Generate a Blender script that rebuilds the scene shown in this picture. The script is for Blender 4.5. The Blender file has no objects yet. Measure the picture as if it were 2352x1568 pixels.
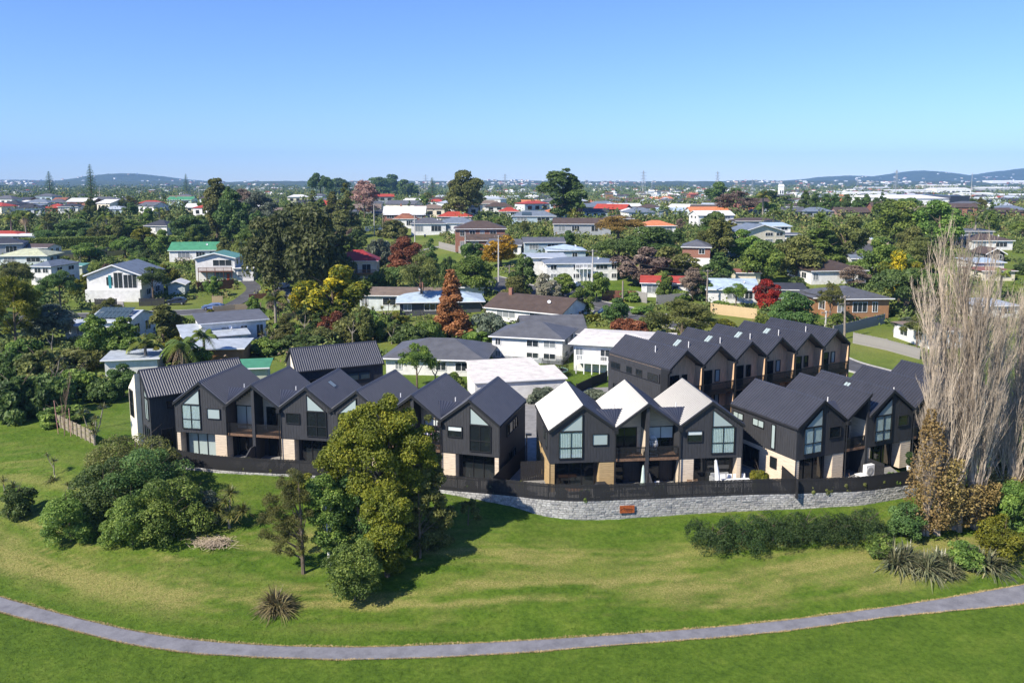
import bpy, bmesh, math, random
import numpy as np
from math import radians, sin, cos, tan, atan, atan2, sqrt, pi, floor
from mathutils import Vector, Matrix

# ------------------------------------------------------------------ camera, sky, sun, exposure
sc = bpy.context.scene
COL = sc.collection
FPX, PCX, PCY, TILT, CAMZ = 1900.0, 1176.0, 686.0, radians(8.1), 26.7     # photo measured on a 2352 x 1568 grid
cam_d = bpy.data.cameras.new('camera'); cam = bpy.data.objects.new('camera', cam_d); COL.objects.link(cam)
cam.location = (0, 0, CAMZ); cam.rotation_euler = (radians(90) - TILT, 0, 0)
cam_d.sensor_fit = 'HORIZONTAL'; cam_d.sensor_width = 36; cam_d.lens = FPX / 2352 * 36
cam_d.shift_y = -(784 - PCY) / 2352; cam_d.clip_start = 0.5; cam_d.clip_end = 40000
sc.camera = cam

SUN_EL, SUN_AZ = radians(42), radians(-128)        # azimuth clockwise from +Y (the view direction)
SUN_DIR = Vector((sin(SUN_AZ) * cos(SUN_EL), cos(SUN_AZ) * cos(SUN_EL), sin(SUN_EL)))
world = bpy.data.worlds.new('World'); sc.world = world; world.use_nodes = True
wn = world.node_tree; wn.nodes.clear()
sky = wn.nodes.new('ShaderNodeTexSky'); sky.sky_type = 'NISHITA'; sky.sun_disc = False
sky.sun_elevation = SUN_EL; sky.sun_rotation = SUN_AZ % (2 * pi)
sky.altitude = 30; sky.air_density = 1.0; sky.dust_density = 0.0; sky.ozone_density = 4.0
bg = wn.nodes.new('ShaderNodeBackground'); bg.inputs['Strength'].default_value = 0.10
wo = wn.nodes.new('ShaderNodeOutputWorld')
clear = wn.nodes.new('ShaderNodeMix'); clear.data_type = 'RGBA'; clear.blend_type = 'MULTIPLY'; clear.inputs[0].default_value = 1.0
clear.inputs[7].default_value = (0.60, 0.735, 1.09, 1)            # very clear, deep blue winter air
wn.links.new(sky.outputs[0], clear.inputs[6]); wn.links.new(clear.outputs[2], bg.inputs['Color']); wn.links.new(bg.outputs[0], wo.inputs['Surface'])
sun_d = bpy.data.lights.new('sun', 'SUN'); sun_d.energy = 4.8; sun_d.angle = radians(0.55); sun_d.color = (1.0, 0.92, 0.80)
sun = bpy.data.objects.new('sun', sun_d); COL.objects.link(sun); sun.location = (-60, -40, 80)
sun.rotation_euler = SUN_DIR.to_track_quat('Z', 'Y').to_euler()
vs = sc.view_settings; vs.view_transform = 'Standard'; vs.look = 'None'; vs.gamma = 1; vs.use_curve_mapping = False; vs.exposure = 0.80
sc.cycles.use_denoising = True
sc.cycles.max_bounces = 5; sc.cycles.diffuse_bounces = 2; sc.cycles.glossy_bounces = 2; sc.cycles.transparent_max_bounces = 8; sc.cycles.transmission_bounces = 3
sc.cycles.volume_bounces = 0; sc.cycles.volume_step_rate = 4; sc.cycles.caustics_reflective = False; sc.cycles.caustics_refractive = False
sc.cycles.sample_clamp_indirect = 4

# ------------------------------------------------------------------ helpers
def ray(px, py):
    u, v = (px - PCX) / FPX, (PCY - py) / FPX
    return Vector((u, cos(TILT) + v * sin(TILT), -sin(TILT) + v * cos(TILT)))
def at_z(px, py, z):
    d = ray(px, py); t = (z - CAMZ) / d.z; return Vector((d.x * t, d.y * t, z))
def at_y(px, py, y):
    d = ray(px, py); t = y / d.y; return Vector((d.x * t, y, CAMZ + d.z * t))
def proj(p):
    dz = p[2] - CAMZ; dep = p[1] * cos(TILT) - dz * sin(TILT); up = p[1] * sin(TILT) + dz * cos(TILT)
    return PCX + FPX * p[0] / dep, PCY - FPX * up / dep
def sstep(a, b, x):
    t = np.clip((x - a) / (b - a), 0, 1); return t * t * (3 - 2 * t)

FENCE_PX = [(405, 1062), (430, 1069), (470, 1075), (525, 1081), (588, 1085), (728, 1092), (870, 1107), (1023, 1125), (1176, 1139), (1250, 1147), (1326, 1151), (1400, 1149), (1476, 1146), (1620, 1140), (1764, 1135), (1826, 1134), (1900, 1131), (1976, 1128), (2050, 1119), (2109, 1110)]
FENCE = [at_z(px, py, 0.4) for px, py in FENCE_PX]
WALLBASE = [-0.0, 0.05, 0.1, 0.15, 0.2, 0.15, 0.15, 0.1, -0.5, -1.05, -1.2, -1.25, -1.2, -1.05, -1.0, -0.95, -0.9, -0.85, -0.75, -0.65]
WX = np.array([-140, -62, -50] + [p.x for p in FENCE] + [60, 90, 160.]); WY = np.array([125, 98, 89] + [p.y for p in FENCE] + [82, 92, 110.])
WZ = np.array([-1.0, -0.3, -0.1] + WALLBASE + [-0.8, -1.0, -1.5])
PATH_TOP = [(-200, 1300), (0, 1370), (150, 1412), (300, 1447), (450, 1470), (588, 1480.5), (838, 1486), (1000, 1481), (1176, 1472.5), (1476, 1453.5), (1764, 1428.5), (2064, 1390), (2352, 1342), (2560, 1300)]
PATH_BOT = [(-200, 1335), (0, 1406), (150, 1443.5), (300, 1480), (450, 1501), (588, 1509), (788, 1515), (1000, 1510), (1176, 1500), (1476, 1477.5), (1764, 1453.5), (2064, 1415), (2352, 1386), (2560, 1345)]
PT = [at_z(a, b, -3.0) for a, b in PATH_TOP]; PB = [at_z(a, b, -3.0) for a, b in PATH_BOT]
PTX = np.array([p.x for p in PT]); PTY = np.array([p.y for p in PT]); PBX = np.array([p.x for p in PB]); PBY = np.array([p.y for p in PB])
HY = np.array([0, 110, 165, 190, 225, 300, 440, 600, 800, 1200, 2500, 12000.])
HR = np.array([0, 0, 1.8, 4.0, 6.8, 9.5, 11.0, 7.5, 3.0, 1.0, 1.0, 1.0])
HL = np.array([0, 0, -0.3, -0.5, 0.6, 4.5, 10.5, 11.0, 8.0, 3.0, 1.0, 1.0])
def terrain(x, y):
    x = np.asarray(x, float); y = np.asarray(y, float)
    yw = np.interp(x, WX, WY); zb = np.interp(x, WX, WZ); yp = np.interp(x, PTX, PTY)
    t = np.clip((y - yp) / np.maximum(yw - yp, 1), 0, 1)
    lawn = -3.0 + (zb + 3.0) * (t * t * (3 - 2 * t) * 0.6 + 0.4 * t) * np.where(t > 0, 1, 0)
    lawn = lawn + 0.10 * np.sin(x * 0.21 + y * 0.13) * np.clip(t * 3, 0, 1) * np.clip((1 - t) * 4, 0, 1)
    lawn = lawn - 0.02 * np.clip(yp - 3.0 - y, 0, 100) 
    k = sstep(-45, 15, x - (y - 150) * 0.05)
    hill = np.interp(y, HY, HL) * (1 - k) + np.interp(y, HY, HR) * k
    b = sstep(0.6, 14, y - yw)
    return np.where(y < yw + 0.6, lawn, zb * (1 - b) + hill * b)
def T(x, y): return float(terrain(x, y))
_TM = 20.0 * 1.003 ** np.arange(2050)
def G(px, py):
    """ground point seen at a photo position"""
    d = ray(px, py); below = CAMZ + d.z * _TM < terrain(d.x * _TM, d.y * _TM); i = int(np.argmax(below)) if below.any() else len(_TM) - 1
    lo, hi = _TM[max(i - 1, 0)], _TM[i]
    for _ in range(6):
        m = (lo + hi) / 2
        if CAMZ + d.z * m < T(d.x * m, d.y * m): hi = m
        else: lo = m
    return Vector((d.x * hi, d.y * hi, T(d.x * hi, d.y * hi)))

# ---- materials
MATS = {}
def new_mat(name):
    m = bpy.data.materials.new(name); m.use_nodes = True; nt = m.node_tree; nt.nodes.clear()
    o = nt.nodes.new('ShaderNodeOutputMaterial'); p = nt.nodes.new('ShaderNodeBsdfPrincipled')
    nt.links.new(p.outputs[0], o.inputs['Surface']); MATS[name] = m
    return m, nt, p, o
def N(nt, typ, **kw):
    n = nt.nodes.new(typ)
    for k, v in kw.items():
        if k in n.inputs.keys(): n.inputs[k].default_value = v
        else: setattr(n, k, v)
    return n
def ramp(nt, fac, stops):
    r = nt.nodes.new('ShaderNodeValToRGB'); el = r.color_ramp.elements
    while len(el) < len(stops): el.new(0.5)
    for e, (p, c) in zip(el, stops): e.position = p; e.color = (*c, 1)
    nt.links.new(fac, r.inputs[0]); return r
def mix(nt, fac, a, b, typ='MIX'):
    m = nt.nodes.new('ShaderNodeMix'); m.data_type = 'RGBA'; m.blend_type = typ
    for sock, v in ((0, fac), (6, a), (7, b)):
        if hasattr(v, 'node'): nt.links.new(v, m.inputs[sock])
        else: m.inputs[sock].default_value = v if sock == 0 else (*v, 1)
    return m.outputs[2]
def plain(name, col, rough=0.6, var=0.12, scale=3.0, spec=0.4, metal=0.0, bump=0.0, bscale=30, vec='Object', stretch=(1, 1, 1)):
    """painted or raw surface with patchy wear"""
    if name in MATS: return MATS[name]
    m, nt, p, o = new_mat(name)
    tc = N(nt, 'ShaderNodeTexCoord'); mp = N(nt, 'ShaderNodeMapping'); mp.inputs['Scale'].default_value = stretch
    nt.links.new(tc.outputs[vec], mp.inputs[0])
    nz = N(nt, 'ShaderNodeTexNoise', Scale=scale, Detail=5.0, Roughness=0.65); nt.links.new(mp.outputs[0], nz.inputs['Vector'])
    lo = tuple(max(0, c * (1 - var * 1.6)) for c in col); hi = tuple(min(1, c * (1 + var)) for c in col)
    r = ramp(nt, nz.outputs[0], [(0.3, lo), (0.7, hi)]); nt.links.new(r.outputs[0], p.inputs['Base Color'])
    p.inputs['Roughness'].default_value = rough; p.inputs['Specular IOR Level'].default_value = spec; p.inputs['Metallic'].default_value = metal
    if bump:
        n2 = N(nt, 'ShaderNodeTexNoise', Scale=bscale, Detail=3.0); nt.links.new(mp.outputs[0], n2.inputs['Vector'])
        bp = N(nt, 'ShaderNodeBump', Strength=bump, Distance=0.05); nt.links.new(n2.outputs[0], bp.inputs['Height']); nt.links.new(bp.outputs[0], p.inputs['Normal'])
    return m

# ---- objects
def set_props(o, label=None, cat=None, group=None, kind=None):
    if label: o['label'] = label
    if cat: o['category'] = cat
    if group: o['group'] = group
    if kind: o['kind'] = kind
    return o
def empty(name, loc=(0, 0, 0), rz=0.0, label=None, cat=None, group=None, kind=None):
    o = bpy.data.objects.new(name, None); COL.objects.link(o); o.location = loc; o.rotation_euler = (0, 0, rz); o.empty_display_size = 0.3
    return set_props(o, label, cat, group, kind)
def link(name, me, parent=None, loc=None, rz=None, **kw):
    o = bpy.data.objects.new(name, me); COL.objects.link(o)
    if parent is not None: o.parent = parent
    if loc is not None: o.location = loc
    if rz is not None: o.rotation_euler = (0, 0, rz)
    return set_props(o, **kw)
def np_mesh(name, V, Fq, mat, attr=None, smooth=False):
    """fast mesh from arrays: V (n,3), Fq (m,k)"""
    me = bpy.data.meshes.new(name); V = np.ascontiguousarray(V, np.float32); Fq = np.ascontiguousarray(Fq, np.int32)
    n, k = Fq.shape
    me.vertices.add(len(V)); me.vertices.foreach_set('co', V.ravel())
    me.loops.add(n * k); me.loops.foreach_set('vertex_index', Fq.ravel())
    me.polygons.add(n); me.polygons.foreach_set('loop_start', np.arange(0, n * k, k, dtype=np.int32))
    me.polygons.foreach_set('use_smooth', np.full(n, smooth))
    if attr is not None:
        a = me.attributes.new('tint', 'FLOAT', 'POINT'); a.data.foreach_set('value', np.ascontiguousarray(attr, np.float32))
    me.update(calc_edges=True)
    if mat: me.materials.append(mat)
    return me

class MB:
    """collects simple shapes; build() links them as one mesh object"""
    def __init__(s): s.v = []; s.f = []
    def poly(s, pts):
        n = len(s.v); s.v += [tuple(p) for p in pts]; s.f.append(tuple(range(n, n + len(pts)))); return s
    def box(s, x0, x1, y0, y1, z0, z1):
        n = len(s.v)
        s.v += [(x0, y0, z0), (x1, y0, z0), (x1, y1, z0), (x0, y1, z0), (x0, y0, z1), (x1, y0, z1), (x1, y1, z1), (x0, y1, z1)]
        s.f += [tuple(n + i for i in q) for q in ((0, 3, 2, 1), (4, 5, 6, 7), (0, 1, 5, 4), (1, 2, 6, 5), (2, 3, 7, 6), (3, 0, 4, 7))]; return s
    def prism(s, pts, off):
        """closed prism: polygon pts swept by vector off"""
        n = len(s.v); k = len(pts); off = Vector(off)
        s.v += [tuple(p) for p in pts] + [tuple(Vector(p) + off) for p in pts]
        s.f.append(tuple(range(n + k - 1, n - 1, -1))); s.f.append(tuple(range(n + k, n + 2 * k)))
        for i in range(k):
            j = (i + 1) % k; s.f.append((n + i, n + j, n + k + j, n + k + i))
        return s
    def bar(s, a, b, w, h=None, up=(0, 0, 1)):
        """rectangular bar from a to b"""
        a, b = Vector(a), Vector(b); h = h or w; d = (b - a).normalized(); up = Vector(up)
        if abs(d.dot(up)) > 0.99: up = Vector((0, 1, 0))
        sd = d.cross(up).normalized(); u = sd.cross(d).normalized(); n = len(s.v)
        for p in (a, b):
            for i, j in ((-1, -1), (1, -1), (1, 1), (-1, 1)): s.v.append(tuple(p + sd * (i * w / 2) + u * (j * h / 2)))
        s.f += [tuple(n + i for i in q) for q in ((3, 2, 1, 0), (4, 5, 6, 7), (0, 1, 5, 4), (1, 2, 6, 5), (2, 3, 7, 6), (3, 0, 4, 7))]; return s
    def tube(s, pts, radii, k=6, cap=True):
        pts = [Vector(p) for p in pts]
        if not hasattr(radii, '__len__'): radii = [radii] * len(pts)
        base = len(s.v)
        for i, p in enumerate(pts):
            d = (pts[min(i + 1, len(pts) - 1)] - pts[max(i - 1, 0)])
            d = d.normalized() if d.length > 1e-9 else Vector((0, 0, 1))
            a = d.cross(Vector((0, 0, 1)) if abs(d.z) < 0.95 else Vector((1, 0, 0))).normalized(); b = d.cross(a)
            for j in range(k):
                t = 2 * pi * j / k; s.v.append(tuple(p + (a * cos(t) + b * sin(t)) * radii[i]))
        for i in range(len(pts) - 1):
            for j in range(k):
                j2 = (j + 1) % k; s.f.append((base + i * k + j, base + i * k + j2, base + (i + 1) * k + j2, base + (i + 1) * k + j))
        if cap:
            s.f.append(tuple(base + j for j in range(k - 1, -1, -1))); s.f.append(tuple(base + (len(pts) - 1) * k + j for j in range(k)))
        return s
    def lathe(s, prof, c=(0, 0, 0), k=12):
        base = len(s.v)
        for r, z in prof:
            for j in range(k): t = 2 * pi * j / k; s.v.append((c[0] + r * cos(t), c[1] + r * sin(t), c[2] + z))
        for i in range(len(prof) - 1):
            for j in range(k):
                j2 = (j + 1) % k; s.f.append((base + i * k + j, base + i * k + j2, base + (i + 1) * k + j2, base + (i + 1) * k + j))
        s.f.append(tuple(base + j for j in range(k - 1, -1, -1))); s.f.append(tuple(base + (len(prof) - 1) * k + j for j in range(k)))
        return s
    def mesh(s, name, mat, smooth=False):
        me = bpy.data.meshes.new(name); me.from_pydata(s.v, [], s.f)
        if smooth: me.polygons.foreach_set('use_smooth', [True] * len(me.polygons))
        me.update()
        if mat: me.materials.append(mat)
        return me
    def build(s, name, mat, parent=None, smooth=False, loc=None, rz=None, **kw):
        return link(name, s.mesh(name, mat, smooth), parent, loc, rz, **kw)
def copy_thing(o, loc, rz=None, scale=None, label=None, group=None):
    """a thing, its parts and sub-parts, sharing mesh data"""
    def rec(src, par):
        c = src.copy(); COL.objects.link(c); c.parent = par
        for ch in src.children: rec(ch, c)
        return c
    c = rec(o, None); c.location = loc
    if rz is not None: c.rotation_euler = (0, 0, rz)
    if scale is not None: c.scale = scale if hasattr(scale, '__len__') else (scale,) * 3
    if label: c['label'] = label
    if group: c['group'] = group
    return c
# ------------------------------------------------------------------ ground, lawn, path
rng = np.random.default_rng(7)
def vnoise(x, y, seed=0, octv=4):
    """cheap value noise on arrays, 0..1"""
    x = np.asarray(x, float); y = np.asarray(y, float); out = np.zeros(np.broadcast(x, y).shape); amp = 1; tot = 0
    def h(i, j, s):
        n = np.sin(i * 127.1 + j * 311.7 + s * 74.7) * 43758.5453; return n - np.floor(n)
    for o in range(octv):
        xi, yi = np.floor(x), np.floor(y); fx, fy = x - xi, y - yi; fx = fx * fx * (3 - 2 * fx); fy = fy * fy * (3 - 2 * fy); s = seed + o * 13
        v = (h(xi, yi, s) * (1 - fx) + h(xi + 1, yi, s) * fx) * (1 - fy) + (h(xi, yi + 1, s) * (1 - fx) + h(xi + 1, yi + 1, s) * fx) * fy
        out = out + amp * v; tot += amp; amp *= 0.5; x = x * 2.03; y = y * 2.03
    return out / tot
def dryness(x, y):
    """how straw coloured the mown grass is at a place"""
    yp = np.interp(x, PTX, PTY); yb = np.interp(x, PBX, PBY); yw = np.interp(x, WX, WY); t = (y - yp) / np.maximum(yw - yp, 1)
    w = x * 0.35 + 0.8 * np.sin(x * 0.07)          # mowing rounds follow the path
    a = vnoise(x * 0.10, (y - yp) * 0.62, 3); b = vnoise(x * 0.42, (y - yp) * 1.5, 9); c = vnoise(x * 0.06 + 9, (y - yp) * 0.25 + 4, 21, 3)
    d = np.clip((a * 0.5 + b * 0.42 + c * 0.42 - 0.62) * 4.2, 0, 1) * sstep(0.02, 0.14, t) * (1 - 0.72 * sstep(0.5, 0.85, t))
    st = vnoise(x * 0.035 + 3, (y - yp) * 1.15, 55, 3) * .6 + vnoise(x * 0.3, (y - yp) * 3.1, 57, 3) * .5; d = d * .75 + np.clip((st - .60) * 6.5, 0, 1) * sstep(0.04, 0.2, t) * (1 - .8 * sstep(.55, .9, t)) * (.35 + .9 * c)
    return np.where(y < yb, 0.05 * b, np.clip(d, 0, 1))
def lawn_col(nt, dry_sock, base=0):
    geo = N(nt, 'ShaderNodeNewGeometry')
    n1 = N(nt, 'ShaderNodeTexNoise', Scale=0.35, Detail=6.0, Roughness=0.7); nt.links.new(geo.outputs['Position'], n1.inputs['Vector'])
    n2 = N(nt, 'ShaderNodeTexNoise', Scale=2.6, Detail=7.0, Roughness=0.85); nt.links.new(geo.outputs['Position'], n2.inputs['Vector'])
    g1 = ramp(nt, n1.outputs[0], [(0.30, (0.046, 0.092, 0.009)), (0.52, (0.069, 0.124, 0.013)), (0.72, (0.102, 0.152, 0.022))])
    g2 = ramp(nt, n2.outputs[0], [(0.32, (0.46, 0.54, 0.36)), (0.6, (1.38, 1.30, 1.15))])
    g = mix(nt, 1.0, g1.outputs[0], g2.outputs[0], 'MULTIPLY')
    n3 = N(nt, 'ShaderNodeTexNoise', Scale=9.0, Detail=5.0, Roughness=0.85); nt.links.new(geo.outputs['Position'], n3.inputs['Vector'])
    s = ramp(nt, n3.outputs[0], [(0.3, (0.15, 0.15, 0.035)), (0.65, (0.38, 0.31, 0.12))])
    fr = ramp(nt, n3.outputs[0], [(0.35, (0.25, 0.25, 0.25)), (0.65, (1, 1, 1))])
    mlt = N(nt, 'ShaderNodeMath', operation='MULTIPLY'); nt.links.new(dry_sock, mlt.inputs[0]); nt.links.new(fr.outputs[0], mlt.inputs[1])
    return mix(nt, mlt.outputs[0], g, s.outputs[0]), n3
def lawn_mat(name, bump):
    m, nt, p, o = new_mat(name); at = N(nt, 'ShaderNodeAttribute', attribute_name='tint')
    c, nz = lawn_col(nt, at.outputs['Fac']); nt.links.new(c, p.inputs['Base Color']); p.inputs['Roughness'].default_value = 0.85; p.inputs['Specular IOR Level'].default_value = 0.15
    if bump:
        geo = N(nt, 'ShaderNodeNewGeometry'); nb = N(nt, 'ShaderNodeTexNoise', Scale=4.0, Detail=6.0, Roughness=0.8); nt.links.new(geo.outputs['Position'], nb.inputs['Vector'])
        bp = N(nt, 'ShaderNodeBump', Strength=0.9, Distance=0.10); nt.links.new(nb.outputs[0], bp.inputs['Height']); nt.links.new(bp.outputs[0], p.inputs['Normal'])
    return m
M_LAWN = lawn_mat('mown_lawn', True); M_BLADE = lawn_mat('grass_blades', False)

ys = np.concatenate([np.arange(22, 92, 0.4), np.arange(92, 100, 1.0), np.arange(100, 320, 2.0), 320 * (11500 / 320) ** np.linspace(0, 1, 70)])
cs = np.linspace(-1, 1, 241)
YY, SS = np.meshgrid(ys, cs, indexing='ij'); XX = SS * (0.72 * YY + 26); ZZ = terrain(XX, YY)
far = sstep(100, 140, YY)
tint = dryness(XX, YY) * (1 - far) + far * np.clip(vnoise(XX * 0.05, YY * 0.05, 5) * 1.1 - 0.25, 0, 0.8)
nr, nc = YY.shape; idx = np.arange(nr * nc).reshape(nr, nc)
quads = np.stack([idx[:-1, :-1], idx[:-1, 1:], idx[1:, 1:], idx[1:, :-1]], -1).reshape(-1, 4)
link('ground', np_mesh('ground', np.stack([XX, YY, ZZ], -1).reshape(-1, 3), quads, M_LAWN, tint.ravel(), True), kind='structure', label='rolling green lawn and suburban ground running to the horizon')

def ribbon(pa, pb, n, zoff, lift=True):
    """strip between two polylines resampled to n stations, draped on the terrain"""
    def res(pl):
        P = np.array([[p[0], p[1]] for p in pl], float); d = np.r_[0, np.cumsum(np.hypot(*np.diff(P, axis=0).T))]
        # smooth with a cubic through the points
        t = np.linspace(0, d[-1], n); k = np.searchsorted(d, t, 'right') - 1; k = np.clip(k, 0, len(P) - 2)
        u = (t - d[k]) / (d[k + 1] - d[k]); m = np.gradient(P, d, axis=0); h = (d[k + 1] - d[k])[:, None]; u = u[:, None]
        return (2 * u ** 3 - 3 * u ** 2 + 1) * P[k] + (u ** 3 - 2 * u ** 2 + u) * h * m[k] + (-2 * u ** 3 + 3 * u ** 2) * P[k + 1] + (u ** 3 - u ** 2) * h * m[k + 1]
    A, B = res(pa), res(pb); W = 5; rows = []
    for i in range(W):
        f = i / (W - 1); P = A * (1 - f) + B * f; rows.append(np.c_[P, terrain(P[:, 0], P[:, 1]) + zoff])
    V = np.stack(rows, 1); ix = np.arange(n * W).reshape(n, W)
    q = np.stack([ix[:-1, :-1], ix[1:, :-1], ix[1:, 1:], ix[:-1, 1:]], -1).reshape(-1, 4)
    return V.reshape(-1, 3), q, A, B
m, nt, p, o = new_mat('path_asphalt')
geo = N(nt, 'ShaderNodeNewGeometry'); n1 = N(nt, 'ShaderNodeTexNoise', Scale=0.9, Detail=6.0, Roughness=0.7); n2 = N(nt, 'ShaderNodeTexNoise', Scale=22.0, Detail=4.0, Roughness=0.8)
for n_ in (n1, n2): nt.links.new(geo.outputs['Position'], n_.inputs['Vector'])
a = ramp(nt, n1.outputs[0], [(0.28, (0.105, 0.105, 0.118)), (0.5, (0.17, 0.17, 0.187)), (0.72, (0.215, 0.215, 0.232))]); b = ramp(nt, n2.outputs[0], [(0.3, (0.7, 0.7, 0.7)), (0.65, (1.15, 1.15, 1.15))])
nt.links.new(mix(nt, 1.0, a.outputs[0], b.outputs[0], 'MULTIPLY'), p.inputs['Base Color']); p.inputs['Roughness'].default_value = 0.9
M_PATH = m
V, q, PA, PBm = ribbon(PT, PB, 260, 0.03)
link('footpath', np_mesh('footpath', V, q[:, ::-1], M_PATH, None, True), kind='structure', label='grey asphalt footpath curving across the lawn')

# grass: real blades over the near lawn, straw along the path edges
def blades(P, h, w, tintv, lean=0.5):
    n = len(P); a = rng.uniform(0, 2 * pi, n); d = np.c_[np.cos(a), np.sin(a), np.zeros(n)]; s = np.c_[-np.sin(a), np.cos(a), np.zeros(n)]
    h = h * rng.uniform(0.6, 1.4, n); l = rng.uniform(-lean, lean, n) * h
    V = np.empty((n, 3, 3)); V[:, 0] = P - s * (w / 2); V[:, 1] = P + s * (w / 2); V[:, 2] = P + d * l[:, None]; V[:, 2, 2] += h; V[:, :2, 2] -= 0.02
    return V.reshape(-1, 3), np.arange(3 * n).reshape(n, 3), np.repeat(tintv, 3)
nb = 400000
yy = 27 + (rng.random(nb) ** 0.85) * 62; xx = rng.uniform(-1, 1, nb) * (0.66 * yy + 6)
yw = np.interp(xx, WX, WY); yp = np.interp(xx, PTX, PTY); yb = np.interp(xx, PBX, PBY)
ok = (yy < yw - 0.25) & ((yy > yp + 0.05) | (yy < yb - 0.05)); xx, yy = xx[ok], yy[ok]
tv = dryness(xx, yy) * rng.uniform(0.5, 1.2, len(xx)); lush = vnoise(xx * 0.5, yy * 0.5, 40)
V, F3, A3 = blades(np.c_[xx, yy, terrain(xx, yy)], 0.035 + 0.05 * lush, 0.045, np.clip(tv, 0, 1), 1.6)
link('grass', np_mesh('grass', V, F3, M_BLADE, A3), kind='stuff', label='short mown grass blades covering the reserve lawn')
pts = []
for L, s in ((PA, 1), (PBm, -1)):
    n = 15000; t = rng.uniform(0, len(L) - 1.001, n); i = t.astype(int); f = (t - i)[:, None]; P = L[i] * (1 - f) + L[i + 1] * f
    wv = (0.02 + 0.55 * np.clip(vnoise(P[:, 0] * 0.55, P[:, 1] * 0.55 + s * 7, 31) - .25, 0, 1)) * (1.0 if s > 0 else 0.55)
    P[:, 1] += s * (rng.random(n) ** 1.3 * wv - 0.05); pts.append(P)
P = np.concatenate(pts); V, F3, A3 = blades(np.c_[P, terrain(P[:, 0], P[:, 1]) + 0.03], 0.05, 0.035, np.full(len(P), 1.0), 2.6)
link('dry_grass', np_mesh('dry_grass', V, F3, plain('straw', (0.42, 0.32, 0.14), 0.9, 0.3, 2.0)), kind='stuff', label='straw coloured dry grass fringing both edges of the footpath')

# ------------------------------------------------------------------ terrace in front of the townhouses
M_PAVE = plain('patio_concrete', (0.22, 0.215, 0.205), 0.85, 0.18, 1.2, bump=0.2)
mb = MB()
for i in range(len(FENCE) - 1):
    a, b = FENCE[i], FENCE[i + 1]; za, zb_ = max(0.06, WALLBASE[i] + 0.07), max(0.06, WALLBASE[i + 1] + 0.07)
    ay, by = 104 + 0.10 * a.x, 104 + 0.10 * b.x
    for k in range(6):
        f0, f1 = k / 6, (k + 1) / 6; e = lambda p, y1, z, f: (p.x, p.y + 0.12 + (y1 - p.y - 0.12) * f, z * (1 - f) + 0.08 * f)
        mb.poly([e(a, ay, za, f0), e(b, by, zb_, f0), e(b, by, zb_, f1), e(a, ay, za, f1)])
mb.build('terrace_pavement', M_PAVE, kind='structure', label='concrete paving around the dark townhouses')

# retaining wall of split-face blocks, fence of dark slats on top
def resample(P, step):
    P = np.array([[p.x, p.y] for p in P]); d = np.r_[0, np.cumsum(np.hypot(*np.diff(P, axis=0).T))]; fine = np.linspace(0, d[-1], 600)
    m = np.gradient(P, d, axis=0); k = np.clip(np.searchsorted(d, fine, 'right') - 1, 0, len(P) - 2); h = (d[k + 1] - d[k])[:, None]; u = ((fine - d[k]) / (d[k + 1] - d[k]))[:, None]
    Q = (2 * u ** 3 - 3 * u ** 2 + 1) * P[k] + (u ** 3 - 2 * u ** 2 + u) * h * m[k] + (-2 * u ** 3 + 3 * u ** 2) * P[k + 1] + (u ** 3 - u ** 2) * h * m[k + 1]
    return Q
FL = resample(FENCE, 1); fl_d = np.r_[0, np.cumsum(np.hypot(*np.diff(FL, axis=0).T))]; FLEN = fl_d[-1]
def fpos(s): return Vector((np.interp(s, fl_d, FL[:, 0]), np.interp(s, fl_d, FL[:, 1]), 0))
def fdir(s): a, b = fpos(max(0, s - 0.2)), fpos(min(FLEN, s + 0.2)); d = b - a; return atan2(d.y, d.x)
M_BLOCK = []
for i, c in enumerate([(0.34, 0.335, 0.325), (0.43, 0.425, 0.41), (0.27, 0.27, 0.275), (0.38, 0.375, 0.36)]):
    M_BLOCK.append(plain('split_stone_%d' % i, c, 0.9, 0.3, 6.0, 0.2, bump=0.7, bscale=14))
def stone_mesh(i):
    r = random.Random(50 + i); mb = MB(); j = lambda a: r.uniform(-a, a)
    fr = [(-0.5, 0.0 + j(.03), 0.0), (0.5, 0.0 + j(.03), 0.0), (0.5, 0.0 + j(.03), 1.0), (-0.5, 0.0 + j(.03), 1.0)]; bk = [(x, 0.3, z) for x, y, z in fr]
    mid = [(-0.25 + j(.1), -0.06 + j(.03), 0.3 + j(.15)), (0.25 + j(.1), -0.06 + j(.03), 0.3 + j(.15)), (0.25 + j(.1), -0.06 + j(.03), 0.7 + j(.15)), (-0.25 + j(.1), -0.06 + j(.03), 0.7 + j(.15))]
    mb.v = fr + mid + bk
    mb.f = [(4, 5, 6, 7), (0, 1, 5, 4), (1, 2, 6, 5), (2, 3, 7, 6), (3, 0, 4, 7), (1, 0, 8, 9), (2, 1, 9, 10), (3, 2, 10, 11), (0, 3, 11, 8), (8, 11, 10, 9)]
    return mb
STONES = [stone_mesh(i) for i in range(8)]; STONE_ME = [[s.mesh('stone', M) for M in M_BLOCK] for s in STONES]
wall = empty('retaining_wall', fpos(FLEN * 0.55) + Vector((0, 0, -1.4)), 0, 'long curved retaining wall of grey split stone blocks below the slat fence', 'wall')
core = MB()
S0 = 20.0
for k in range(120):
    s0, s1 = k / 120 * FLEN, (k + 1) / 120 * FLEN; a, b = fpos(s0), fpos(s1)
    ta, tb = T(a.x, a.y - 0.3) - 0.3, T(b.x, b.y - 0.3) - 0.3
    na = Vector((-(b - a).y, (b - a).x, 0)).normalized() * 0.12
    core.prism([(a + na * 1.2)[:2] + (min(ta, .3),), (b + na * 1.2)[:2] + (min(tb, .3),), (b + na * 1.2)[:2] + (0.37,), (a + na * 1.2)[:2] + (0.37,)], na * 1.6)
WL = wall.location.copy()
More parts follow.
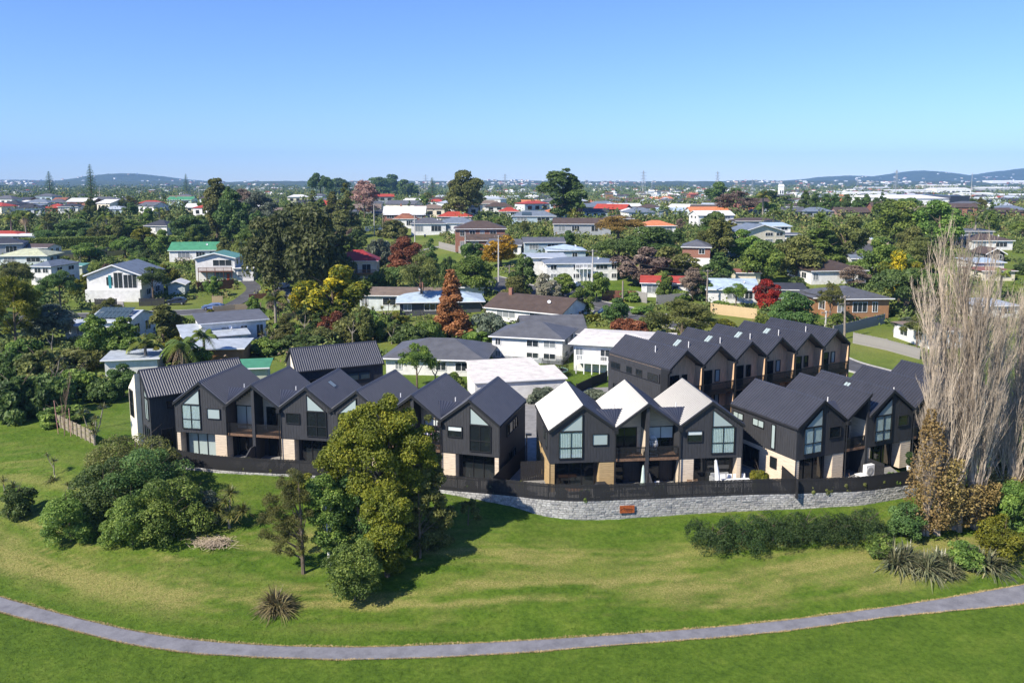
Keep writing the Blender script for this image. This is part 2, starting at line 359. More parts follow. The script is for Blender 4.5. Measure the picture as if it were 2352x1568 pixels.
for i_, v_ in enumerate(core.v): core.v[i_] = (v_[0] - WL.x, v_[1] - WL.y, v_[2] - WL.z)
core.build('core', plain('mortar', (0.16, 0.16, 0.16), 0.95), wall)
stones = []
r = random.Random(4)
course = 0
z = 0.4 - 0.2
while z > -1.7:
    s = r.uniform(0, 0.3)
    while s < FLEN - 0.2:
        L = r.uniform(0.28, 0.52); c = fpos(s + L / 2)
        if z + 0.2 > T(c.x, c.y - 0.2) - 0.02: stones.append((s + L / 2, z, L))
        s += L
    z -= 0.2; course += 1
sv = fpos(0); stones.sort(key=lambda t: abs(proj((*fpos(t[0])[:2], t[1]))[0] - 1500))
rest = [MB() for _ in M_BLOCK]
for n_, (s, z, L) in enumerate(stones):
    c = fpos(s); a = fdir(s); i = r.randrange(8); k = r.choices(range(4), (4, 4, 2, 3))[0]; off = r.uniform(-0.03, 0.03)
    pos = Vector((c.x + sin(a) * off - WL.x, c.y - cos(a) * off - WL.y, z + 0.006 - WL.z))
    if n_ < 295:
        o = link('stone', STONE_ME[i][k], wall, pos, a); o.scale = (L - 0.014, 0.3, 0.186)
    else:
        nb_ = len(rest[k].v); ca, sa = cos(a), sin(a)
        rest[k].v += [(pos.x + ca * x * (L - .014) - sa * y * .3, pos.y + sa * x * (L - .014) + ca * y * .3, pos.z + zz * .186) for x, y, zz in STONES[i].v]
        rest[k].f += [tuple(nb_ + q_ for q_ in f) for f in STONES[i].f]
for k in range(4): rest[k].build('stone_courses', M_BLOCK[k], wall, kind='stuff')

M_FENCE = plain('black_stained_timber', (0.022, 0.022, 0.024), 0.75, 0.3, 8.0, 0.3, stretch=(1, 1, 0.2))
slat_me = MB().box(-0.052, 0.052, -0.011, 0.011, 0, 1).mesh('slat', M_FENCE)
def px_s(px):
    ss = np.linspace(0, FLEN, 400); xs = [proj((*fpos(s)[:2], 0.4))[0] for s in ss]; return float(np.interp(px, xs, ss))
secs = [(0.0, px_s(640), 'black slat fence along the left townhouse gardens, behind the bushes', 1.35), (px_s(640), px_s(1100), 'black slat fence partly hidden by the tall tree clump', 1.35),
        (px_s(1100), px_s(1530), 'black slat fence on the stone wall above the rusty sign', 1.40), (px_s(1530), px_s(1826), 'black slat fence in front of the white outdoor table', 1.36), (px_s(1826), FLEN, 'black slat fence at the poplar end of the stone wall', 1.30)]
for s0, s1, lab, hh in secs:
    c = fpos((s0 + s1) / 2); root = empty('slat_fence', (c.x, c.y, 0.41), 0, lab, 'fence', 'black slat fences on the retaining wall')
    n_ = int((s1 - s0) / 0.118)
    for i in range(n_):
        s = s0 + (i + 0.5) * (s1 - s0) / n_; p_ = fpos(s); o = link('slat', slat_me, root, (p_.x - c.x, p_.y - c.y, 0.0), fdir(s)); o.scale = (1, 1, hh + 0.015 * ((i * 7) % 3))
    npst = max(2, int((s1 - s0) / 1.9))
    for i in range(npst + 1):
        s = min(s0 + 0.06 + i * (s1 - s0 - .12) / npst, FLEN); p_ = fpos(s); a = fdir(s)
        o = MB().box(-0.045, 0.045, 0.062, 0.152, -0.01, hh - 0.05).build('post', M_FENCE, root, loc=(p_.x - c.x, p_.y - c.y, 0), rz=a)
    for zz in (0.22, hh - 0.25):
        mb = MB(); k_ = max(4, int((s1 - s0) / 1.2))
        for i in range(k_):
            a_, b_ = fpos(s0 + i * (s1 - s0) / k_), fpos(s0 + (i + 1) * (s1 - s0) / k_); nn = Vector((-(b_ - a_).y, (b_ - a_).x, 0)).normalized() * 0.037
            mb.bar((a_.x - c.x + nn.x, a_.y - c.y + nn.y, zz), (b_.x - c.x + nn.x, b_.y - c.y + nn.y, zz), 0.045, 0.09)
        mb.build('rail', M_FENCE, root)
# rusted sign on the wall
ss = px_s(1440); pS = fpos(ss); a = fdir(ss)
M_RUST = plain('rusted_steel', (0.33, 0.085, 0.025), 0.8, 0.3, 7.0, 0.2); M_CUT = plain('cut_letter', (0.035, 0.012, 0.006), 0.9)
sg = empty('wall_sign', (pS.x + sin(a) * 0.13, pS.y - cos(a) * 0.13, -0.36), a, 'rust orange steel name sign reading Taitimu on the stone wall', 'sign')
MB().box(-0.62, 0.62, -0.02, 0.03, -0.32, 0.32).build('panel', M_RUST, sg)
def text_part(body, size, loc, mat, parent, name='lettering', extr=0.006, rx=radians(90), align='LEFT'):
    cu = bpy.data.curves.new('lettering', 'FONT'); cu.body = body; cu.size = size; cu.extrude = extr; cu.align_x = align
    tmp = bpy.data.objects.new('tmp', cu); COL.objects.link(tmp); dg = bpy.context.evaluated_depsgraph_get(); me = bpy.data.meshes.new_from_object(tmp.evaluated_get(dg))
    bpy.data.objects.remove(tmp); me.materials.clear(); me.materials.append(mat)
    o = link(name, me, parent, loc); o.rotation_euler = (rx, 0, 0); return o
text_part('Taitimu', 0.25, (-0.29, -0.028, -0.07), M_CUT, sg)
MB().box(-0.13, 0.10, -0.026, -0.022, -0.18, -0.145).box(0.13, 0.26, -0.026, -0.022, -0.18, -0.145).box(0.29, 0.44, -0.026, -0.022, -0.18, -0.145).build('small_lettering', M_CUT, sg)
MB().tube([(-0.56, -0.025, -0.14), (-0.54, -0.025, -0.03), (-0.47, -0.025, 0.02), (-0.37, -0.025, 0.05), (-0.29, -0.025, 0.13), (-0.25, -0.025, 0.19)], [.012, .02, .018, .016, .014, .008], 5).build('emblem', M_CUT, sg)
# ------------------------------------------------------------------ townhouses
M_CLAD = plain('charcoal_cladding', (0.040, 0.041, 0.045), 0.6, 0.18, 2.5, 0.4, stretch=(4, 4, 0.5))
M_TRIM = plain('black_trim', (0.018, 0.019, 0.021), 0.45, 0.1, 4)
M_ROOF = plain('charcoal_metal_roof', (0.024, 0.024, 0.029), 0.42, 0.22, 1.1, 0.8)
_p = next(n_ for n_ in M_ROOF.node_tree.nodes if n_.type == 'BSDF_PRINCIPLED'); _p.inputs['Coat Weight'].default_value = 0.75; _p.inputs['Coat Roughness'].default_value = 0.45; _p.inputs['Coat IOR'].default_value = 1.7
M_CREAM = plain('pale_cedar_boards', (0.60, 0.50, 0.38), 0.75, 0.16, 2.0, 0.2, stretch=(0.6, 0.6, 6))
M_DECK = plain('deck_timber', (0.17, 0.10, 0.06), 0.8, 0.3, 6)
def glass_mat(name, col, rough=0.06, spec=0.7):
    m, nt, p, o = new_mat(name); p.inputs['Base Color'].default_value = (*col, 1); p.inputs['Roughness'].default_value = rough; p.inputs['Specular IOR Level'].default_value = spec
    tc = N(nt, 'ShaderNodeTexCoord'); nz = N(nt, 'ShaderNodeTexNoise', Scale=0.6, Detail=1.0); nt.links.new(tc.outputs['Object'], nz.inputs['Vector'])
    bp = N(nt, 'ShaderNodeBump', Strength=0.08, Distance=0.05); nt.links.new(nz.outputs[0], bp.inputs['Height']); nt.links.new(bp.outputs[0], p.inputs['Normal']); return m
M_GDARK = glass_mat('painted_dark_glass', (0.012, 0.016, 0.018))  # opaque pane, darkness of the unlit interior put into its colour
M_GAQUA = glass_mat('pale_aqua_glass', (0.33, 0.40, 0.39), 0.12, 0.5)  # opaque pane in one even pale aqua
M_GBLUE = glass_mat('sky_tinted_glass', (0.05, 0.075, 0.085))
m, nt, p, o = new_mat('clear_glass'); nt.nodes.remove(p)
tr = N(nt, 'ShaderNodeBsdfTransparent'); tr.inputs[0].default_value = (0.88, 0.93, 0.93, 1); gl = N(nt, 'ShaderNodeBsdfGlossy', Roughness=0.04); ms = N(nt, 'ShaderNodeMixShader'); ms.inputs[0].default_value = 0.10
nt.links.new(tr.outputs[0], ms.inputs[1]); nt.links.new(gl.outputs[0], ms.inputs[2]); nt.links.new(ms.outputs[0], o.inputs['Surface']); M_GCLEAR = m
M_CURT = plain('linen_curtain', (0.62, 0.66, 0.66), 0.9, 0.08, 3); M_BLIND = plain('roller_blind', (0.55, 0.60, 0.59), 0.9, 0.05, 2)

def rib_sheet(mb, e0, e1, r0, r1, pitch=0.32, h=0.10):
    """ribbed metal sheet between the eave line e0-e1 and the ridge line r0-r1"""
    e0, e1, r0, r1 = map(Vector, (e0, e1, r0, r1)); L = max((e1 - e0).length, (r1 - r0).length); n = max(2, int(L / pitch))
    nrm = (e1 - e0).cross(r0 - e0)
    if nrm.length < 1e-6: nrm = (e1 - e0).cross(r1 - e0)
    nrm.normalize()
    if nrm.z < 0: nrm = -nrm
    prof = [(0.0, 0), (0.34, 0), (0.40, 0.42), (0.58, 1.0), (0.74, 1.0), (0.92, 0.42)]
    us = [(i + a) / n for i in range(n) for a, _ in prof] + [1.0]; hs = [b * h for i in range(n) for _, b in prof] + [0]
    b0 = len(mb.v)
    for u, hh in zip(us, hs):
        mb.v.append(tuple(e0.lerp(e1, u) + nrm * hh)); mb.v.append(tuple(r0.lerp(r1, u) + nrm * hh))
    for i in range(len(us) - 1): mb.f.append((b0 + 2 * i, b0 + 2 * i + 2, b0 + 2 * i + 3, b0 + 2 * i + 1))
def slab(mb, pts, t):
    """closed slab below polygon pts (vertical thickness)"""
    mb.prism(pts, (0, 0, -t))

def boards(parent, x0, x1, z0, ztop, y, mat, pitch=0.27, th=0.022, name='board', face=1):
    """vertical cladding boards on a plane of constant y, each one a part; ztop(x) is the outline above"""
    n = max(1, round((x1 - x0) / pitch)); w = (x1 - x0) / n
    for i in range(n):
        a, b = x0 + i * w + 0.008, x0 + (i + 1) * w - 0.008; za, zb_ = ztop(a), ztop(b); pts = [(a, y, z0), (b, y, z0), (b, y, zb_)]
        k = x0 + (i + .5) * w; zm = max(ztop(c) for c in np.linspace(a, b, 5))
        if zm > max(za, zb_) + 0.01:
            xm = max(np.linspace(a, b, 9), key=ztop); pts.append((xm, y, ztop(xm)))
        pts.append((a, y, za)); MB().prism(pts, (0, -th * face, 0)).build(name, mat, parent)

def window(parent, x0, x1, z0, z1, y, kind='dark', mull=(), trans=(), frame=None, fw=0.06, d=0.10, poly=None, ax='y', sgn=-1, blind=0.0):
    """proud window: frame (part) > pane, curtain; ax is the wall normal axis, sgn its direction"""
    frame = frame or M_TRIM
    def P(a, off, z): return (a, y + sgn * off, z) if ax == 'y' else (y + sgn * off, a, z)
    def bx(mb, a0, a1, o0, o1, b0, b1):
        p0, p1 = P(a0, o0, b0), P(a1, o1, b1); mb.box(min(p0[0], p1[0]), max(p0[0], p1[0]), min(p0[1], p1[1]), max(p0[1], p1[1]), b0, b1)
    fr = MB()
    if poly is None:
        bx(fr, x0 - fw, x1 + fw, 0.0, d, z0 - fw, z0); bx(fr, x0 - fw, x1 + fw, 0.0, d, z1, z1 + fw); bx(fr, x0 - fw, x0, 0.0, d, z0, z1); bx(fr, x1, x1 + fw, 0.0, d, z0, z1)
        for m_ in mull: bx(fr, m_ - fw * .4, m_ + fw * .4, 0.0, d - 0.004, z0, z1)
        for t_ in trans: bx(fr, x0, x1, 0.0, d - 0.008, t_ - fw * .5, t_ + fw * .5)
    else:
        for i in range(len(poly)):
            (a0, b0), (a1, b1) = poly[i], poly[(i + 1) % len(poly)]; fr.bar(P(a0, d / 2, b0), P(a1, d / 2, b1), fw, d, up=(0, 1, 0) if ax == 'y' else (1, 0, 0))
    fo = fr.build('window', frame, parent)
    outline = poly or [(x0, z0), (x1, z0), (x1, z1), (x0, z1)]
    if kind == 'curtain':
        for (a0, a1) in zip([x0] + list(mull), list(mull) + [x1]):
            n = max(6, int((a1 - a0) / 0.075)); mb = MB(); w_ = a1 - a0; gap = 0.10 * w_ * ((int(a0 * 10) + int(z0 * 7)) % 3 == 1)
            for i in range(n + 1):
                a = a0 + 0.03 + gap * .3 + (w_ - 0.06 - gap) * i / n; off = 0.012 + 0.026 * (i % 2); mb.v += [P(a, off, z0 + 0.03), P(a, off, z1 - 0.01)]
            mb.f = [(2 * i, 2 * i + 2, 2 * i + 3, 2 * i + 1) for i in range(n)]; mb.build('curtain', M_CURT, fo)
        MB().poly([P(a, 0.006, b) for a, b in outline]).build('painted_room_dark', M_GDARK, fo)  # flat sheet behind the curtain, room shade painted as its dark colour
        MB().prism([P(a, 0.055, b) for a, b in outline], Vector(P(0, 0.062, 0)) - Vector(P(0, 0.055, 0))).build('pane', M_GCLEAR, fo)
    else:
        mm = {'dark': M_GDARK, 'aqua': M_GAQUA, 'blue': M_GBLUE}.get(kind, kind)
        MB().prism([P(a, 0.02, b) for a, b in outline], Vector(P(0, 0.04, 0)) - Vector(P(0, 0.02, 0))).build('pane', mm, fo)
        if blind:
            zt = z1 - (z1 - z0) * blind; MB().prism([P(a, 0.041, b) for a, b in [(x0, zt), (x1, zt), (x1, z1), (x0, z1)]], Vector(P(0, 0.046, 0)) - Vector(P(0, 0.041, 0))).build('blind', M_BLIND, fo)
    return fo

SLAT_R = MB().box(-0.028, 0.028, -0.016, 0.016, 0, 1).mesh('baluster', M_TRIM)
def railing(parent, x0, x1, y, z0, z1, pitch=0.11):
    rl = MB().box(x0, x1, y + 0.018, y + 0.058, z1 - 0.16, z1 - 0.10).box(x0, x1, y + 0.018, y + 0.058, z0 + 0.18, z0 + 0.24).build('railing', M_TRIM, parent)
    n = int((x1 - x0) / pitch)
    for i in range(n):
        o = link('baluster', SLAT_R, rl, (x0 + (i + .5) * (x1 - x0) / n, y, z0)); o.scale = (1, 1, z1 - z0)
    return rl
def weatherboards(parent, x0, x1, y0, z0, z1, ax='y', sgn=-1, mat=None, pitch=0.19, top=None):
    """horizontal boards, lapped: each one is a part"""
    n = max(1, round((z1 - z0) / pitch)); h = (z1 - z0) / n
    for i in range(n):
        za, zb_ = z0 + i * h, z0 + (i + 1) * h - 0.012; a0, a1 = x0, x1
        if top:
            r_ = top((za + zb_) / 2)
            if r_ is None: continue
            a0, a1 = r_
        if a1 - a0 < 0.1: continue
        if ax == 'y': pts = [(a0, y0, za), (a0, y0 + sgn * 0.03, za), (a0, y0 + sgn * 0.014, zb_), (a0, y0, zb_)]; off = (a1 - a0, 0, 0)
        else: pts = [(y0, a0, za), (y0 + sgn * 0.03, a0, za), (y0 + sgn * 0.014, a0, zb_), (y0, a0, zb_)]; off = (0, a1 - a0, 0)
        MB().prism(pts, off).build('weatherboard', mat or M_CREAM, parent)

FH, EZ, RISE = 2.7, 5.5, 2.07
def townhouse(loc, yaw, types, gw, depth, label, styles, hw=None, left=None, right=None, skylights=()):
    """row of gabled units; types: FL/FR full gable with the tall window left/right, B twin balconies, H half gable balcony"""
    root = empty('townhouse_block', loc, yaw, label, 'townhouses', 'dark gabled townhouse blocks')
    ws = [hw or gw * 0.5 if t == 'H' else gw for t in types]; xs = [0]
    for w in ws: xs.append(xs[-1] + w)
    W = xs[-1]; D = depth; OV = 0.12
    ridges = []
    for gi, (t, w) in enumerate(zip(types, ws)):
        x0, x1 = xs[gi], xs[gi + 1]; xr = x1 if t == 'H' else (x0 + x1) / 2; half = xr - x0; st = styles[gi] if gi < len(styles) else {}
        rise = RISE * half / (gw / 2) if t != 'H' else RISE; ZR = EZ + rise; ridges.append((xr, ZR))
        def ztop(x, x0=x0, x1=x1, xr=xr, ZR=ZR, t=t):
            return EZ + (ZR - EZ) * ((x - x0) / (xr - x0) if x <= xr else (x1 - x) / (x1 - xr))
        cr = st.get('curt', 'curtain'); pier = st.get('pier', M_CREAM)
        if t in ('FL', 'FR'):
            wl = MB().prism([(x0 + .01, 0.03, FH), (x1 - .01, 0.03, FH), (x1 - .01, 0.03, EZ - .02), (xr, 0.03, ZR - .03), (x0 + .01, 0.03, EZ - .02)], (0, D - 0.06, 0)).build('upper_wall', M_CLAD, root)
            boards(wl, x0 + 0.02, x1 - 0.02, FH - 0.06, lambda x: ztop(x) - 0.06, 0.03, M_CLAD)
            m_ = (lambda a, b: (a, b)) if t == 'FL' else (lambda a, b: (x0 + x1 - b, x0 + x1 - a))
            a, b = m_(x0 + 0.80, x0 + gw / 2 - 0.06)
            mid = (a + b) / 2; zt = EZ - 0.12
            window(root, a, b, FH + 0.38, zt, 0.005, cr, mull=(mid,), trans=(FH + 1.30,))
            tri = [(a, zt + .1), (b, zt + .1), (b, ztop(b) - 0.52)] if t == 'FL' else [(a, zt + .1), (b, zt + .1), (a, ztop(a) - 0.52)]
            tri = [(tri[0][0] + (0.05 if t == 'FL' else 0), tri[0][1]), (tri[1][0] - (0.05 if t == 'FR' else 0), tri[1][1]), tri[2]]
            window(root, 0, 0, 0, 0, 0.005, 'aqua', poly=tri)
            a, b = m_(x0 + gw - 1.98, x0 + gw - 0.72)
            window(root, a, b, FH + 1.5, FH + 2.42, 0.005, st.get('small', 'dark'), blind=st.get('blind', 0.0))
            # ground floor: recessed slider between pale board piers
            MB().box(x0 + 0.02, x1 - 0.02, 1.0, D, 0, FH - 0.005).build('ground_wall', M_CLAD, root)
            MB().box(x0 + .02, x1 - .02, 0.06, 1.0, FH - 0.10, FH - 0.01).build('soffit', M_TRIM, root)
            a, b = m_(x0 + 0.06, x0 + 0.42); pr = MB().box(a, b, 0.08, 0.99, 0, FH - .1).build('pier', pier, root); weatherboards(pr, a, b, 0.08, 0.02, FH - .11, mat=pier)
            a2, b2 = m_(x0 + gw - 1.35, x0 + gw - 0.06); pr = MB().box(a2, b2, 0.08, 0.99, 0, FH - .1).build('pier', pier, root); weatherboards(pr, a2, b2, 0.08, 0.02, FH - .11, mat=pier)
            weatherboards(pr, 0.08, 0.98, (a2 if t == 'FL' else b2), 0.02, FH - .11, ax='x', sgn=(-1 if t == 'FL' else 1), mat=pier)
            a, b = m_(x0 + 0.72, x0 + gw - 1.72)
            window(root, a, b, 0.06, FH - 0.22, 0.99, st.get('door', 'dark'), mull=(a + (b - a) * .34, a + (b - a) * .67), d=0.12)
        else:
            rec = 1.75; fins = [xr] if t == 'B' else [x1 - 0.14]
            wl = MB().prism([(x0 + .01, rec, 0), (x1 - .01, rec, 0), (x1 - .01, rec, EZ - .02 if t == 'B' else ZR - .03), (xr, rec, ZR - .03), (x0 + .01, rec, EZ - .02)] if t == 'B' else [(x0 + .01, rec, 0), (x1 - .01, rec, 0), (x1 - .01, rec, ZR - .03), (x0 + .01, rec, EZ - .02)], (0, D - rec, 0)).build('upper_wall', M_CLAD, root)
            weatherboards(wl, x0, x1, rec, EZ - 0.35, ZR - 0.12, mat=M_CREAM if st.get('cream', 1) else M_CLAD, top=lambda z: (max(x0 + .05, x0 + (z + .1 - EZ) / (ZR - EZ) * (xr - x0) + .05), min(x1 - .05, (x1 - (z + .1 - EZ) / (ZR - EZ) * (x1 - xr) - .05) if t == 'B' else x1 - .05)))
            dk = MB().box(x0 + 0.02, x1 - 0.02, 0.06, rec, FH - 0.12, FH + 0.10).build('balcony_deck', M_DECK, root)
            for k in range(12): MB().box(x0 + .03, x1 - .03, 0.08 + k * 0.139, 0.08 + k * 0.139 + 0.128, FH + 0.10, FH + 0.128).build('plank', M_DECK, dk)
            for fx in fins:
                zf = min(ztop(fx), ZR) - 0.06
                MB().prism([(fx - 0.15, 0.0, 0), (fx + 0.15, 0.0, 0), (fx + 0.15, 0.0, min(ztop(fx + .15) if t == 'B' else ZR, ZR) - .06), (fx, 0.0, zf), (fx - 0.15, 0.0, ztop(fx - .15) - .06)], (0, rec - 0.01, 0)).build('party_fin', M_CLAD, root)
            bays = [(x0 + 0.05, xr - 0.15), (xr + 0.15, x1 - 0.05)] if t == 'B' else [(x0 + 0.05, x1 - 0.29)]
            for bi, (a, b) in enumerate(bays):
                railing(root, a, b, 0.10, FH - 0.05, FH + 1.15)
                s0, s1 = (a + 0.08, b - 0.42) if bi == 0 else (a + 0.42, b - 0.08)
                window(root, s0, s1, FH + 0.16, EZ - 0.42, rec - 0.005, st.get('bdoor', ['dark', 'dark'])[bi], mull=((s0 + s1) / 2,), blind=st.get('bblind', [0, 0])[bi])
                pan = b - 0.36 if bi == 0 else a
                weatherboards(wl, pan, pan + 0.36, rec, FH + 0.14, EZ - 0.36, mat=M_CREAM)
                weatherboards(wl, 0.14, rec - 0.03, (b if bi == 0 else a), FH + .14, EZ - 0.3, ax='x', sgn=(-1 if bi == 0 else 1), mat=M_CREAM if bi == 0 else M_CLAD)
                window(root, s0 + .05, s0 + 1.0, 0.06, 2.25, rec - 0.005, 'dark')
                boards(wl, s0 + 1.15, b - 0.05, 0.05, lambda x: FH - 0.3, rec, M_CLAD)
            # low garden wing wall
            if t == 'B': MB().prism([(xr - 0.06, -1.9, 0), (xr - 0.06, -0.01, 0), (xr - 0.06, -0.01, 1.75), (xr - 0.06, -0.7, 1.75), (xr - 0.06, -1.9, 1.1)], (0.12, 0, 0)).build('wing_wall', M_CLAD, root)
        # roof slopes
        lp = [(x0 - (OV if gi == 0 else 0), EZ - (OV * .7 if gi == 0 else 0)), (xr, ZR), (x1 + (OV if gi == len(types) - 1 else 0), EZ - (OV * .7 if gi == len(types) - 1 else 0))]
        if t == 'H': lp = lp[:2] + [(x1 + 0.02, ZR - 0.03)]
        rf = MB(); up = 0.16
        for (xa, za), (xb, zb_) in ((lp[0], lp[1]), (lp[2], lp[1])):
            if t == 'H' and xa > xb: continue
            slab(rf, [(xa, -OV - .02, za + up - .01), (xb, -OV - .02, zb_ + up - .01), (xb, D + OV, zb_ + up - .01), (xa, D + OV, za + up - .01)], 0.15)
            rib_sheet(rf, (xa, -OV, za + up), (xa, D + OV, za + up), (xb, -OV, zb_ + up), (xb, D + OV, zb_ + up))
        ro = rf.build('roof', M_ROOF, root, smooth=False)
        MB().prism([(xr - 0.17, -OV - .03, ZR + up - 0.07), (xr, -OV - .03, ZR + up + 0.06), (xr + 0.17, -OV - .03, ZR + up - 0.07)], (0, D + 2 * OV + .06, 0)).build('ridge_cap', M_ROOF, ro)
        bg_ = MB()
        for (xa, za), (xb, zb_) in ((lp[0], lp[1]), (lp[2], lp[1])):
            if t == 'H' and xa > xb: continue
            bg_.prism([(xa, -OV - .07, za + up + .02), (xb, -OV - .07, zb_ + up + .02), (xb, -OV - .07, zb_ + up - .25), (xa, -OV - .07, za + up - .25)], (0, 0.045, 0))
        bg_.build('barge_board', M_TRIM, ro)
    for gi in range(1, len(types)):
        x = xs[gi]
        if types[gi - 1] == 'H': continue
        MB().box(x - 0.17, x + 0.17, -0.40, -0.06, EZ - 0.30, EZ + 0.02).tube([(x, -0.14, 0.05), (x, -0.14, EZ - 0.3)], 0.05, 8).build('downpipe', M_TRIM, root)
        # valley cricket with its vent pipe
        s = 1.25; y1, y2 = 2.6, 5.6; zc = EZ + 0.17 + s * RISE / (gw / 2)
        cr_ = MB(); cr_.v = []; rib_sheet(cr_, (x - 0.03, 0.15, EZ + .20), (x + 0.03, 0.15, EZ + .20), (x - s, y1, zc + .03), (x + s, y1, zc + .03), 0.28, 0.03)
        cr_.poly([(x - s, y1, zc + .03), (x + s, y1, zc + .03), (x, y2, EZ + .2)]); cr_.build('valley_cricket', M_ROOF, root)
        MB().tube([(x + .45, y1 + .1, zc - .3), (x + .45, y1 + .1, zc + 0.42)], 0.05, 8).build('vent_pipe', plain('pvc_white', (0.75, 0.75, 0.75), 0.4, 0.04), root)
    for (gi, f, yy0, side) in skylights:
        xr, ZR = ridges[gi]; sgn = 1 if side == 'R' else -1; sl = RISE / (gw / 2)
        xa, xb = xr + sgn * f, xr + sgn * (f + 0.75)
        fr = MB().prism([(xa, yy0, ZR + .16 - f * sl + .10), (xb, yy0, ZR + .16 - (f + .75) * sl + .10), (xb, yy0, ZR - (f + .75) * sl), (xa, yy0, ZR - f * sl)], (0, 0.8, 0)).build('skylight', M_TRIM, root)
        MB().prism([(xa + sgn * .07, yy0 + .07, ZR + .17 - (f + .07) * sl + .10), (xb - sgn * .07, yy0 + .07, ZR + .17 - (f + .68) * sl + .10), (xb - sgn * .07, yy0 + .07, ZR + .155 - (f + .68) * sl + .10), (xa + sgn * .07, yy0 + .07, ZR + .155 - (f + .07) * sl + .10)], (0, .66, 0)).build('pane', M_GAQUA, fr)
    # end walls
    for side, x, sg in ((left, 0.0, -1), (right, W, 1)):
        if side is None: continue
        wl = MB().box(min(x, x + sg * .02), max(x, x + sg * .02), 0.02, D, 0, EZ - .02).build('end_wall', M_CLAD, root); pt = 0.27; n = int(D / pt)
        for i in range(n): MB().box(min(x + sg * .02, x + sg * .045), max(x + sg * .02, x + sg * .045), 0.03 + i * D / n, 0.03 + (i + 1) * D / n - 0.016, FH - .05 if side.get('pier') else 0.02, EZ - .06).build('board', M_CLAD, wl)
        if side.get('pier'): weatherboards(wl, 0.06, D - .05, x + sg * .02, 0.03, FH - .06, ax='x', sgn=sg, mat=side['pier'])
        for (a, b, z0, z1, k, mu) in side.get('win', []): window(root, a, b, z0, z1, x + sg * 0.045, k, mull=mu, ax='x', sgn=sg)
        MB().box(min(x + sg * .1, x + sg * .2), max(x + sg * .1, x + sg * .2), -0.05, D, EZ - .12, EZ - .0).build('gutter', M_TRIM, root)
    return root

def yawed(loc, yaw, x, y, z=0): return Vector((loc[0] + cos(yaw) * x - sin(yaw) * y, loc[1] + sin(yaw) * x + cos(yaw) * y, z + (loc[2] if len(loc) > 2 else 0)))
M_GOLD = plain('golden_cedar_boards', (0.42, 0.30, 0.15), 0.75, 0.2, 2.0, 0.2, stretch=(0.6, 0.6, 6))
BLK_B, YAW_B = (3.26, 68.45, 0.0), radians(6)
townhouse(BLK_B, YAW_B, ['FL', 'B', 'FR'], 5.7, 8.4, 'charcoal townhouse pair with sun glare on its left roof slopes, above the rusty sign',
          [dict(small='aqua', pier=M_GOLD), dict(bblind=[0, .45]), dict(small='dark', blind=.35, door='dark')],
          left=dict(pier=M_GOLD, win=[(1.2, 1.7, 3.6, 5.0, 'aqua', ()), (3.0, 4.4, 0.9, 2.1, 'dark', (3.7,)), (2.6, 3.1, 4.1, 5.0, 'aqua', ())]), right=dict(win=[]))
YAW_A1, YAW_A2 = radians(-11), radians(-16)
gwA = 5.45
def org(apx, yaw, k): return (apx[0] - cos(yaw) * gwA * (k + .5), apx[1] - sin(yaw) * gwA * (k + .5), 0.0)
BLK_A1 = org((-29.9, 77.1), YAW_A1, 0); BLK_A2 = org((-3.75, 70.75), YAW_A2, 2)
townhouse(BLK_A1, YAW_A1, ['FL', 'B', 'FR'], gwA, 7.8, 'charcoal townhouse pair with aqua curtained gable, left of the tall tree clump',
          [dict(small='aqua', door='aqua'), dict(bdoor=['aqua', 'dark']), dict(curt='dark', small='dark')], left=dict(win=[]), right=dict(win=[]), skylights=[(2, 0.55, 3.6, 'R')])
townhouse(BLK_A2, YAW_A2, ['FL', 'B', 'FR'], gwA, 8.6, 'charcoal townhouse pair half hidden behind the tall tree clump',
          [dict(curt='dark'), dict(bblind=[0, .25]), dict(curt='dark', small='dark', blind=.4, door='dark')], left=dict(win=[]),
          right=dict(win=[(2.2, 5.6, 3.9, 4.9, 'dark', (3.0, 4.2, 4.9)), (3.0, 5.0, 0.1, 2.1, 'dark', (4.0,))]))
BLK_C, YAW_C = (24.7, 69.2, 0.0), radians(25)
townhouse(BLK_C, YAW_C, ['FL', 'H', 'FL', 'B', 'FR'], 5.7, 8.6, 'charcoal townhouse row with open strip windows, running behind the bare poplars',
          [dict(small='dark'), dict(cream=1), dict(small='dark'), dict(), dict()],
          left=dict(pier=M_CREAM, win=[(6.9, 8.2, 4.45, 5.0, 'aqua', (7.55,)), (4.1, 5.5, 4.45, 5.05, 'aqua', (4.8,)), (2.6, 3.0, 2.95, 5.1, 'aqua', ()), (4.6, 6.6, 0.4, 2.2, 'dark', (5.6,)), (2.3, 3.0, 1.2, 2.1, 'dark', ())]), right=dict(win=[]),
          skylights=[(2, 0.5, 4.3, 'L')])

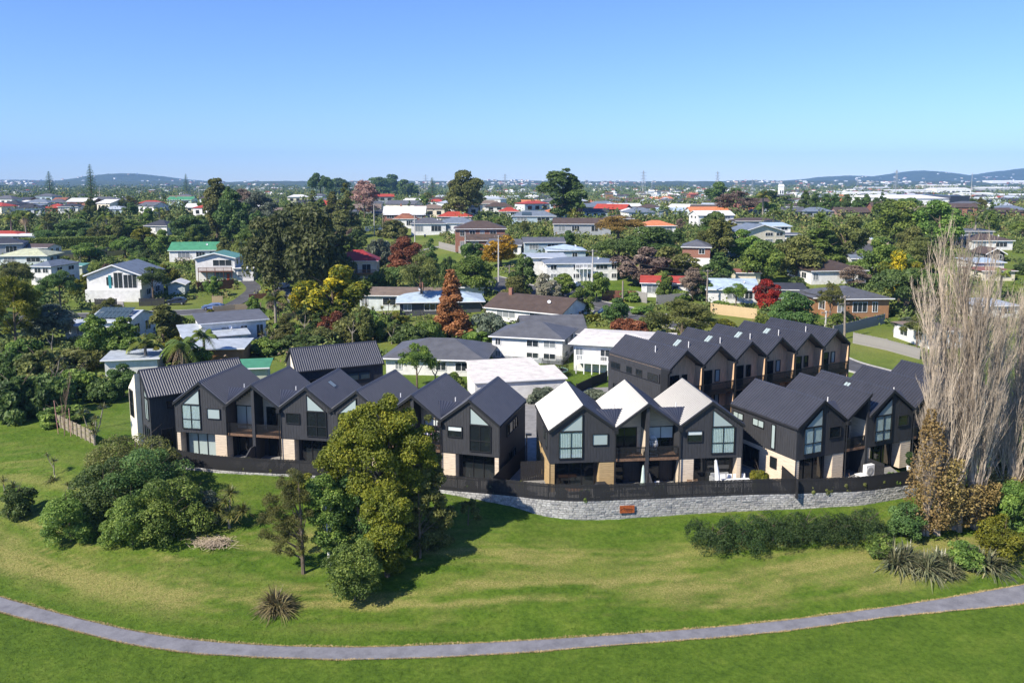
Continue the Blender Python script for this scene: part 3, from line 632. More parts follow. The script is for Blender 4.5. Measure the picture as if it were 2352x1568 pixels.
def gable_house_dark(loc, yaw, w, d, ez, rise, label, wins, endmat=None, ov=0.12):
    """detached charcoal house: ridge along local x, end walls at x=0 and x=w"""
    root = empty('gabled_townhouse', loc, yaw, label, 'townhouse'); yr = d / 2; zr = ez + rise
    wl = MB().prism([(0, 0, 0), (0, d, 0), (0, d, ez), (0, yr, zr), (0, 0, ez)], (w, 0, 0)).build('wall', M_CLAD, root)
    boards(wl, 0.02, w - .02, 0.02, lambda x: ez - .06, 0.0, M_CLAD)
    up = .16; rf = MB()
    for ya, yb in ((-ov, yr), (d + ov, yr)):
        za = ez - ov * rise / yr
        slab(rf, [(-ov, ya, za + up - .01), (w + ov, ya, za + up - .01), (w + ov, yb, zr + up - .01), (-ov, yb, zr + up - .01)], .15)
        rib_sheet(rf, (-ov, ya, za + up), (w + ov, ya, za + up), (-ov, yb, zr + up), (w + ov, yb, zr + up), 0.24, .045)
    ro = rf.build('roof', M_ROOF, root)
    MB().prism([(-ov - .02, yr - .17, zr + up - .07), (-ov - .02, yr, zr + up + .06), (-ov - .02, yr + .17, zr + up - .07)], (w + 2 * ov + .04, 0, 0)).build('ridge_cap', M_ROOF, ro)
    bg_ = MB()
    for ya, yb in ((-ov, yr), (d + ov, yr)):
        for xx in (-ov - .06, w + ov + .02): bg_.prism([(xx, ya, ez + up - .08), (xx, yb, zr + up + .02), (xx, yb, zr + up - .24), (xx, ya, ez + up - .34)], (.04, 0, 0))
    bg_.build('barge_board', M_TRIM, ro)
    MB().box(-.1, w + .1, -ov - .16, -ov - .03, ez - .05, ez + .07).build('gutter', M_TRIM, root)
    for k_ in wins:
        if k_[0] == 'F': _, a, b, z0, z1, kind, mu = k_; window(root, a, b, z0, z1, -0.022, kind, mull=mu)
        else: _, a, b, z0, z1, kind, mu = k_; window(root, a, b, z0, z1, 0.0, kind, mull=mu, ax='x', sgn=-1)
    return root, wl
# far left house: gable end faces the sun
yw0 = radians(37); o0 = at_z(342.5, 914, 5.5); o0.z = 0
r_, wl = gable_house_dark(o0, yw0, 9.9, 6.2, EZ, 2.1, 'dark detached townhouse at the left end with a sunlit cream gable panel', [('F', 1.6, 5.2, 4.2, 4.9, 'dark', (2.8, 4.0)), ('F', 1.0, 2.0, .1, 2.1, 'dark', ()), ('S', .45, 1.65, 3.1, 5.2, 'aqua', (1.05,)), ('S', .5, 2.2, .1, 2.2, 'dark', (1.3,))])
MB().prism([(-0.06, 3.2, 0), (-0.06, 6.14, 0), (-0.06, 6.14, 5.45), (-0.06, 3.2, 7.4)], (-0.5, 0, 0)).build('cream_panel', plain('cream_render', (0.72, 0.66, 0.54), 0.8, .06, 2), r_)
window(r_, 4.2, 5.5, 2.7, 5.4, -0.56, 'dark', mull=(4.9,), trans=(4.0,), ax='x', sgn=-1)
window(r_, 0, 0, 0, 0, 0.0, 'aqua', poly=[(.5, 5.35), (1.7, 5.35), (1.7, 6.3)], ax='x', sgn=-1)
# house behind the left row
o1 = at_z(682, 855, 5.8); o1.z = 0.2
r_, wl = gable_house_dark(o1, radians(26), 9.8, 6.0, 5.6, 2.0, 'dark townhouse with long ribbed roof behind the left row, cream end wall', [('F', 5.6, 8.2, 4.1, 4.9, 'blue', (6.9,)), ('F', 1.4, 4.6, 3.9, 4.6, 'dark', (3.0,))])
MB().prism([(-0.05, 0.4, 0), (-0.05, 3.0, 0), (-0.05, 3.0, 7.3), (-0.05, 0.4, 5.75)], (-0.04, 0, 0)).build('cream_panel', MATS['cream_render'], r_)

# rear three-storey row with stacked balconies
M_CEDAR = plain('warm_cedar_boards', (0.66, 0.44, 0.27), 0.75, 0.16, 2.0, 0.2, stretch=(4, 4, .5))
def rear_row():
    c = at_z(1536, 852.5, 7.9); yaw = radians(30.5); gw, n, D, ez, rise = 4.58, 6, 9.8, 7.9, 1.75
    root = empty('terrace_row', (c.x, c.y, 0.0), yaw, 'three storey charcoal terrace of six gables with stacked cream-lined balconies', 'townhouses'); W = gw * n
    FL3 = [2.25, 4.85]; rec = 1.05
    for g in range(n):
        x0, x1 = g * gw, (g + 1) * gw; xr = (x0 + x1) / 2; zr = ez + rise
        wl = MB().prism([(x0 + .01, rec, 0), (x1 - .01, rec, 0), (x1 - .01, rec, ez - .02), (xr, rec, zr - .03), (x0 + .01, rec, ez - .02)], (0, D - rec, 0)).build('unit_wall', M_CEDAR, root)
        boards(wl, x0 + .12, x1 - .12, FL3[1] + .1, lambda x: ez + rise * (1 - abs(x - xr) / (gw / 2)) - .15, rec, M_CEDAR, .3)
        for z in FL3:
            dk = MB().box(x0 + .1, x1 - .1, 0.02, rec, z - .2, z).build('balcony_deck', M_DECK, root); railing(root, x0 + .12, x1 - .15, -0.02, z - .1, z + 1.1, .12)
            window(root, x0 + .35, x0 + 2.2, z + .05, z + 2.15, rec - .025, 'dark', mull=(x0 + 1.28,)); window(root, x0 + 2.75, x0 + 3.3, z + .9, z + 2.1, rec - .025, 'aqua' if g % 2 else 'dark')
        window(root, x0 + .6, x1 - .8, 0.1, 2.0, rec - .005, 'dark', mull=(xr,))
        MB().box(x0 - .1, x0 + .1, .0, rec, 0, ez + .05).build('party_fin', M_TRIM, root)
        MB().box(x1 - .13, x1 - .105, 0.01, rec - .03, FL3[1] + .1, ez - .05).build('cream_lining', M_CEDAR, root); MB().box(x1 - .13, x1 - .105, 0.01, rec - .03, FL3[0] + .05, FL3[1] - .25).build('cream_lining', M_CEDAR, root)
        up = .16; rf = MB()
        for xa in (x0, x1):
            slab(rf, [(xa, -.10, ez + up - .01), (xr, -.10, zr + up - .01), (xr, D + .1, zr + up - .01), (xa, D + .1, ez + up - .01)], .15)
            rib_sheet(rf, (xa, -.10, ez + up), (xa, D + .1, ez + up), (xr, -.10, zr + up), (xr, D + .1, zr + up))
        ro = rf.build('roof', M_ROOF, root)
        MB().prism([(xr - .15, -.12, zr + up - .06), (xr, -.12, zr + up + .06), (xr + .15, -.12, zr + up - .06)], (0, D + .24, 0)).build('ridge_cap', M_ROOF, ro)
        bb = MB()
        for xa in (x0, x1): bb.prism([(xa, -.15, ez + up + .02), (xr, -.15, zr + up + .02), (xr, -.15, zr + up - .24), (xa, -.15, ez + up - .24)], (0, .04, 0))
        bb.build('barge_board', M_TRIM, ro)
        sk = MB().prism([(xr - .5, 5.2, zr - .5 * rise / (gw / 2) + .28), (xr - 1.2, 5.2, zr - 1.2 * rise / (gw / 2) + .28), (xr - 1.2, 5.2, zr - 1.2 * rise / (gw / 2)), (xr - .5, 5.2, zr - .5 * rise / (gw / 2))], (0, .7, 0))
        if g in (1, 2, 3, 4): sk.build('skylight', M_GAQUA, root)
        MB().tube([(xr - 1.0, 3.6, zr - .6), (xr - 1.0, 3.6, zr + .1)], .05, 6).build('vent_pipe', MATS['pvc_white'], root)
        MB().box(x0 - .16, x0 + .16, -.28, -.06, ez - .22, ez + .06).tube([(x0, -.12, .1), (x0, -.12, ez - .2)], .05, 6).build('downpipe', M_TRIM, root)
    MB().box(W - .1, W + .1, -.02, rec, 0, ez + .05).build('party_fin', M_TRIM, root)
    wl = MB().box(-.03, 0, 0, D, 0, ez - .02).build('end_wall', M_CLAD, root)
    for i in range(35): MB().box(-.055, -.03, .01 + i * D / 35, .01 + (i + 1) * D / 35 - .016, .02, ez - .05).build('board', M_CLAD, wl)
    fr = MB().box(-.20, -.055, 1.2, 9.3, ez - 1.45, ez - .55).build('window_band', M_CLAD, root)
    for a, b in ((1.4, 2.9), (3.9, 4.8), (5.6, 6.4), (7.6, 9.1)): window(root, a, b, ez - 1.3, ez - .7, -.20, 'dark', mull=((a + b) / 2,), ax='x', sgn=-1, d=.05)
    window(root, 7.2, 8.8, ez - 4.4, ez - 3.1, -.055, 'dark', mull=(8.0,), ax='x', sgn=-1); window(root, 1.0, 3.4, ez - 5.3, ez - 4.7, -.055, 'aqua', mull=(2.2,), ax='x', sgn=-1)
    return root
rear_row()
# ------------------------------------------------------------------ plants
def leaf_mat(name, dark, mid, light, trans=0.40, rough=0.55, hue=0.016):
    m, nt, p, o = new_mat(name); at = N(nt, 'ShaderNodeAttribute', attribute_name='tint'); oi = N(nt, 'ShaderNodeObjectInfo')
    r = ramp(nt, at.outputs['Fac'], [(0.0, dark), (0.5, mid), (1.0, light)])
    hs = N(nt, 'ShaderNodeHueSaturation'); nt.links.new(r.outputs[0], hs.inputs['Color'])
    a = N(nt, 'ShaderNodeMapRange'); a.inputs[3].default_value = 0.5 - 1.5 * hue; a.inputs[4].default_value = 0.5 + 0.4 * hue; nt.links.new(oi.outputs['Random'], a.inputs[0]); nt.links.new(a.outputs[0], hs.inputs['Hue'])
    b = N(nt, 'ShaderNodeMath', operation='MULTIPLY_ADD'); b.inputs[1].default_value = 0.5; b.inputs[2].default_value = 1.12; nt.links.new(oi.outputs['Random'], b.inputs[0]); nt.links.new(b.outputs[0], hs.inputs['Value'])
    nt.links.new(hs.outputs[0], p.inputs['Base Color']); p.inputs['Roughness'].default_value = rough; p.inputs['Specular IOR Level'].default_value = 0.35
    t = N(nt, 'ShaderNodeBsdfTranslucent'); nt.links.new(hs.outputs[0], t.inputs[0]); ms = N(nt, 'ShaderNodeMixShader'); ms.inputs[0].default_value = trans
    nt.links.new(p.outputs[0], ms.inputs[1]); nt.links.new(t.outputs[0], ms.inputs[2]); nt.links.new(ms.outputs[0], o.inputs['Surface']); return m
LM = dict(
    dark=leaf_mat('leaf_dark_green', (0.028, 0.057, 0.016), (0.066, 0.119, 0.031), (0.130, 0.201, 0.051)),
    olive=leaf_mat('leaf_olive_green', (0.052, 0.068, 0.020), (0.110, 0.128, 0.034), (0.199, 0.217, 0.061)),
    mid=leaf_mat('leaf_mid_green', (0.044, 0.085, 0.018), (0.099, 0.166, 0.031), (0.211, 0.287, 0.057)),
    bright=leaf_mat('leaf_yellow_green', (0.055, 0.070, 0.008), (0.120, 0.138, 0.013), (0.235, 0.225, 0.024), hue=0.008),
    gold=leaf_mat('leaf_golden', (0.144, 0.099, 0.007), (0.325, 0.226, 0.014), (0.496, 0.361, 0.027)),
    wattle=leaf_mat('leaf_wattle_blossom', (0.036, 0.060, 0.010), (0.108, 0.126, 0.012), (0.504, 0.396, 0.014)),
    rust=leaf_mat('leaf_rust_brown', (0.115, 0.049, 0.018), (0.246, 0.111, 0.041), (0.377, 0.189, 0.082), hue=0.004),
    red=leaf_mat('leaf_scarlet', (0.090, 0.007, 0.006), (0.235, 0.020, 0.011), (0.379, 0.054, 0.018), hue=0.004),
    maroon=leaf_mat('leaf_russet', (0.074, 0.026, 0.013), (0.156, 0.057, 0.028), (0.262, 0.107, 0.049), hue=0.004),
    grey=leaf_mat('leaf_grey_green', (0.056, 0.073, 0.048), (0.106, 0.131, 0.088), (0.188, 0.219, 0.150)),
    cream=leaf_mat('leaf_cream_blossom', (0.108, 0.113, 0.063), (0.235, 0.235, 0.153), (0.379, 0.370, 0.271)),
    blade=leaf_mat('leaf_sword', (0.050, 0.068, 0.016), (0.099, 0.113, 0.032), (0.216, 0.198, 0.050), 0.15, 0.4),
    flax=leaf_mat('leaf_flax', (0.045, 0.059, 0.027), (0.104, 0.113, 0.059), (0.235, 0.216, 0.117), 0.1, 0.35),
    bronze=leaf_mat('leaf_bronze_flax', (0.050, 0.042, 0.020), (0.12, 0.105, 0.045), (0.25, 0.21, 0.09), 0.1, 0.4),
    frond=leaf_mat('leaf_palm', (0.039, 0.066, 0.013), (0.094, 0.132, 0.024), (0.220, 0.231, 0.050), 0.2, 0.45),
    pohu=leaf_mat('leaf_pohutukawa', (0.034, 0.050, 0.016), (0.066, 0.088, 0.027), (0.118, 0.140, 0.042)),
    hedge=leaf_mat('leaf_hedge', (0.014, 0.034, 0.009), (0.032, 0.064, 0.016), (0.062, 0.100, 0.026), hue=0.006),
)
M_BARK = plain('grey_brown_bark', (0.15, 0.115, 0.085), 0.9, 0.35, 5, 0.2, stretch=(1, 1, .3)); M_PALE = plain('pale_lichen_bark', (0.44, 0.365, 0.28), 0.9, 0.3, 4, 0.2, stretch=(1, 1, .4))
M_PALMBARK = plain('palm_bark', (0.27, 0.235, 0.19), 0.9, 0.25, 6)

def leaves(P, Nn, size, R, asp=0.55):
    """one folded leaf quad per point; Nn roughly the facing direction"""
    n = len(P); Nn = Nn / np.maximum(np.linalg.norm(Nn, axis=1, keepdims=True), 1e-6); rv = R.normal(size=(n, 3)); a = np.cross(Nn, rv); a /= np.maximum(np.linalg.norm(a, axis=1, keepdims=True), 1e-6); b = np.cross(Nn, a)
    s = (size * R.uniform(0.6, 1.35, n))[:, None]; V = np.empty((n, 4, 3)); V[:, 0] = P - a * s; V[:, 1] = P - b * s * asp + Nn * s * .15; V[:, 2] = P + a * s; V[:, 3] = P + b * s * asp + Nn * s * .15
    return V.reshape(-1, 3), np.arange(4 * n).reshape(n, 4)
def lobe_cloud(lobes, n, size, R, rand=0.8, shell=0.62, squash=0.8, under=0.35, asp=0.55):
    """leaves through the outer shell of many overlapping lobes: (x, y, z, r)"""
    L = np.array(lobes, float); w = L[:, 3] ** 2; k = R.choice(len(L), n, p=w / w.sum()); d = R.normal(size=(n, 3)); d[:, 2] = np.where((d[:, 2] < 0) & (R.random(n) > under), -d[:, 2], d[:, 2])
    d /= np.linalg.norm(d, axis=1, keepdims=True); rr = L[k, 3] * (shell + (1.04 - shell) * R.random(n) ** 0.7); off = d * rr[:, None]; off[:, 2] *= squash
    P = L[k, :3] + off; Nn = d + R.normal(size=(n, 3)) * rand + np.array([0, 0, 0.35])
    keep = np.ones(n, bool)
    for l in L:                                   # nothing grows deep inside a neighbouring lobe
        q = (P - l[:3]); q[:, 2] /= squash; keep &= (np.einsum('ij,ij->i', q, q) > (l[3] * shell * 0.9) ** 2) | (np.abs(L[k, 3] - l[3]) < 1e-9)
    P, Nn, k = P[keep], Nn[keep], k[keep]; lt = R.random(len(L)); tint = np.clip(0.55 * lt[k] + 0.6 * R.random(len(P)) - 0.07, 0, 1)
    V, F = leaves(P, Nn, size, R, asp); return V, F, np.repeat(tint, 4)
def env_lobes(kind, H, Rr, R, n):
    """lobe centres inside a crown outline; z from 0 to H"""
    out = []
    for i in range(n):
        if kind == 'round':
            d = R.normal(size=3); d /= np.linalg.norm(d); d[2] = d[2] if d[2] > -0.85 else -d[2]; f = R.uniform(0.40, 0.88); out.append((d[0] * Rr * f, d[1] * Rr * f, H * 0.47 + d[2] * H * 0.52 * f, Rr * R.uniform(0.18, 0.38)))
        elif kind == 'spread':
            a = R.uniform(0, 2 * pi); f = sqrt(R.random()) * 0.85; top = 1 - f * f * 0.62; out.append((cos(a) * Rr * f, sin(a) * Rr * f, H * (top * R.uniform(0.55, 0.86)), Rr * R.uniform(0.17, 0.29)))
        elif kind == 'oval':
            z = R.uniform(0.03, 0.94); a = R.uniform(0, 2 * pi); e = sin(pi * min(0.97, z * 0.85 + 0.13)); f = R.uniform(0.30, 0.88) * e; out.append((cos(a) * Rr * f, sin(a) * Rr * f, H * z, Rr * (0.15 + 0.17 * e) * R.uniform(0.7, 1.3)))
        elif kind == 'cone':
            z = R.random() ** 1.3 * 0.95; a = R.uniform(0, 2 * pi); e = (1 - z) ** 0.8; f = R.uniform(0.45, 0.78) * e; out.append((cos(a) * Rr * f, sin(a) * Rr * f, H * z + .05 * H, Rr * (0.10 + 0.26 * e) * R.uniform(0.8, 1.2)))
        elif kind == 'column':
            z = R.uniform(0.04, 0.93); a = R.uniform(0, 2 * pi); e = 1.0 if z < .7 else (1.15 - z) / .45; f = R.uniform(0.3, 0.62) * e; out.append((cos(a) * Rr * f, sin(a) * Rr * f, H * z, Rr * 0.42 * e * R.uniform(0.8, 1.15)))
        elif kind == 'shrub':
            a = R.uniform(0, 2 * pi); f = sqrt(R.random()) * 0.82; out.append((cos(a) * Rr * f, sin(a) * Rr * f, H * R.uniform(0.1, 0.80) * (1 - f * f * .5), Rr * R.uniform(0.18, 0.36)))
    return out
def limb_tree(H, crown0, r0, R, n=5, reach=2.0, mat=None, name='trunk'):
    mb = MB(); bend = R.uniform(-.12, .12, 2) * H * .3; pts = [(bend[0] * t * t, bend[1] * t * t, H * t) for t in (0, .2, .45, .7, .95)]; mb.tube(pts, [r0 * 1.3, r0, r0 * .8, r0 * .5, r0 * .15], 7)
    for i in range(n):
        t = R.uniform(max(.15, crown0 * .8), .75); a = R.uniform(0, 2 * pi); p0 = Vector((bend[0] * t * t, bend[1] * t * t, H * t)); d = Vector((cos(a), sin(a), R.uniform(.5, 1.2))) * reach
        mb.tube([p0, p0 + d * .45 + Vector((0, 0, .1 * reach)), p0 + d], [r0 * .45, r0 * .3, r0 * .08], 5)
    return mb.mesh(name, mat or M_BARK)
KIT = {}
def kit(key, kind, H, Rr, n_l, n_leaf, size, crown0, trunk_r, seed, squash=0.8, rand=0.8, shell=.62, asp=.55):
    """crown mesh without material slot fixed: material is linked per object"""
    R = np.random.default_rng(seed); c0 = H * crown0; lob = env_lobes(kind, H - c0, Rr, R, n_l); V, F, A = lobe_cloud(lob, n_leaf, size, R, rand, shell, squash, asp=asp); V[:, 2] += c0
    me = np_mesh('crown', V, F, None, A); me.materials.append(LM['mid']); tr = limb_tree(H * .85, crown0, trunk_r, R, 6, Rr * .7); KIT[key] = (me, tr, H, Rr); return KIT[key]
kit('round1', 'round', 8, 4.0, 40, 9000, .26, .05, .22, 1); kit('round2', 'round', 8, 3.8, 36, 9000, .26, .06, .22, 2); kit('round3', 'round', 8, 4.2, 50, 10000, .24, .03, .24, 12)
kit('spread1', 'spread', 8, 5.6, 46, 11000, .26, .20, .34, 3, .7); kit('spread2', 'spread', 8, 5.2, 40, 11000, .26, .22, .32, 4, .65)
kit('oval1', 'oval', 10, 3.2, 44, 8500, .25, .10, .2, 5); kit('oval2', 'oval', 10, 3.0, 46, 8500, .25, .12, .2, 6)
kit('cone1', 'cone', 11, 2.7, 80, 11500, .24, .04, .22, 7, .9); kit('cone2', 'cone', 11, 3.2, 46, 8500, .24, .03, .22, 8, .7)
kit('column1', 'column', 9, 1.7, 22, 6500, .22, .03, .16, 9, 1.0)
kit('shrub1', 'shrub', 3, 2.4, 26, 5000, .20, .0, .08, 10); kit('shrub2', 'shrub', 3, 2.2, 30, 5000, .20, .0, .08, 11)
kit('feather1', 'oval', 9, 3.4, 34, 7500, .26, .18, .16, 13, .8, 1.4, .25, .25); kit('feather2', 'spread', 8, 4.2, 30, 7500, .26, .26, .2, 14, .7, 1.4, .25, .25)
# crowns with other leaf colours share geometry, not material
CROWN_ME = {}
def crown_mesh(key, leaf):
    return KIT[key][0]
TREES = []     # (root, world position, radius) of everything planted, for spacing
def tree(key, leaf, pos, H, Rr=None, label=None, name='tree', cat='tree', rz=None, group=None, lean=0):
    me, tr, h0, r0 = KIT[key]; rz = random.Random(int(pos[0] * 97 + pos[1] * 31)).uniform(0, 6.28) if rz is None else rz
    root = empty(name, pos, rz, label, cat, group); sx = (Rr / r0) if Rr else H / h0; root.scale = (sx, sx, H / h0)
    link('trunk', tr, root); _c = link('crown', crown_mesh(key, leaf), root); _c.material_slots[0].link = 'OBJECT'; _c.material_slots[0].material = LM[leaf]; TREES.append((root, Vector(pos), (Rr or H / h0 * r0))); return root

def sword_rosettes(heads, n, length, width, R, droop=0.5, up=0.15):
    """spiky sword-leaf heads (cabbage tree, flax): list of (centre, radius scale, tilt)"""
    Vs, Fs, As = [], [], []; b = 0
    for c, sc_, upb in heads:
        c = np.array(c); d = R.normal(size=(n, 3)); d[:, 2] = np.abs(d[:, 2]) * upb + up * R.normal(size=n) * .5 + upb * .2; d /= np.linalg.norm(d, axis=1, keepdims=True)
        L = length * sc_ * R.uniform(.65, 1.1, n); s = np.cross(d, [0, 0, 1.0]); s /= np.maximum(np.linalg.norm(s, axis=1, keepdims=True), 1e-6)
        w = width * sc_ * R.uniform(.7, 1.2, n)[:, None]; V = np.empty((n, 6, 3)); ts = [0, .55, 1.0]
        for j, t in enumerate(ts):
            p = c + d * (L * t)[:, None]; p[:, 2] -= droop * L * t ** 2.5 * (0.4 + .6 * np.hypot(d[:, 0], d[:, 1])); ww = w * (0.7, 1.0, 0.12)[j]; V[:, 2 * j] = p - s * ww / 2; V[:, 2 * j + 1] = p + s * ww / 2
        f = np.array([[0, 1, 3, 2], [2, 3, 5, 4]]); F = (np.arange(n)[:, None, None] * 6 + f[None]).reshape(-1, 4) + b; b += 6 * n
        Vs.append(V.reshape(-1, 3)); Fs.append(F); As.append(np.repeat(np.clip(R.random(n) * .8 + .25 * (d[:, 2] < .1), 0, 1), 6))
    return np.concatenate(Vs), np.concatenate(Fs), np.concatenate(As)
def cabbage_tree(pos, heads, label, leaf='blade', n=60, length=.75, width=.06, trunk_r=.09, cat='cabbage tree', rz=0, scale=1):
    """heads: (x, y, z) of leaf heads above the base, joined by forking stems"""
    R = np.random.default_rng(int(abs(pos[0]) * 13 + abs(pos[1]) * 7)); root = empty('cabbage_tree', pos, rz, label, cat); root.scale = (scale,) * 3; mb = MB(); fork = min(h[2] for h in heads) * .55
    mb.tube([(0, 0, -.2), (0, 0, fork)], [trunk_r * 1.3, trunk_r], 6)
    for h in heads: mb.tube([(0, 0, fork * .95), (h[0] * .6, h[1] * .6, fork + (h[2] - fork) * .45), h], [trunk_r, trunk_r * .75, trunk_r * .6], 6)
    mb.build('trunk', M_PALMBARK, root)
    for h in heads:
        V, F, A = sword_rosettes([(h, R.uniform(.85, 1.15), .75)], n, length, width, R, .35, .5); link('leaf_head', np_mesh('leaf_head', V, F, LM[leaf], A), root)
    return root
def flax(pos, Rr, H, n, label, leaf='flax', name='flax_bush', cat='flax', width=.085):
    R = np.random.default_rng(int(abs(pos[0]) * 17 + abs(pos[1]) * 5)); root = empty(name, pos, 0, label, cat); nf = 7
    hs = [((R.normal() * Rr * .28, R.normal() * Rr * .28, 0), R.uniform(.8, 1.1), 1.25) for _ in range(nf)]
    for h in hs:
        V, F, A = sword_rosettes([h], n // nf, H * 1.25, width, R, .55, .1); link('leaf_fan', np_mesh('leaf_fan', V, F, LM[leaf], A), root)
    return root
def palm_meshes(R, nf=13, L=2.4, nl=26, leaf='frond', arch=.9):
    Vs, Fs, As = [], [], []; b = 0
    for i in range(nf):
        a = 2 * pi * i / nf * 1.0 + R.uniform(-.25, .25); el = R.uniform(.05, 1.15); l = L * R.uniform(.8, 1.1); t = np.linspace(.08, 1, nl)
        hx = l * t * cos(el) * (1 - .12 * t); z = l * t * sin(el) - arch * l * t ** 2.2 * (.35 + .65 * cos(el)); pts = np.c_[hx * cos(a), hx * sin(a), z]; sd = np.array([-sin(a), cos(a), 0])
        ll = l * .30 * np.sin(pi * (t * .86 + .12)); tint = R.uniform(.1, .9)
        for s in (-1, 1):
            tip = pts + sd * (s * ll * .8)[:, None] + np.c_[cos(a) * ll * .35, sin(a) * ll * .35, -ll * (.35 + .3 * R.random(nl))]; w = (l / nl * .75); fw = np.array([cos(a), sin(a), 0]) * w
            V = np.stack([pts - fw, pts + fw, tip + fw * .15, tip - fw * .15], 1); Vs.append(V.reshape(-1, 3)); Fs.append(np.arange(4 * nl).reshape(nl, 4) + b); b += 4 * nl; As.append(np.full(4 * nl, tint))
    return np_mesh('crown', np.concatenate(Vs), np.concatenate(Fs), LM[leaf], np.concatenate(As))
PALM_CR = [palm_meshes(np.random.default_rng(20 + i), 15, 2.6) for i in range(3)]
PALM_TR = MB().tube([(0, 0, -.3), (0.03, 0, .35), (0, .02, .8), (0, 0, 1.0)], [.22, .16, .14, .12], 8).mesh('trunk', M_PALMBARK)
def palm(pos, H, label, s=1.0, i=0, skirt=False, rz=0):
    root = empty('palm_tree', pos, rz, label, 'palm'); o = link('trunk', PALM_TR, root); o.scale = (s, s, H); c = link('crown', PALM_CR[i % 3], root, (0, 0, H)); c.scale = (s, s, s)
    if skirt:
        R = np.random.default_rng(3); V, F, A = sword_rosettes([((0, 0, H - .1), 1, -.9)], 120, 1.6 * s, .10, R, .7, .1); link('dead_skirt', np_mesh('dead_skirt', V, F, plain('dead_frond', (.36, .26, .16), .9, .2, 3), A), root)
    TREES.append((root, Vector(pos), 1.6 * s)); return root
def norfolk(H, Rr, seed):
    R = np.random.default_rng(seed); mb = MB(); mb.tube([(0, 0, 0), (0, 0, H * .6), (0, 0, H)], [.35, .2, .02], 6); Vs, Fs = [], []; b = 0; nt_ = int(H / .85)
    for k in range(nt_):
        z = H * (.12 + .87 * k / nt_); r_ = Rr * (1 - k / nt_) ** .75 + .15; nb_ = 7
        for j in range(nb_):
            a = 2 * pi * (j + .5 * (k % 2)) / nb_ + R.uniform(-.2, .2); l = r_ * R.uniform(.8, 1.1); n = max(6, int(l * 9)); t = np.linspace(.15, 1, n); p = np.c_[cos(a) * l * t, sin(a) * l * t, z + l * (.05 * t + .22 * t * t)]
            V, F = leaves(p + R.normal(size=(n, 3)) * .05, R.normal(size=(n, 3)) + [0, 0, 1], .26 * (1.1 - .4 * t), R, .5); Vs.append(V); Fs.append(F + b); b += len(V)
    V = np.concatenate(Vs); return np_mesh('crown', V, np.concatenate(Fs), LM['dark'], np.random.default_rng(1).random(len(V)) * .8), mb.mesh('trunk', M_BARK)
NORF = norfolk(20, 3.6, 5)
def norfolk_pine(pos, H, label, wide=1.0):
    root = empty('norfolk_pine', pos, 0, label, 'pine'); s = H / 20; root.scale = (s * wide, s * wide, s); link('trunk', NORF[1], root); link('crown', NORF[0], root); TREES.append((root, Vector(pos), 3 * s)); return root
def twig_tree(H, spread, seed, n1=16, n2=9, n3=3, up=1.0, r0=.22, base=.12, stems=1):
    """leafless tree: recursive tapering branches"""
    R = random.Random(seed); mb = MB()
    def grow(p, d, L, r, lev):
        k = 3 if lev < 2 else 2; pts = [p]; dd = d.copy()
        for i in range(k): dd = (dd + Vector((R.uniform(-.18, .18), R.uniform(-.18, .18), .22 * up))).normalized(); pts.append(pts[-1] + dd * (L / k))
        mb.tube(pts, [r * (1 - .8 * i / k) for i in range(k + 1)], 5 if lev == 0 else 3, cap=False)
        m = (n1, n2, n3, 0)[lev]
        for i in range(m):
            f = R.uniform(base if lev == 0 else .2, .97) * k; j = min(int(f), k - 1); q = pts[j].lerp(pts[j + 1], f - j); a = R.uniform(0, 2 * pi); o = spread * R.uniform(.6, 1.3)
            ax = (pts[j + 1] - pts[j]).normalized(); sd = ax.cross(Vector((cos(a), sin(a), .3))).normalized(); nd = (ax + sd * o).normalized(); Ln = L * (.42 if lev == 0 else .5) * R.uniform(.6, 1.15) * (1.1 - .55 * f / k)
            grow(q, nd, Ln, r * (.26 if lev == 0 else .38) * (1 - .6 * f / k) + .005, lev + 1)
    for s in range(stems):
        a = 2 * pi * s / stems; grow(Vector((cos(a) * .3 * (stems > 1), sin(a) * .3 * (stems > 1), -.2)), Vector((cos(a) * .05 * (stems > 1), sin(a) * .05 * (stems > 1), 1)).normalized(), H * (1 if s == 0 else R.uniform(.7, .95)), r0 * (1 if s == 0 else .8), 0)
    return mb
# ------------------------------------------------------------------ planting on the reserve
def bush(px, py, wpx, hpx, leaf, n, size, label, kind='shrub', name='shrub', cat='shrub', crown0=0.0, nl=46, squash=.85, rand=.8, shell=.6, asp=.55, trunk=None, yoff=0, rmul=1.0, bark=None):
    """near plant with its own crown: photo base point, width and height in photo pixels"""
    g = G(px, py); dep = g.y * cos(TILT) + (CAMZ - g.z) * sin(TILT); sc_ = dep / FPX; Rr = wpx * sc_ / 2 * rmul; Hh = hpx * sc_ * 1.06
    R = np.random.default_rng(int(px * 3 + py)); g.y += yoff; g.z = T(g.x, g.y); c0 = Hh * crown0
    lob = env_lobes(kind, Hh - c0, Rr, R, nl); V, F, A = lobe_cloud(lob, n, size, R, rand, shell, squash, asp=asp); V[:, 2] += c0
    root = empty(name, g, 0, label, cat); link('crown', np_mesh('crown', V, F, LM[leaf], A), root)
    link('trunk' if trunk else 'stem', limb_tree(Hh * .85, max(crown0, .1), trunk or .05, R, 7, Rr * .7, bark), root); TREES.append((root, g.copy(), Rr)); return root
S = .10
bush(163, 1242, 130, 150, 'mid', 15000, S, 'lowest leafy shrub at the left tip of the big bush mass')
bush(245, 1205, 175, 175, 'dark', 17000, S, 'dark leafy shrub in the left middle of the bush mass')
bush(318, 1130, 200, 150, 'olive', 17000, S, 'olive shrub crowning the top of the bush mass')
bush(385, 1128, 90, 110, 'olive', 7000, S, 'ragged shrub on the upper right of the bush mass, against the slat fence')
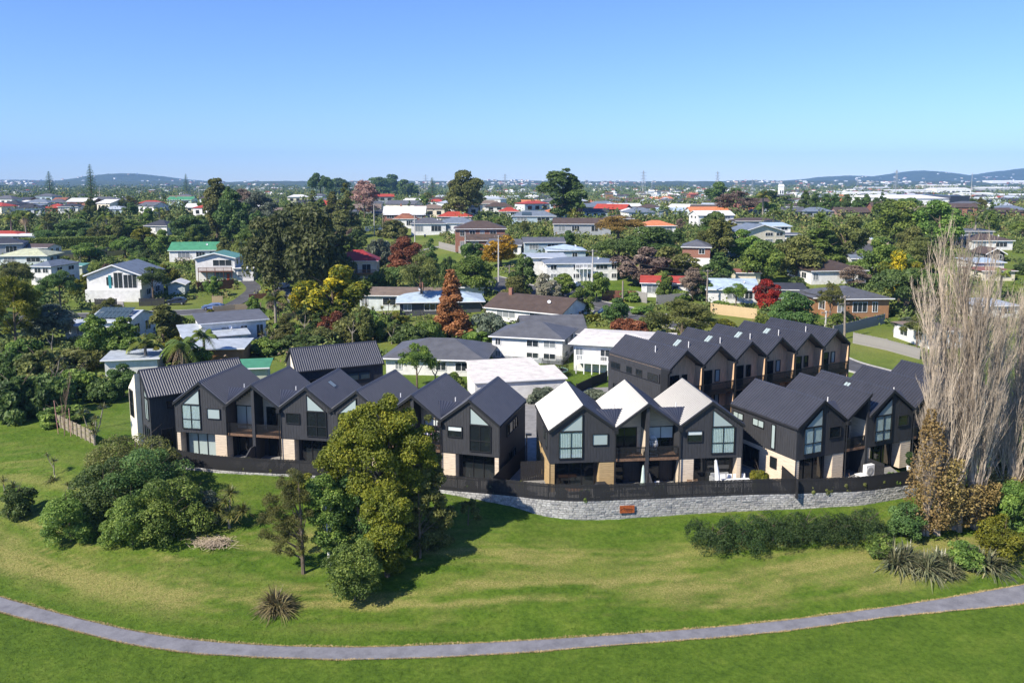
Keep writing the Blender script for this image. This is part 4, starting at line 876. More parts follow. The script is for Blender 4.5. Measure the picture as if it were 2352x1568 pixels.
bush(305, 1250, 130, 130, 'mid', 12000, S, 'vine covered shrub bulging lowest at the middle of the bush mass')
bush(400, 1235, 170, 160, 'mid', 15000, S, 'broad vine covered shrub at the right of the bush mass')
bush(345, 1180, 190, 170, 'dark', 16000, S, 'shaded shrub in the core of the bush mass')
bush(470, 1205, 80, 95, 'grey', 6000, S, 'grey green twiggy shrub beside the cabbage trees right of the bush mass')
bush(445, 1200, 90, 100, 'dark', 6000, S, 'small dark shrub behind the right end of the bush mass')
bush(46, 1185, 75, 95, 'dark', 7000, S, 'dark shrub alone at the left edge of the lawn')
cabbage_tree(G(20, 1187), [(-.2, 0, 3.2), (.5, .2, 2.6)], 'leaning cabbage tree at the left edge of the lawn', n=70, length=.9)
cabbage_tree(G(125, 1090), [(-.55, 0, 1.9), (.05, 0, 1.35)], 'thin cabbage tree standing alone on the left lawn', n=50, length=.6, trunk_r=.05)
flax(G(118, 1105), .5, .9, 70, 'little spiky flax under the lone thin cabbage tree', 'blade')
cabbage_tree(G(212, 1120), [(0, 0, 1.9), (.6, .3, 1.3)], 'cabbage tree poking from the upper left of the bush mass', n=70, length=.9)
cabbage_tree(G(160, 1160), [(0, 0, 1.8)], 'yellowing cabbage tree head at the left of the bush mass', n=60, length=.7)
cabbage_tree(G(527, 1212), [(-.9, 0, 1.5), (.1, .3, 2.8), (.3, -.3, 1.1), (1.15, 0, 1.4), (-.3, .2, 2.1)], 'clump of cabbage trees with five leaf heads right of the bush mass', n=130, length=1.05, width=.075)
flax(G(640, 1397), 1.4, 1.75, 520, 'lone bronze flax clump on the open lawn near the path', 'bronze', width=.07)
# heap of cut fronds
gp = G(492, 1250); R = np.random.default_rng(77); n = 260
P = np.c_[R.normal(size=n) * .75, R.normal(size=n) * .4, np.abs(R.normal(size=n)) * .16]; a = R.uniform(0, 2 * pi, n); l = R.uniform(.2, .7, n); d = np.c_[np.cos(a) * l, np.sin(a) * l, R.normal(size=n) * .08]; s = np.c_[-np.sin(a), np.cos(a), np.zeros(n)] * .02
V = np.stack([P - d - s, P - d + s, P + d + s, P + d - s], 1).reshape(-1, 3)
link('frond_heap', np_mesh('frond_heap', V, np.arange(4 * n).reshape(n, 4), plain('cut_frond', (.42, .34, .24), .9, .25, 5)), None, gp + Vector((0, 0, .05)), label='heap of dry cut fronds on the lawn below the bush mass', cat='debris')
# tall clump
def lobe_tree(bx, by, lobes, leaf, n, size, label, name='tree', cat='tree', trunk=.16, bark=None, rand=.8, shell=.5, asp=.55, sub=6, squash=.88):
    """near tree whose crown masses stand where the photo shows them: (x, y, radius in photo pixels, metres behind the trunk)"""
    g = G(bx, by); R = np.random.default_rng(int(bx + by)); L = []
    for l in lobes:
        c = at_y(l[0], l[1], g.y + (l[3] if len(l) > 3 else 0)) - g; r = l[2] * (g.y * cos(TILT) + (CAMZ - g.z) * sin(TILT)) / FPX; L.append((*c, r * .72))
        for _ in range(sub):
            d = R.normal(size=3); d /= np.linalg.norm(d); L.append((c.x + d[0] * r * .62, c.y + d[1] * r * .62, c.z + d[2] * r * .55, r * R.uniform(.3, .5)))
    V, F, A = lobe_cloud(L, n, size, R, rand, shell, squash, .5, asp); root = empty(name, g, 0, label, cat); link('crown', np_mesh('crown', V, F, LM[leaf], A), root); mb = MB(); top = max(L, key=lambda q: q[2]); tb = Vector((top[0] * .5, top[1] * .5, top[2]))
    mb.tube([(0, 0, -.3), (tb.x * .1, tb.y * .1, tb.z * .3), (tb.x * .4, tb.y * .4, tb.z * .6), tb], [trunk * 1.25, trunk, trunk * .65, trunk * .15], 7)
    for l in L[::max(1, sub + 1)]: f = min(.8, max(.15, l[2] / tb.z * .6)); mb.tube([(tb.x * f * f, tb.y * f * f, tb.z * f), ((l[0] + tb.x * f * f) / 2, (l[1] + tb.y * f * f) / 2, (l[2] + tb.z * f) / 2 + .1), l[:3]], [trunk * .45, trunk * .3, trunk * .1], 5)
    mb.build('trunk', bark or M_BARK, root); TREES.append((root, g.copy(), 2.5)); return root
lobe_tree(697, 1316, [(680, 1095, 26), (650, 1110, 22), (620, 1150, 26, .4), (660, 1150, 34), (695, 1140, 24), (605, 1190, 20, .3), (640, 1195, 34), (680, 1195, 30), (612, 1225, 22), (650, 1240, 28), (690, 1235, 24), (635, 1262, 16), (705, 1180, 18), (665, 1125, 24), (625, 1175, 24), (665, 1215, 30), (690, 1262, 18), (665, 1270, 18)], 'olive', 22000, .085, 'feathery olive tree with slim bare trunk, left of the tall clump', rand=1.4, shell=.15, asp=.24, trunk=.13)
lobe_tree(757, 1300, [(722, 1118, 26), (745, 1103, 24), (740, 1150, 35), (768, 1138, 30), (733, 1190, 33), (770, 1190, 38), (745, 1228, 30), (776, 1230, 28), (733, 1238, 18), (790, 1150, 32, .5), (752, 1255, 18)], 'mid', 17000, .095, 'round-leaved green tree with a white trunk at the front left of the tall clump', bark=plain('white_trunk', (.62, .60, .56), .8), trunk=.10)
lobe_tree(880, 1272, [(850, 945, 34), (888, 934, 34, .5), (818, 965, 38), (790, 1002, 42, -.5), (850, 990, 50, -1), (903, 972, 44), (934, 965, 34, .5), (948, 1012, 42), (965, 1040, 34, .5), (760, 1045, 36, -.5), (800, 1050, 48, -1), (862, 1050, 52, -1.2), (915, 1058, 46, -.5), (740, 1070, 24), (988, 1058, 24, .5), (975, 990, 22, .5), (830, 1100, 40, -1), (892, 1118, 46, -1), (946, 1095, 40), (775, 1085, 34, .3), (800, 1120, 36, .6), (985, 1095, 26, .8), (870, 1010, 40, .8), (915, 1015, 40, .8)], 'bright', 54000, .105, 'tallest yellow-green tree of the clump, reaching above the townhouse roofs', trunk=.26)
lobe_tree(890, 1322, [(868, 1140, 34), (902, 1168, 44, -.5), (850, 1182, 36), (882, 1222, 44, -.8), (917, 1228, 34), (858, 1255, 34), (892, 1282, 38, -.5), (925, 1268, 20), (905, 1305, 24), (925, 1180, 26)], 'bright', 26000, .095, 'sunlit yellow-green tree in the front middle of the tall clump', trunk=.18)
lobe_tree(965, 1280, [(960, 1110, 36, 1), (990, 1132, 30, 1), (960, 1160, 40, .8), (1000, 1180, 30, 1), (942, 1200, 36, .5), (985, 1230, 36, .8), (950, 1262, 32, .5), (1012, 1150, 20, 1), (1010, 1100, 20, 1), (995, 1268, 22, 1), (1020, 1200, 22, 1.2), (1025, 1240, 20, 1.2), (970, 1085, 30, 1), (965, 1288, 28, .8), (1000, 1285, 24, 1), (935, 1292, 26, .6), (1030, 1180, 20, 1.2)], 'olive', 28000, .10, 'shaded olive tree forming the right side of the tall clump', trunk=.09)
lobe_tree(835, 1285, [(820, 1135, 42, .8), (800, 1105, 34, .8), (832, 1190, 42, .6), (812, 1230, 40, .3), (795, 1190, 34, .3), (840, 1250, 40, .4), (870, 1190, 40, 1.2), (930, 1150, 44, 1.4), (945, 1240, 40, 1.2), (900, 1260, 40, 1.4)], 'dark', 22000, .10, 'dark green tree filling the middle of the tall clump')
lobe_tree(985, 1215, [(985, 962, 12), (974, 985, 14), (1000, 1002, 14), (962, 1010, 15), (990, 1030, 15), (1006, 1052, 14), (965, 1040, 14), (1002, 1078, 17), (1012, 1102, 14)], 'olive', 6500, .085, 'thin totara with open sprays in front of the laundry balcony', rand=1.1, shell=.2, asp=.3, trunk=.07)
bush(697, 1150, 62, 78, 'bright', 5000, .10, 'small yellow-green bush against the slat fence left of the tall clump')
bush(815, 1378, 135, 150, 'mid', 16000, .085, 'dense rounded evergreen shrub at the foot of the tall clump', 'round')
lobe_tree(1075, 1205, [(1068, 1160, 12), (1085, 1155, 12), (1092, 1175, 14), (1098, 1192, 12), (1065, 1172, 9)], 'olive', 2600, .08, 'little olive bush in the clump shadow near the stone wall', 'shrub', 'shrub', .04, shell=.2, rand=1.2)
cabbage_tree(G(775, 1215), [(-.9, -1.6, 3.6), (.1, -1.9, 4.3), (.7, -1.8, 4.0), (-.3, -1.9, 3.3), (-.5, -1.6, 4.3)], 'yellow-green cabbage tree heads on the left front of the tall clump', n=120, length=1.05, width=.075)
# hedge line of shrubs under the stone wall
for i, (px, py, w, h) in enumerate([(1634, 1256, 118, 68), (1704, 1252, 128, 68), (1775, 1247, 128, 68), (1845, 1242, 124, 66), (1917, 1240, 110, 60), (1985, 1238, 118, 68)]):
    bush(px, py, w, h, 'hedge', 9500, .07, ['clipped dark shrub', 'second dark shrub from the sign end', 'third dark shrub', 'fourth dark shrub', 'fifth dark shrub with thin top', 'last dark shrub beside the flax'][i] + ' in the row below the stone wall' + (', nearest the rusty sign' if i == 0 else ''), nl=40, squash=1.0, asp=.4)
for i, (px, py, w, h, lf, nl_) in enumerate([(2080, 1232, 95, 85, 'dark', 9000), (2215, 1300, 80, 70, 'mid', 6000), (2020, 1275, 60, 60, 'mid', 4000), (2300, 1285, 110, 120, 'bright', 9000), (2350, 1270, 110, 210, 'mid', 12000), (2300, 1200, 90, 120, 'dark', 8000), (2345, 1150, 130, 160, 'dark', 9000)]):
    bush(px, py, w, h, lf, nl_, .095, ['glossy dark shrub behind the flax, left of the poplar trunks', 'small round shrub between the flax clumps', 'low shrub at the left of the flax', 'yellow-green shrub at the foot of the poplars on the right', 'tall leafy shrub cut by the right picture edge', 'dark shrub behind the poplar trunks', 'ivy-dark shrub under the rightmost poplar'][i])
for i, (px, py, rr, hh, nn) in enumerate([(2062, 1292, 1.5, 2.1, 420), (2120, 1312, 1.5, 1.9, 420), (2165, 1300, 1.3, 1.7, 320), (2185, 1318, 1.0, 1.2, 200), (2262, 1300, 1.6, 2.1, 440)]):
    flax(G(px, py), rr, hh, nn, ['tall green flax clump nearest the shrub row', 'second green flax clump at the poplar foot', 'middle flax clump below the golden poplar', 'low drooping flax fan on the lawn edge', 'rightmost green flax clump with arching blades'][i], 'flax', width=.10)
# bare poplars
POP = [twig_tree(24, .22, 100 + i, 54, 14, 4, 1.5, .36, .03, 2).mesh('branches', M_PALE) for i in range(2)]
R = np.random.default_rng(9)
def leafy(H, Rr, n, z0, z1, size, R):
    z = R.uniform(z0, z1, n) ; a = R.uniform(0, 2 * pi, n); f = np.sqrt(R.random(n)) * Rr * np.interp(z / H, [0, .15, .5, 1], [.55, 1, .9, .2]); P = np.c_[np.cos(a) * f, np.sin(a) * f, z]
    gate = vnoise(a * 1.6 + 5, z * .7, 3) > .42; P = P[gate]; V, F = leaves(P, R.normal(size=P.shape), size, R, .8); return V, F, np.repeat(np.clip(R.normal(.5, .25, len(P)), 0, 1), 4)
LM['poplar'] = leaf_mat('leaf_poplar_gold', (0.11, 0.085, 0.025), (0.22, 0.17, 0.055), (0.33, 0.27, 0.10), .3)
for i, (px, py, H, w, zl, lab) in enumerate([(2125, 1228, 11, .95, 10.5, 'short golden-leaved poplar at the left front of the poplar stand'), (2150, 1222, 20.5, .95, 6.5, 'tall bare poplar with a pale trunk, leftmost of the tall ones'), (2192, 1215, 21.0, .95, 4.0, 'tall bare poplar in the centre of the poplar stand'),
        (2240, 1210, 20.0, .9, 4.0, 'tall bare poplar right of the centre one'), (2318, 1190, 20.0, 1.0, 4.0, 'bare poplar near the right picture edge'), (2372, 1180, 22.0, 1.05, 4.0, 'bare poplar cut by the right picture edge'), (2280, 1140, 15, 1.0, 3.0, 'shorter bare poplar behind the two right ones')]):
    g = G(px, py); root = empty('poplar_tree', g, i * 1.3, lab, 'poplar', 'bare poplars at the lawn edge'); s = H / 24; o = link('branches', POP[i % 2], root); o.scale = (s * w * 1.2, s * w * 1.2, s)
    V, F, A = leafy(H, 1.9 * w, int(5200 if i == 0 else 3000 * zl / 4), .6, zl, .10, R); link('leaves', np_mesh('leaves', V, F, LM['poplar'], A), root, kind='stuff'); TREES.append((root, g, 2.0))
# old plank fence on the left lawn
f0, f1 = G(104, 966), G(217, 1021); M_OLD = plain('weathered_planks', (0.30, 0.255, 0.19), .9, .3, 4, .2, stretch=(.5, .5, 5)); M_OLD2 = plain('weathered_planks_mossy', (0.24, 0.215, 0.12), .9, .3, 4, .2, stretch=(.5, .5, 5))
fr = empty('plank_fence', (f0 + f1) / 2, 0, 'weathered horizontal plank fence stepping down to the left lawn', 'fence'); n = 12; c = fr.location.copy()
for i in range(n + 1):
    p_ = f0.lerp(f1, i / n); p_.z = T(p_.x, p_.y); q_ = p_ - c; MB().box(q_.x - .06, q_.x + .06, q_.y - .06, q_.y + .06, q_.z - .2, q_.z + 1.45).build('post', M_OLD, fr)
    if i < n:
        b_ = f0.lerp(f1, (i + 1) / n); b_.z = T(b_.x, b_.y); d_ = b_ - c; nrm = Vector((-(d_ - q_).y, (d_ - q_).x, 0)).normalized() * .075
        for k in range(7): MB().bar(q_ + nrm + Vector((0, 0, .12 + k * .19)), d_ + nrm + Vector((0, 0, .12 + k * .19)), .03, .17 if k != 3 else .15).build('plank', M_OLD if (k + i) % 3 else M_OLD2, fr)
cabbage_tree(G(218, 1022), [(0.1, 0, 1.3), (-.2, .2, 2.0), (.3, 0, 2.8), (1.0, .2, 3.9), (-1.2, .3, 3.3)], 'tall forked cabbage tree at the end of the plank fence', n=100, length=.85)
link_ = empty('bare_sapling', G(148, 1000), 0, 'leafless upright sapling behind the plank fence', 'tree'); link('branches', twig_tree(6.0, .22, 5, 26, 5, 0, 1.5, .06, .1).mesh('branches', plain('twig_brown', (.20, .14, .10), .9, .2, 5)), link_)
for px, py, h, lab in ((134, 996, 3.6, 'leaning thin pink pole on the plank fence'), (163, 1002, 3.0, 'upright thin pink pole right of the leaning one')):
    g = G(px, py); o = MB().tube([(0, 0, 0), (-.18 if h > 3.2 else 0, 0, h)], .035, 6).tube([(-.18 if h > 3.2 else 0, 0, h), (-.18 if h > 3.2 else 0, 0, h + .06)], .05, 6).build('marker_pole', plain('pink_paint', (.55, .28, .24), .7), None, loc=g, label=lab, cat='pole')
# ------------------------------------------------------------------ roads of the suburb
M_ROAD = plain('street_asphalt', (0.085, 0.085, 0.09), .9, .2, .4, .2, bump=.2); M_KERB = plain('kerb_concrete', (.38, .37, .35), .85, .15, 1.0); M_CONC = plain('drive_concrete', (.26, .25, .235), .85, .2, .5); M_LINE = plain('road_paint', (.75, .75, .73), .7, .1, 3)
ROADS = []
def road(pxs, width, name, label, mat=M_ROAD, kerb=True, zoff=.07):
    C = [G(a, b) for a, b in pxs]; P = np.array([[c.x, c.y] for c in C]); d = np.gradient(P, axis=0); d /= np.linalg.norm(d, axis=1, keepdims=True); nn = np.c_[-d[:, 1], d[:, 0]]
    for i in range(len(P)): ROADS.append((P[i], width / 2))
    for i in range(len(P) - 1):
        for t in (.25, .5, .75): ROADS.append((P[i] * (1 - t) + P[i + 1] * t, width / 2))
    n = max(20, int(np.hypot(*np.diff(P, axis=0).T).sum() / 1.5)); V, q, A, B = ribbon(P + nn * width / 2, P - nn * width / 2, n, zoff)
    link(name, np_mesh(name, V, q, mat, None, True), kind='structure', label=label)
    if kerb:
        for L, s in ((A, 1), (B, -1)):
            dd = np.gradient(L, axis=0); dd /= np.linalg.norm(dd, axis=1, keepdims=True); n2 = np.c_[-dd[:, 1], dd[:, 0]] * s; mb = MB(); zz = terrain(L[:, 0], L[:, 1])
            for i in range(len(L) - 1):
                a0, a1, b0, b1 = L[i], L[i] + n2[i] * .3, L[i + 1], L[i + 1] + n2[i + 1] * .3; k = len(mb.v); z0, z1 = zz[i] + zoff, zz[i + 1] + zoff
                mb.v += [(*a0, z0 - .05), (*a0, z0 + .12), (*a1, z0 + .12), (*a1, z0 - .2), (*b0, z1 - .05), (*b0, z1 + .12), (*b1, z1 + .12), (*b1, z1 - .2)]; mb.f += [(k, k + 4, k + 5, k + 1), (k + 1, k + 5, k + 6, k + 2), (k + 2, k + 6, k + 7, k + 3)]
            mb.build('kerb', M_KERB, kind='structure', label='concrete kerb of ' + label)
    return P
road([(40, 728), (180, 727), (320, 722), (420, 719), (500, 714), (600, 706)], 7.0, 'street', 'grey street crossing in front of the white gabled house')
road([(525, 705), (562, 684), (583, 664), (568, 645)], 3.6, 'driveway', 'asphalt driveway climbing to the arched carport', M_ROAD, False, .10)
road([(652, 697), (650, 680), (646, 662), (640, 655)], 3.6, 'driveway', 'concrete driveway under the big spreading tree', M_CONC, False, .10)
road([(260, 718), (258, 704), (258, 692)], 4.5, 'driveway', 'pale concrete driveway of the white gabled house', M_CONC, False, .12)
P_ = road([(1110, 643), (1160, 656), (1230, 674), (1300, 690), (1370, 704), (1440, 718), (1520, 735), (1600, 752)], 8.5, 'street', 'grey street with a white line passing the concrete power pole')
road([(1335, 693), (1322, 672), (1318, 657)], 4.5, 'driveway', 'driveway with the white car beside the concrete power pole', M_ROAD, False, .10)
road([(1925, 608), (1965, 596), (1995, 578), (2000, 565), (1990, 555), (1965, 546), (1940, 541)], 7.0, 'street', 'curving street climbing past the silver car')
road([(1885, 812), (1945, 838), (2010, 856), (2080, 875), (2150, 893)], 5.0, 'lane', 'access lane with pale kerb beside the rear terrace')
road([(960, 577), (990, 571), (1010, 566)], 3.5, 'driveway', 'short driveway by the sloping green verge', M_CONC, False, .10)
L0, L1 = G(1335, 699), G(1470, 727); V, q, A, B = ribbon([(L0.x, L0.y + .06), (L1.x, L1.y + .06)], [(L0.x, L0.y - .06), (L1.x, L1.y - .06)], 30, .10); link('road_line', np_mesh('road_line', V, q, M_LINE), kind='structure', label='white painted centre line of the street')

# ------------------------------------------------------------------ houses
WALLS = dict(white=(.74, .735, .71), cream=(.70, .64, .50), blue=(.36, .45, .52), pale=(.60, .66, .66), teal=(.50, .66, .62), grey=(.32, .34, .36), brick=(.27, .095, .052), tan=(.33, .17, .08), timber=(.30, .16, .07), dark=(.06, .065, .075), stone=(.48, .44, .38), sage=(.50, .52, .42))
ROOFS = dict(grey=(.105, .108, .118), dark=(.045, .046, .052), brown=(.085, .060, .045), red=(.36, .055, .032), orange=(.55, .20, .085), green=(.060, .23, .12), tealgreen=(.10, .25, .21), white=(.66, .66, .65), lightblue=(.38, .47, .55), yellow=(.50, .52, .36), bluegrey=(.15, .18, .22), rust=(.25, .10, .055), cream=(.62, .58, .52), silver=(.36, .40, .44), maroon=(.30, .035, .035), tan=(.19, .145, .11))
WM = {}
def wall_mat(k):
    if k not in WM:
        m, nt, p, o = new_mat('wall_' + k); tc = N(nt, 'ShaderNodeTexCoord'); nz = N(nt, 'ShaderNodeTexNoise', Scale=1.2, Detail=5.0); nt.links.new(tc.outputs['Object'], nz.inputs['Vector'])
        c = WALLS[k]; r = ramp(nt, nz.outputs[0], [(.3, tuple(v * .82 for v in c)), (.7, tuple(min(.85, v * 1.06) for v in c))])
        if k == 'brick':
            br = N(nt, 'ShaderNodeTexBrick', Scale=5.0); br.inputs['Color1'].default_value = (*c, 1); br.inputs['Color2'].default_value = (.21, .065, .035, 1); br.inputs['Mortar'].default_value = (.32, .26, .22, 1); mp = N(nt, 'ShaderNodeMapping'); mp.inputs['Rotation'].default_value = (radians(90), 0, 0)
            nt.links.new(tc.outputs['Object'], mp.inputs[0]); nt.links.new(mp.outputs[0], br.inputs['Vector']); nt.links.new(br.outputs[0], p.inputs['Base Color'])
        else:
            nt.links.new(r.outputs[0], p.inputs['Base Color'])
            wv = N(nt, 'ShaderNodeTexWave', Scale=1.6); wv.bands_direction = 'Z'; wv.wave_profile = 'SAW'; nt.links.new(tc.outputs['Object'], wv.inputs['Vector']); bp = N(nt, 'ShaderNodeBump', Strength=.5, Distance=.03); nt.links.new(wv.outputs[0], bp.inputs['Height']); nt.links.new(bp.outputs[0], p.inputs['Normal'])
        p.inputs['Roughness'].default_value = .7; WM[k] = m
    return WM[k]
def roof_mat(k): return plain('roof_' + k, ROOFS[k], .55, .16, .8, .4)
M_WHT = plain('white_trim', (.80, .80, .79), .5, .05, 2); M_PANE = glass_mat('house_glass', (.028, .036, .042), .08, .8); M_PANE2 = glass_mat('house_glass_curtained', (.22, .24, .25), .1, .6)
def courses(mb, e0, e1, r0, r1, pitch=.38, lift=.035):
    """tile courses stepping up a slope given by its eave and ridge lines"""
    e0, e1, r0, r1 = map(Vector, (e0, e1, r0, r1)); L = max((r0 - e0).length, (r1 - e1).length); n = max(2, int(L / pitch))
    for i in range(n):
        t0, t1 = i / n, (i + 1) / n; a, b, c, d = e0.lerp(r0, t0), e1.lerp(r1, t0), e1.lerp(r1, t1), e0.lerp(r0, t1); up = Vector((0, 0, lift)); k = len(mb.v)
        mb.v += [tuple(a), tuple(b), tuple(a + up), tuple(b + up), tuple(c), tuple(d)]; mb.f += [(k, k + 1, k + 3, k + 2), (k + 2, k + 3, k + 4, k + 5)]
HOUSES = []; HBOX = []
def win_simple(root, ax, sgn, y, a0, a1, z0, z1, n=2, pane=None):
    return window(root, a0, a1, z0, z1, y, pane or M_PANE, mull=[a0 + (a1 - a0) * (i + 1) / n for i in range(n - 1)], frame=M_WHT, fw=.075, d=.07, ax=ax, sgn=sgn)
def house(px0, px1, ridge, eave, base, depth, roof, yaw, wall, rmat, label, wins=None, storeys=1, near=False, chimney=None, deck=None, dish=False, name='house', ov=.45, sides=True, group=None, h_min=2.3, lower=None, tiles=False, cat='house'):
    """house from what the photo shows: left/right wall x, ridge, eave and base y"""
    g = G((px0 + px1) / 2, base); dep = g.y * cos(TILT) + (CAMZ - g.z) * sin(TILT); w = (px1 - px0) * dep / FPX / max(.5, cos(radians(yaw))); 
    h = at_y((px0 + px1) / 2, eave, g.y).z - g.z; h = max(h_min, h); zr = at_y((px0 + px1) / 2, ridge, g.y + (depth / 2 if roof != 'gy' else 0)).z - g.z; rise = min(max(zr - h, .25), 3.2)
    root = empty(name, g, radians(yaw), label, cat, group); d = depth; x0, x1 = -w / 2, w / 2; wm = wall_mat(wall); rm = roof_mat(rmat); sink = -.6
    HOUSES.append((root, g.copy(), w, d, radians(yaw), label))
    HBOX.append((px0, px1, ridge, base, g.y)); rf = MB(); t = .10
    if roof in ('gx', 'gy'):
        if roof == 'gx':
            MB().prism([(x0, 0, sink), (x0, d, sink), (x0, d, h), (x0, d / 2, h + rise), (x0, 0, h)], (w, 0, 0)).build('wall', wm, root); dz = ov * rise / (d / 2)
            for ya in (-ov, d + ov):
                q = [(x0 - ov, ya, h - dz + t), (x1 + ov, ya, h - dz + t), (x1 + ov, d / 2, h + rise + t), (x0 - ov, d / 2, h + rise + t)]; slab(rf, q, t)
                if tiles: courses(rf, Vector(q[0]) + Vector((0, 0, .01)), Vector(q[1]) + Vector((0, 0, .01)), Vector(q[3]) + Vector((0, 0, .01)), Vector(q[2]) + Vector((0, 0, .01)))
        else:
            MB().prism([(x0, 0, sink), (x1, 0, sink), (x1, 0, h), (0, 0, h + rise), (x0, 0, h)], (0, d, 0)).build('wall', wm, root); dz = ov * rise / (w / 2)
            for xa in (x0 - ov, x1 + ov):
                q = [(xa, -ov * 1.4, h - dz + t), (xa, d + ov, h - dz + t), (0, d + ov, h + rise + t), (0, -ov * 1.4, h + rise + t)]; slab(rf, q, t)
    elif roof == 'hip':
        MB().box(x0, x1, 0, d, sink, h).build('wall', wm, root); r_ = min(d / 2, w / 2) * .98; E = [(x0 - ov, -ov, h), (x1 + ov, -ov, h), (x1 + ov, d + ov, h), (x0 - ov, d + ov, h)]
        if w >= d: A_, B_ = (x0 + r_ - ov * .5, d / 2, h + rise), (x1 - r_ + ov * .5, d / 2, h + rise)
        else: A_, B_ = (0, r_, h + rise), (0, d - r_, h + rise)
        faces = [(E[0], E[1], A_, B_), (E[2], E[3], B_, A_), (E[3], E[0], A_, A_), (E[1], E[2], B_, B_)] if w >= d else [(E[0], E[1], A_, A_), (E[2], E[3], B_, B_), (E[3], E[0], B_, A_), (E[1], E[2], A_, B_)]
        rf.prism(E, (0, 0, .04))
        for e0, e1, r0, r1 in faces:
            u = Vector((0, 0, .05)); e0, e1, r0, r1 = [Vector(v) + u for v in (e0, e1, r0, r1)]
            if tiles: courses(rf, e0, e1, r0, r1)
            elif (r0 - r1).length < 1e-6: rf.poly([e0, e1, r1])
            else: rf.poly([e0, e1, r1, r0])
    else:
        MB().box(x0, x1, 0, d, sink, h).build('wall', wm, root); rf.prism([(x0 - ov, -ov, h + t), (x1 + ov, -ov, h + t), (x1 + ov, d + ov, h + rise + t), (x0 - ov, d + ov, h + rise + t)], (0, 0, -t)); MB().prism([(x0, 0, h), (x0, d, h), (x0, d, h + rise)], (w, 0, 0)).build('clerestory', wm, root)
    ro = rf.build('roof', rm, root)
    # gutters and barges
    gt = MB(); y_ = -ov - .08; dz_ = ov * rise / (d / 2) if roof == 'gx' else 0
    if roof == 'gy':
        dz_ = ov * rise / (w / 2)
        for xa in (x0 - ov, x1 + ov): gt.prism([(xa, -ov * 1.4 - .05, h - dz_ + t + .02), (0, -ov * 1.4 - .05, h + rise + t + .02), (0, -ov * 1.4 - .05, h + rise - .14), (xa, -ov * 1.4 - .05, h - dz_ - .14)], (0, .04, 0))
    else: gt.box(x0 - ov, x1 + ov, y_, y_ + .075, h - dz_ - .06, h - dz_ + .10)
    gt.build('gutter', M_WHT, root)
    st = max(1, storeys); sh = h / st; W_ = wins if wins is not None else [(.12, .34), (.58, .86)]
    for s in range(st):
        for i, (f0, f1) in enumerate(W_): win_simple(root, 'y', -1, 0.0, x0 + w * f0, x0 + w * f1, s * sh + sh * .34, s * sh + sh * .82, 2 if (f1 - f0) * w < 2.4 else 3, M_PANE if (i + s) % 3 else M_PANE2)
        if sides:
            for ax_, xx, sg in ((1, x1, 1), (0, x0, -1)):
                for f0, f1 in ((.2, .38), (.6, .8)): win_simple(root, 'x', sg, xx, d * f0, d * f1, s * sh + sh * .38, s * sh + sh * .8, 2)
    if chimney: cx, cy = chimney; MB().box(cx * w - .35, cx * w + .35, d * cy - .3, d * cy + .3, h, h + rise + 1.1).build('chimney', wall_mat('brick'), ro)
    if dish: _d = MB().lathe([(.02, 0), (.20, .03), (.32, .10), (.31, .105), (.02, .02)], k=10).build('satellite_dish', M_WHT, root, loc=(w * .25, d * .25, h + rise * .5 + .45)); _d.rotation_euler = (radians(60), 0, radians(30)); MB().tube([(w * .25, d * .25 + .05, h + rise * .3), (w * .25, d * .25 + .05, h + rise * .5 + .45)], .025, 5).build('dish_mast', M_WHT, root)
    if deck:
        z, dd, mat_, x_0, x_1 = deck; dk = MB().box(x0 + w * x_0, x0 + w * x_1, -dd, -.02, z - .18, z).build('deck', mat_, root)
        for k in range(5): xx = x0 + w * (x_0 + (x_1 - x_0) * k / 4); MB().box(xx - .06, xx + .06, -dd + .02, -dd + .14, -.4, z + .95).build('post', mat_, dk)
        MB().box(x0 + w * x_0, x0 + w * x_1, -dd, -dd + .06, z + .9, z + 1.0).build('handrail', mat_, dk)
        nb_ = int((x_1 - x_0) * w / .25)
        for k in range(nb_): xx = x0 + w * x_0 + (k + .5) * (x_1 - x_0) * w / nb_; MB().box(xx - .03, xx + .03, -dd + .01, -dd + .05, z, z + .9).build('baluster', mat_, dk)
    if lower: MB().box(x0 - .03, x1 + .03, -.05, d * .5, sink, h * lower[0]).build('base_storey', wall_mat(lower[1]), root)
    return root
M_BROWN = plain('brown_deck_stain', (.12, .045, .028), .8, .2, 4); M_TAN = plain('oiled_deck', (.30, .14, .05), .8, .2, 4)
# near and middle houses (left)
h1 = house(204, 326, 608, 631, 692, 13, 'gy', 2, 'white', 'bluegrey', 'white two-storey gabled house with glazed upper front facing the left street', wins=[], storeys=2, ov=.5)
w_ = HOUSES[-1][2]; hh_ = at_y(265, 631, HOUSES[-1][1].y).z - HOUSES[-1][1].z
for a, b, z0, z1, n_ in ((.36, .48, .60, .92, 1), (.50, .66, .50, 1.08, 2), (.68, .92, .50, 1.00, 3)): win_simple(h1, 'y', -1, 0, -w_ / 2 + a * w_, -w_ / 2 + b * w_, hh_ * z0, hh_ * z1, n_)
MB().box(-w_ / 2 + .40 * w_, -w_ / 2 + .45 * w_, -.09, -.075, hh_ * .5, hh_ * .98).build('door', plain('teal_door', (.03, .22, .25), .5), h1)
MB().box(-w_ / 2 - .05, w_ / 2 + .05, -1.1, 0, -.6, hh_ * .46).build('base_storey', wall_mat('white'), h1)
house(71, 122, 597, 612, 655, 11, 'hip', -8, 'white', 'bluegrey', 'white house with solar panels on a blue-grey hip roof at the left', storeys=2, wins=[(.2, .5), (.6, .85)], tiles=True)
hs = HOUSES[-1][0]; MB().box(-2.6, .9, .1, 1.9, 3.9, 4.0).build('solar_panel', M_GBLUE, hs)
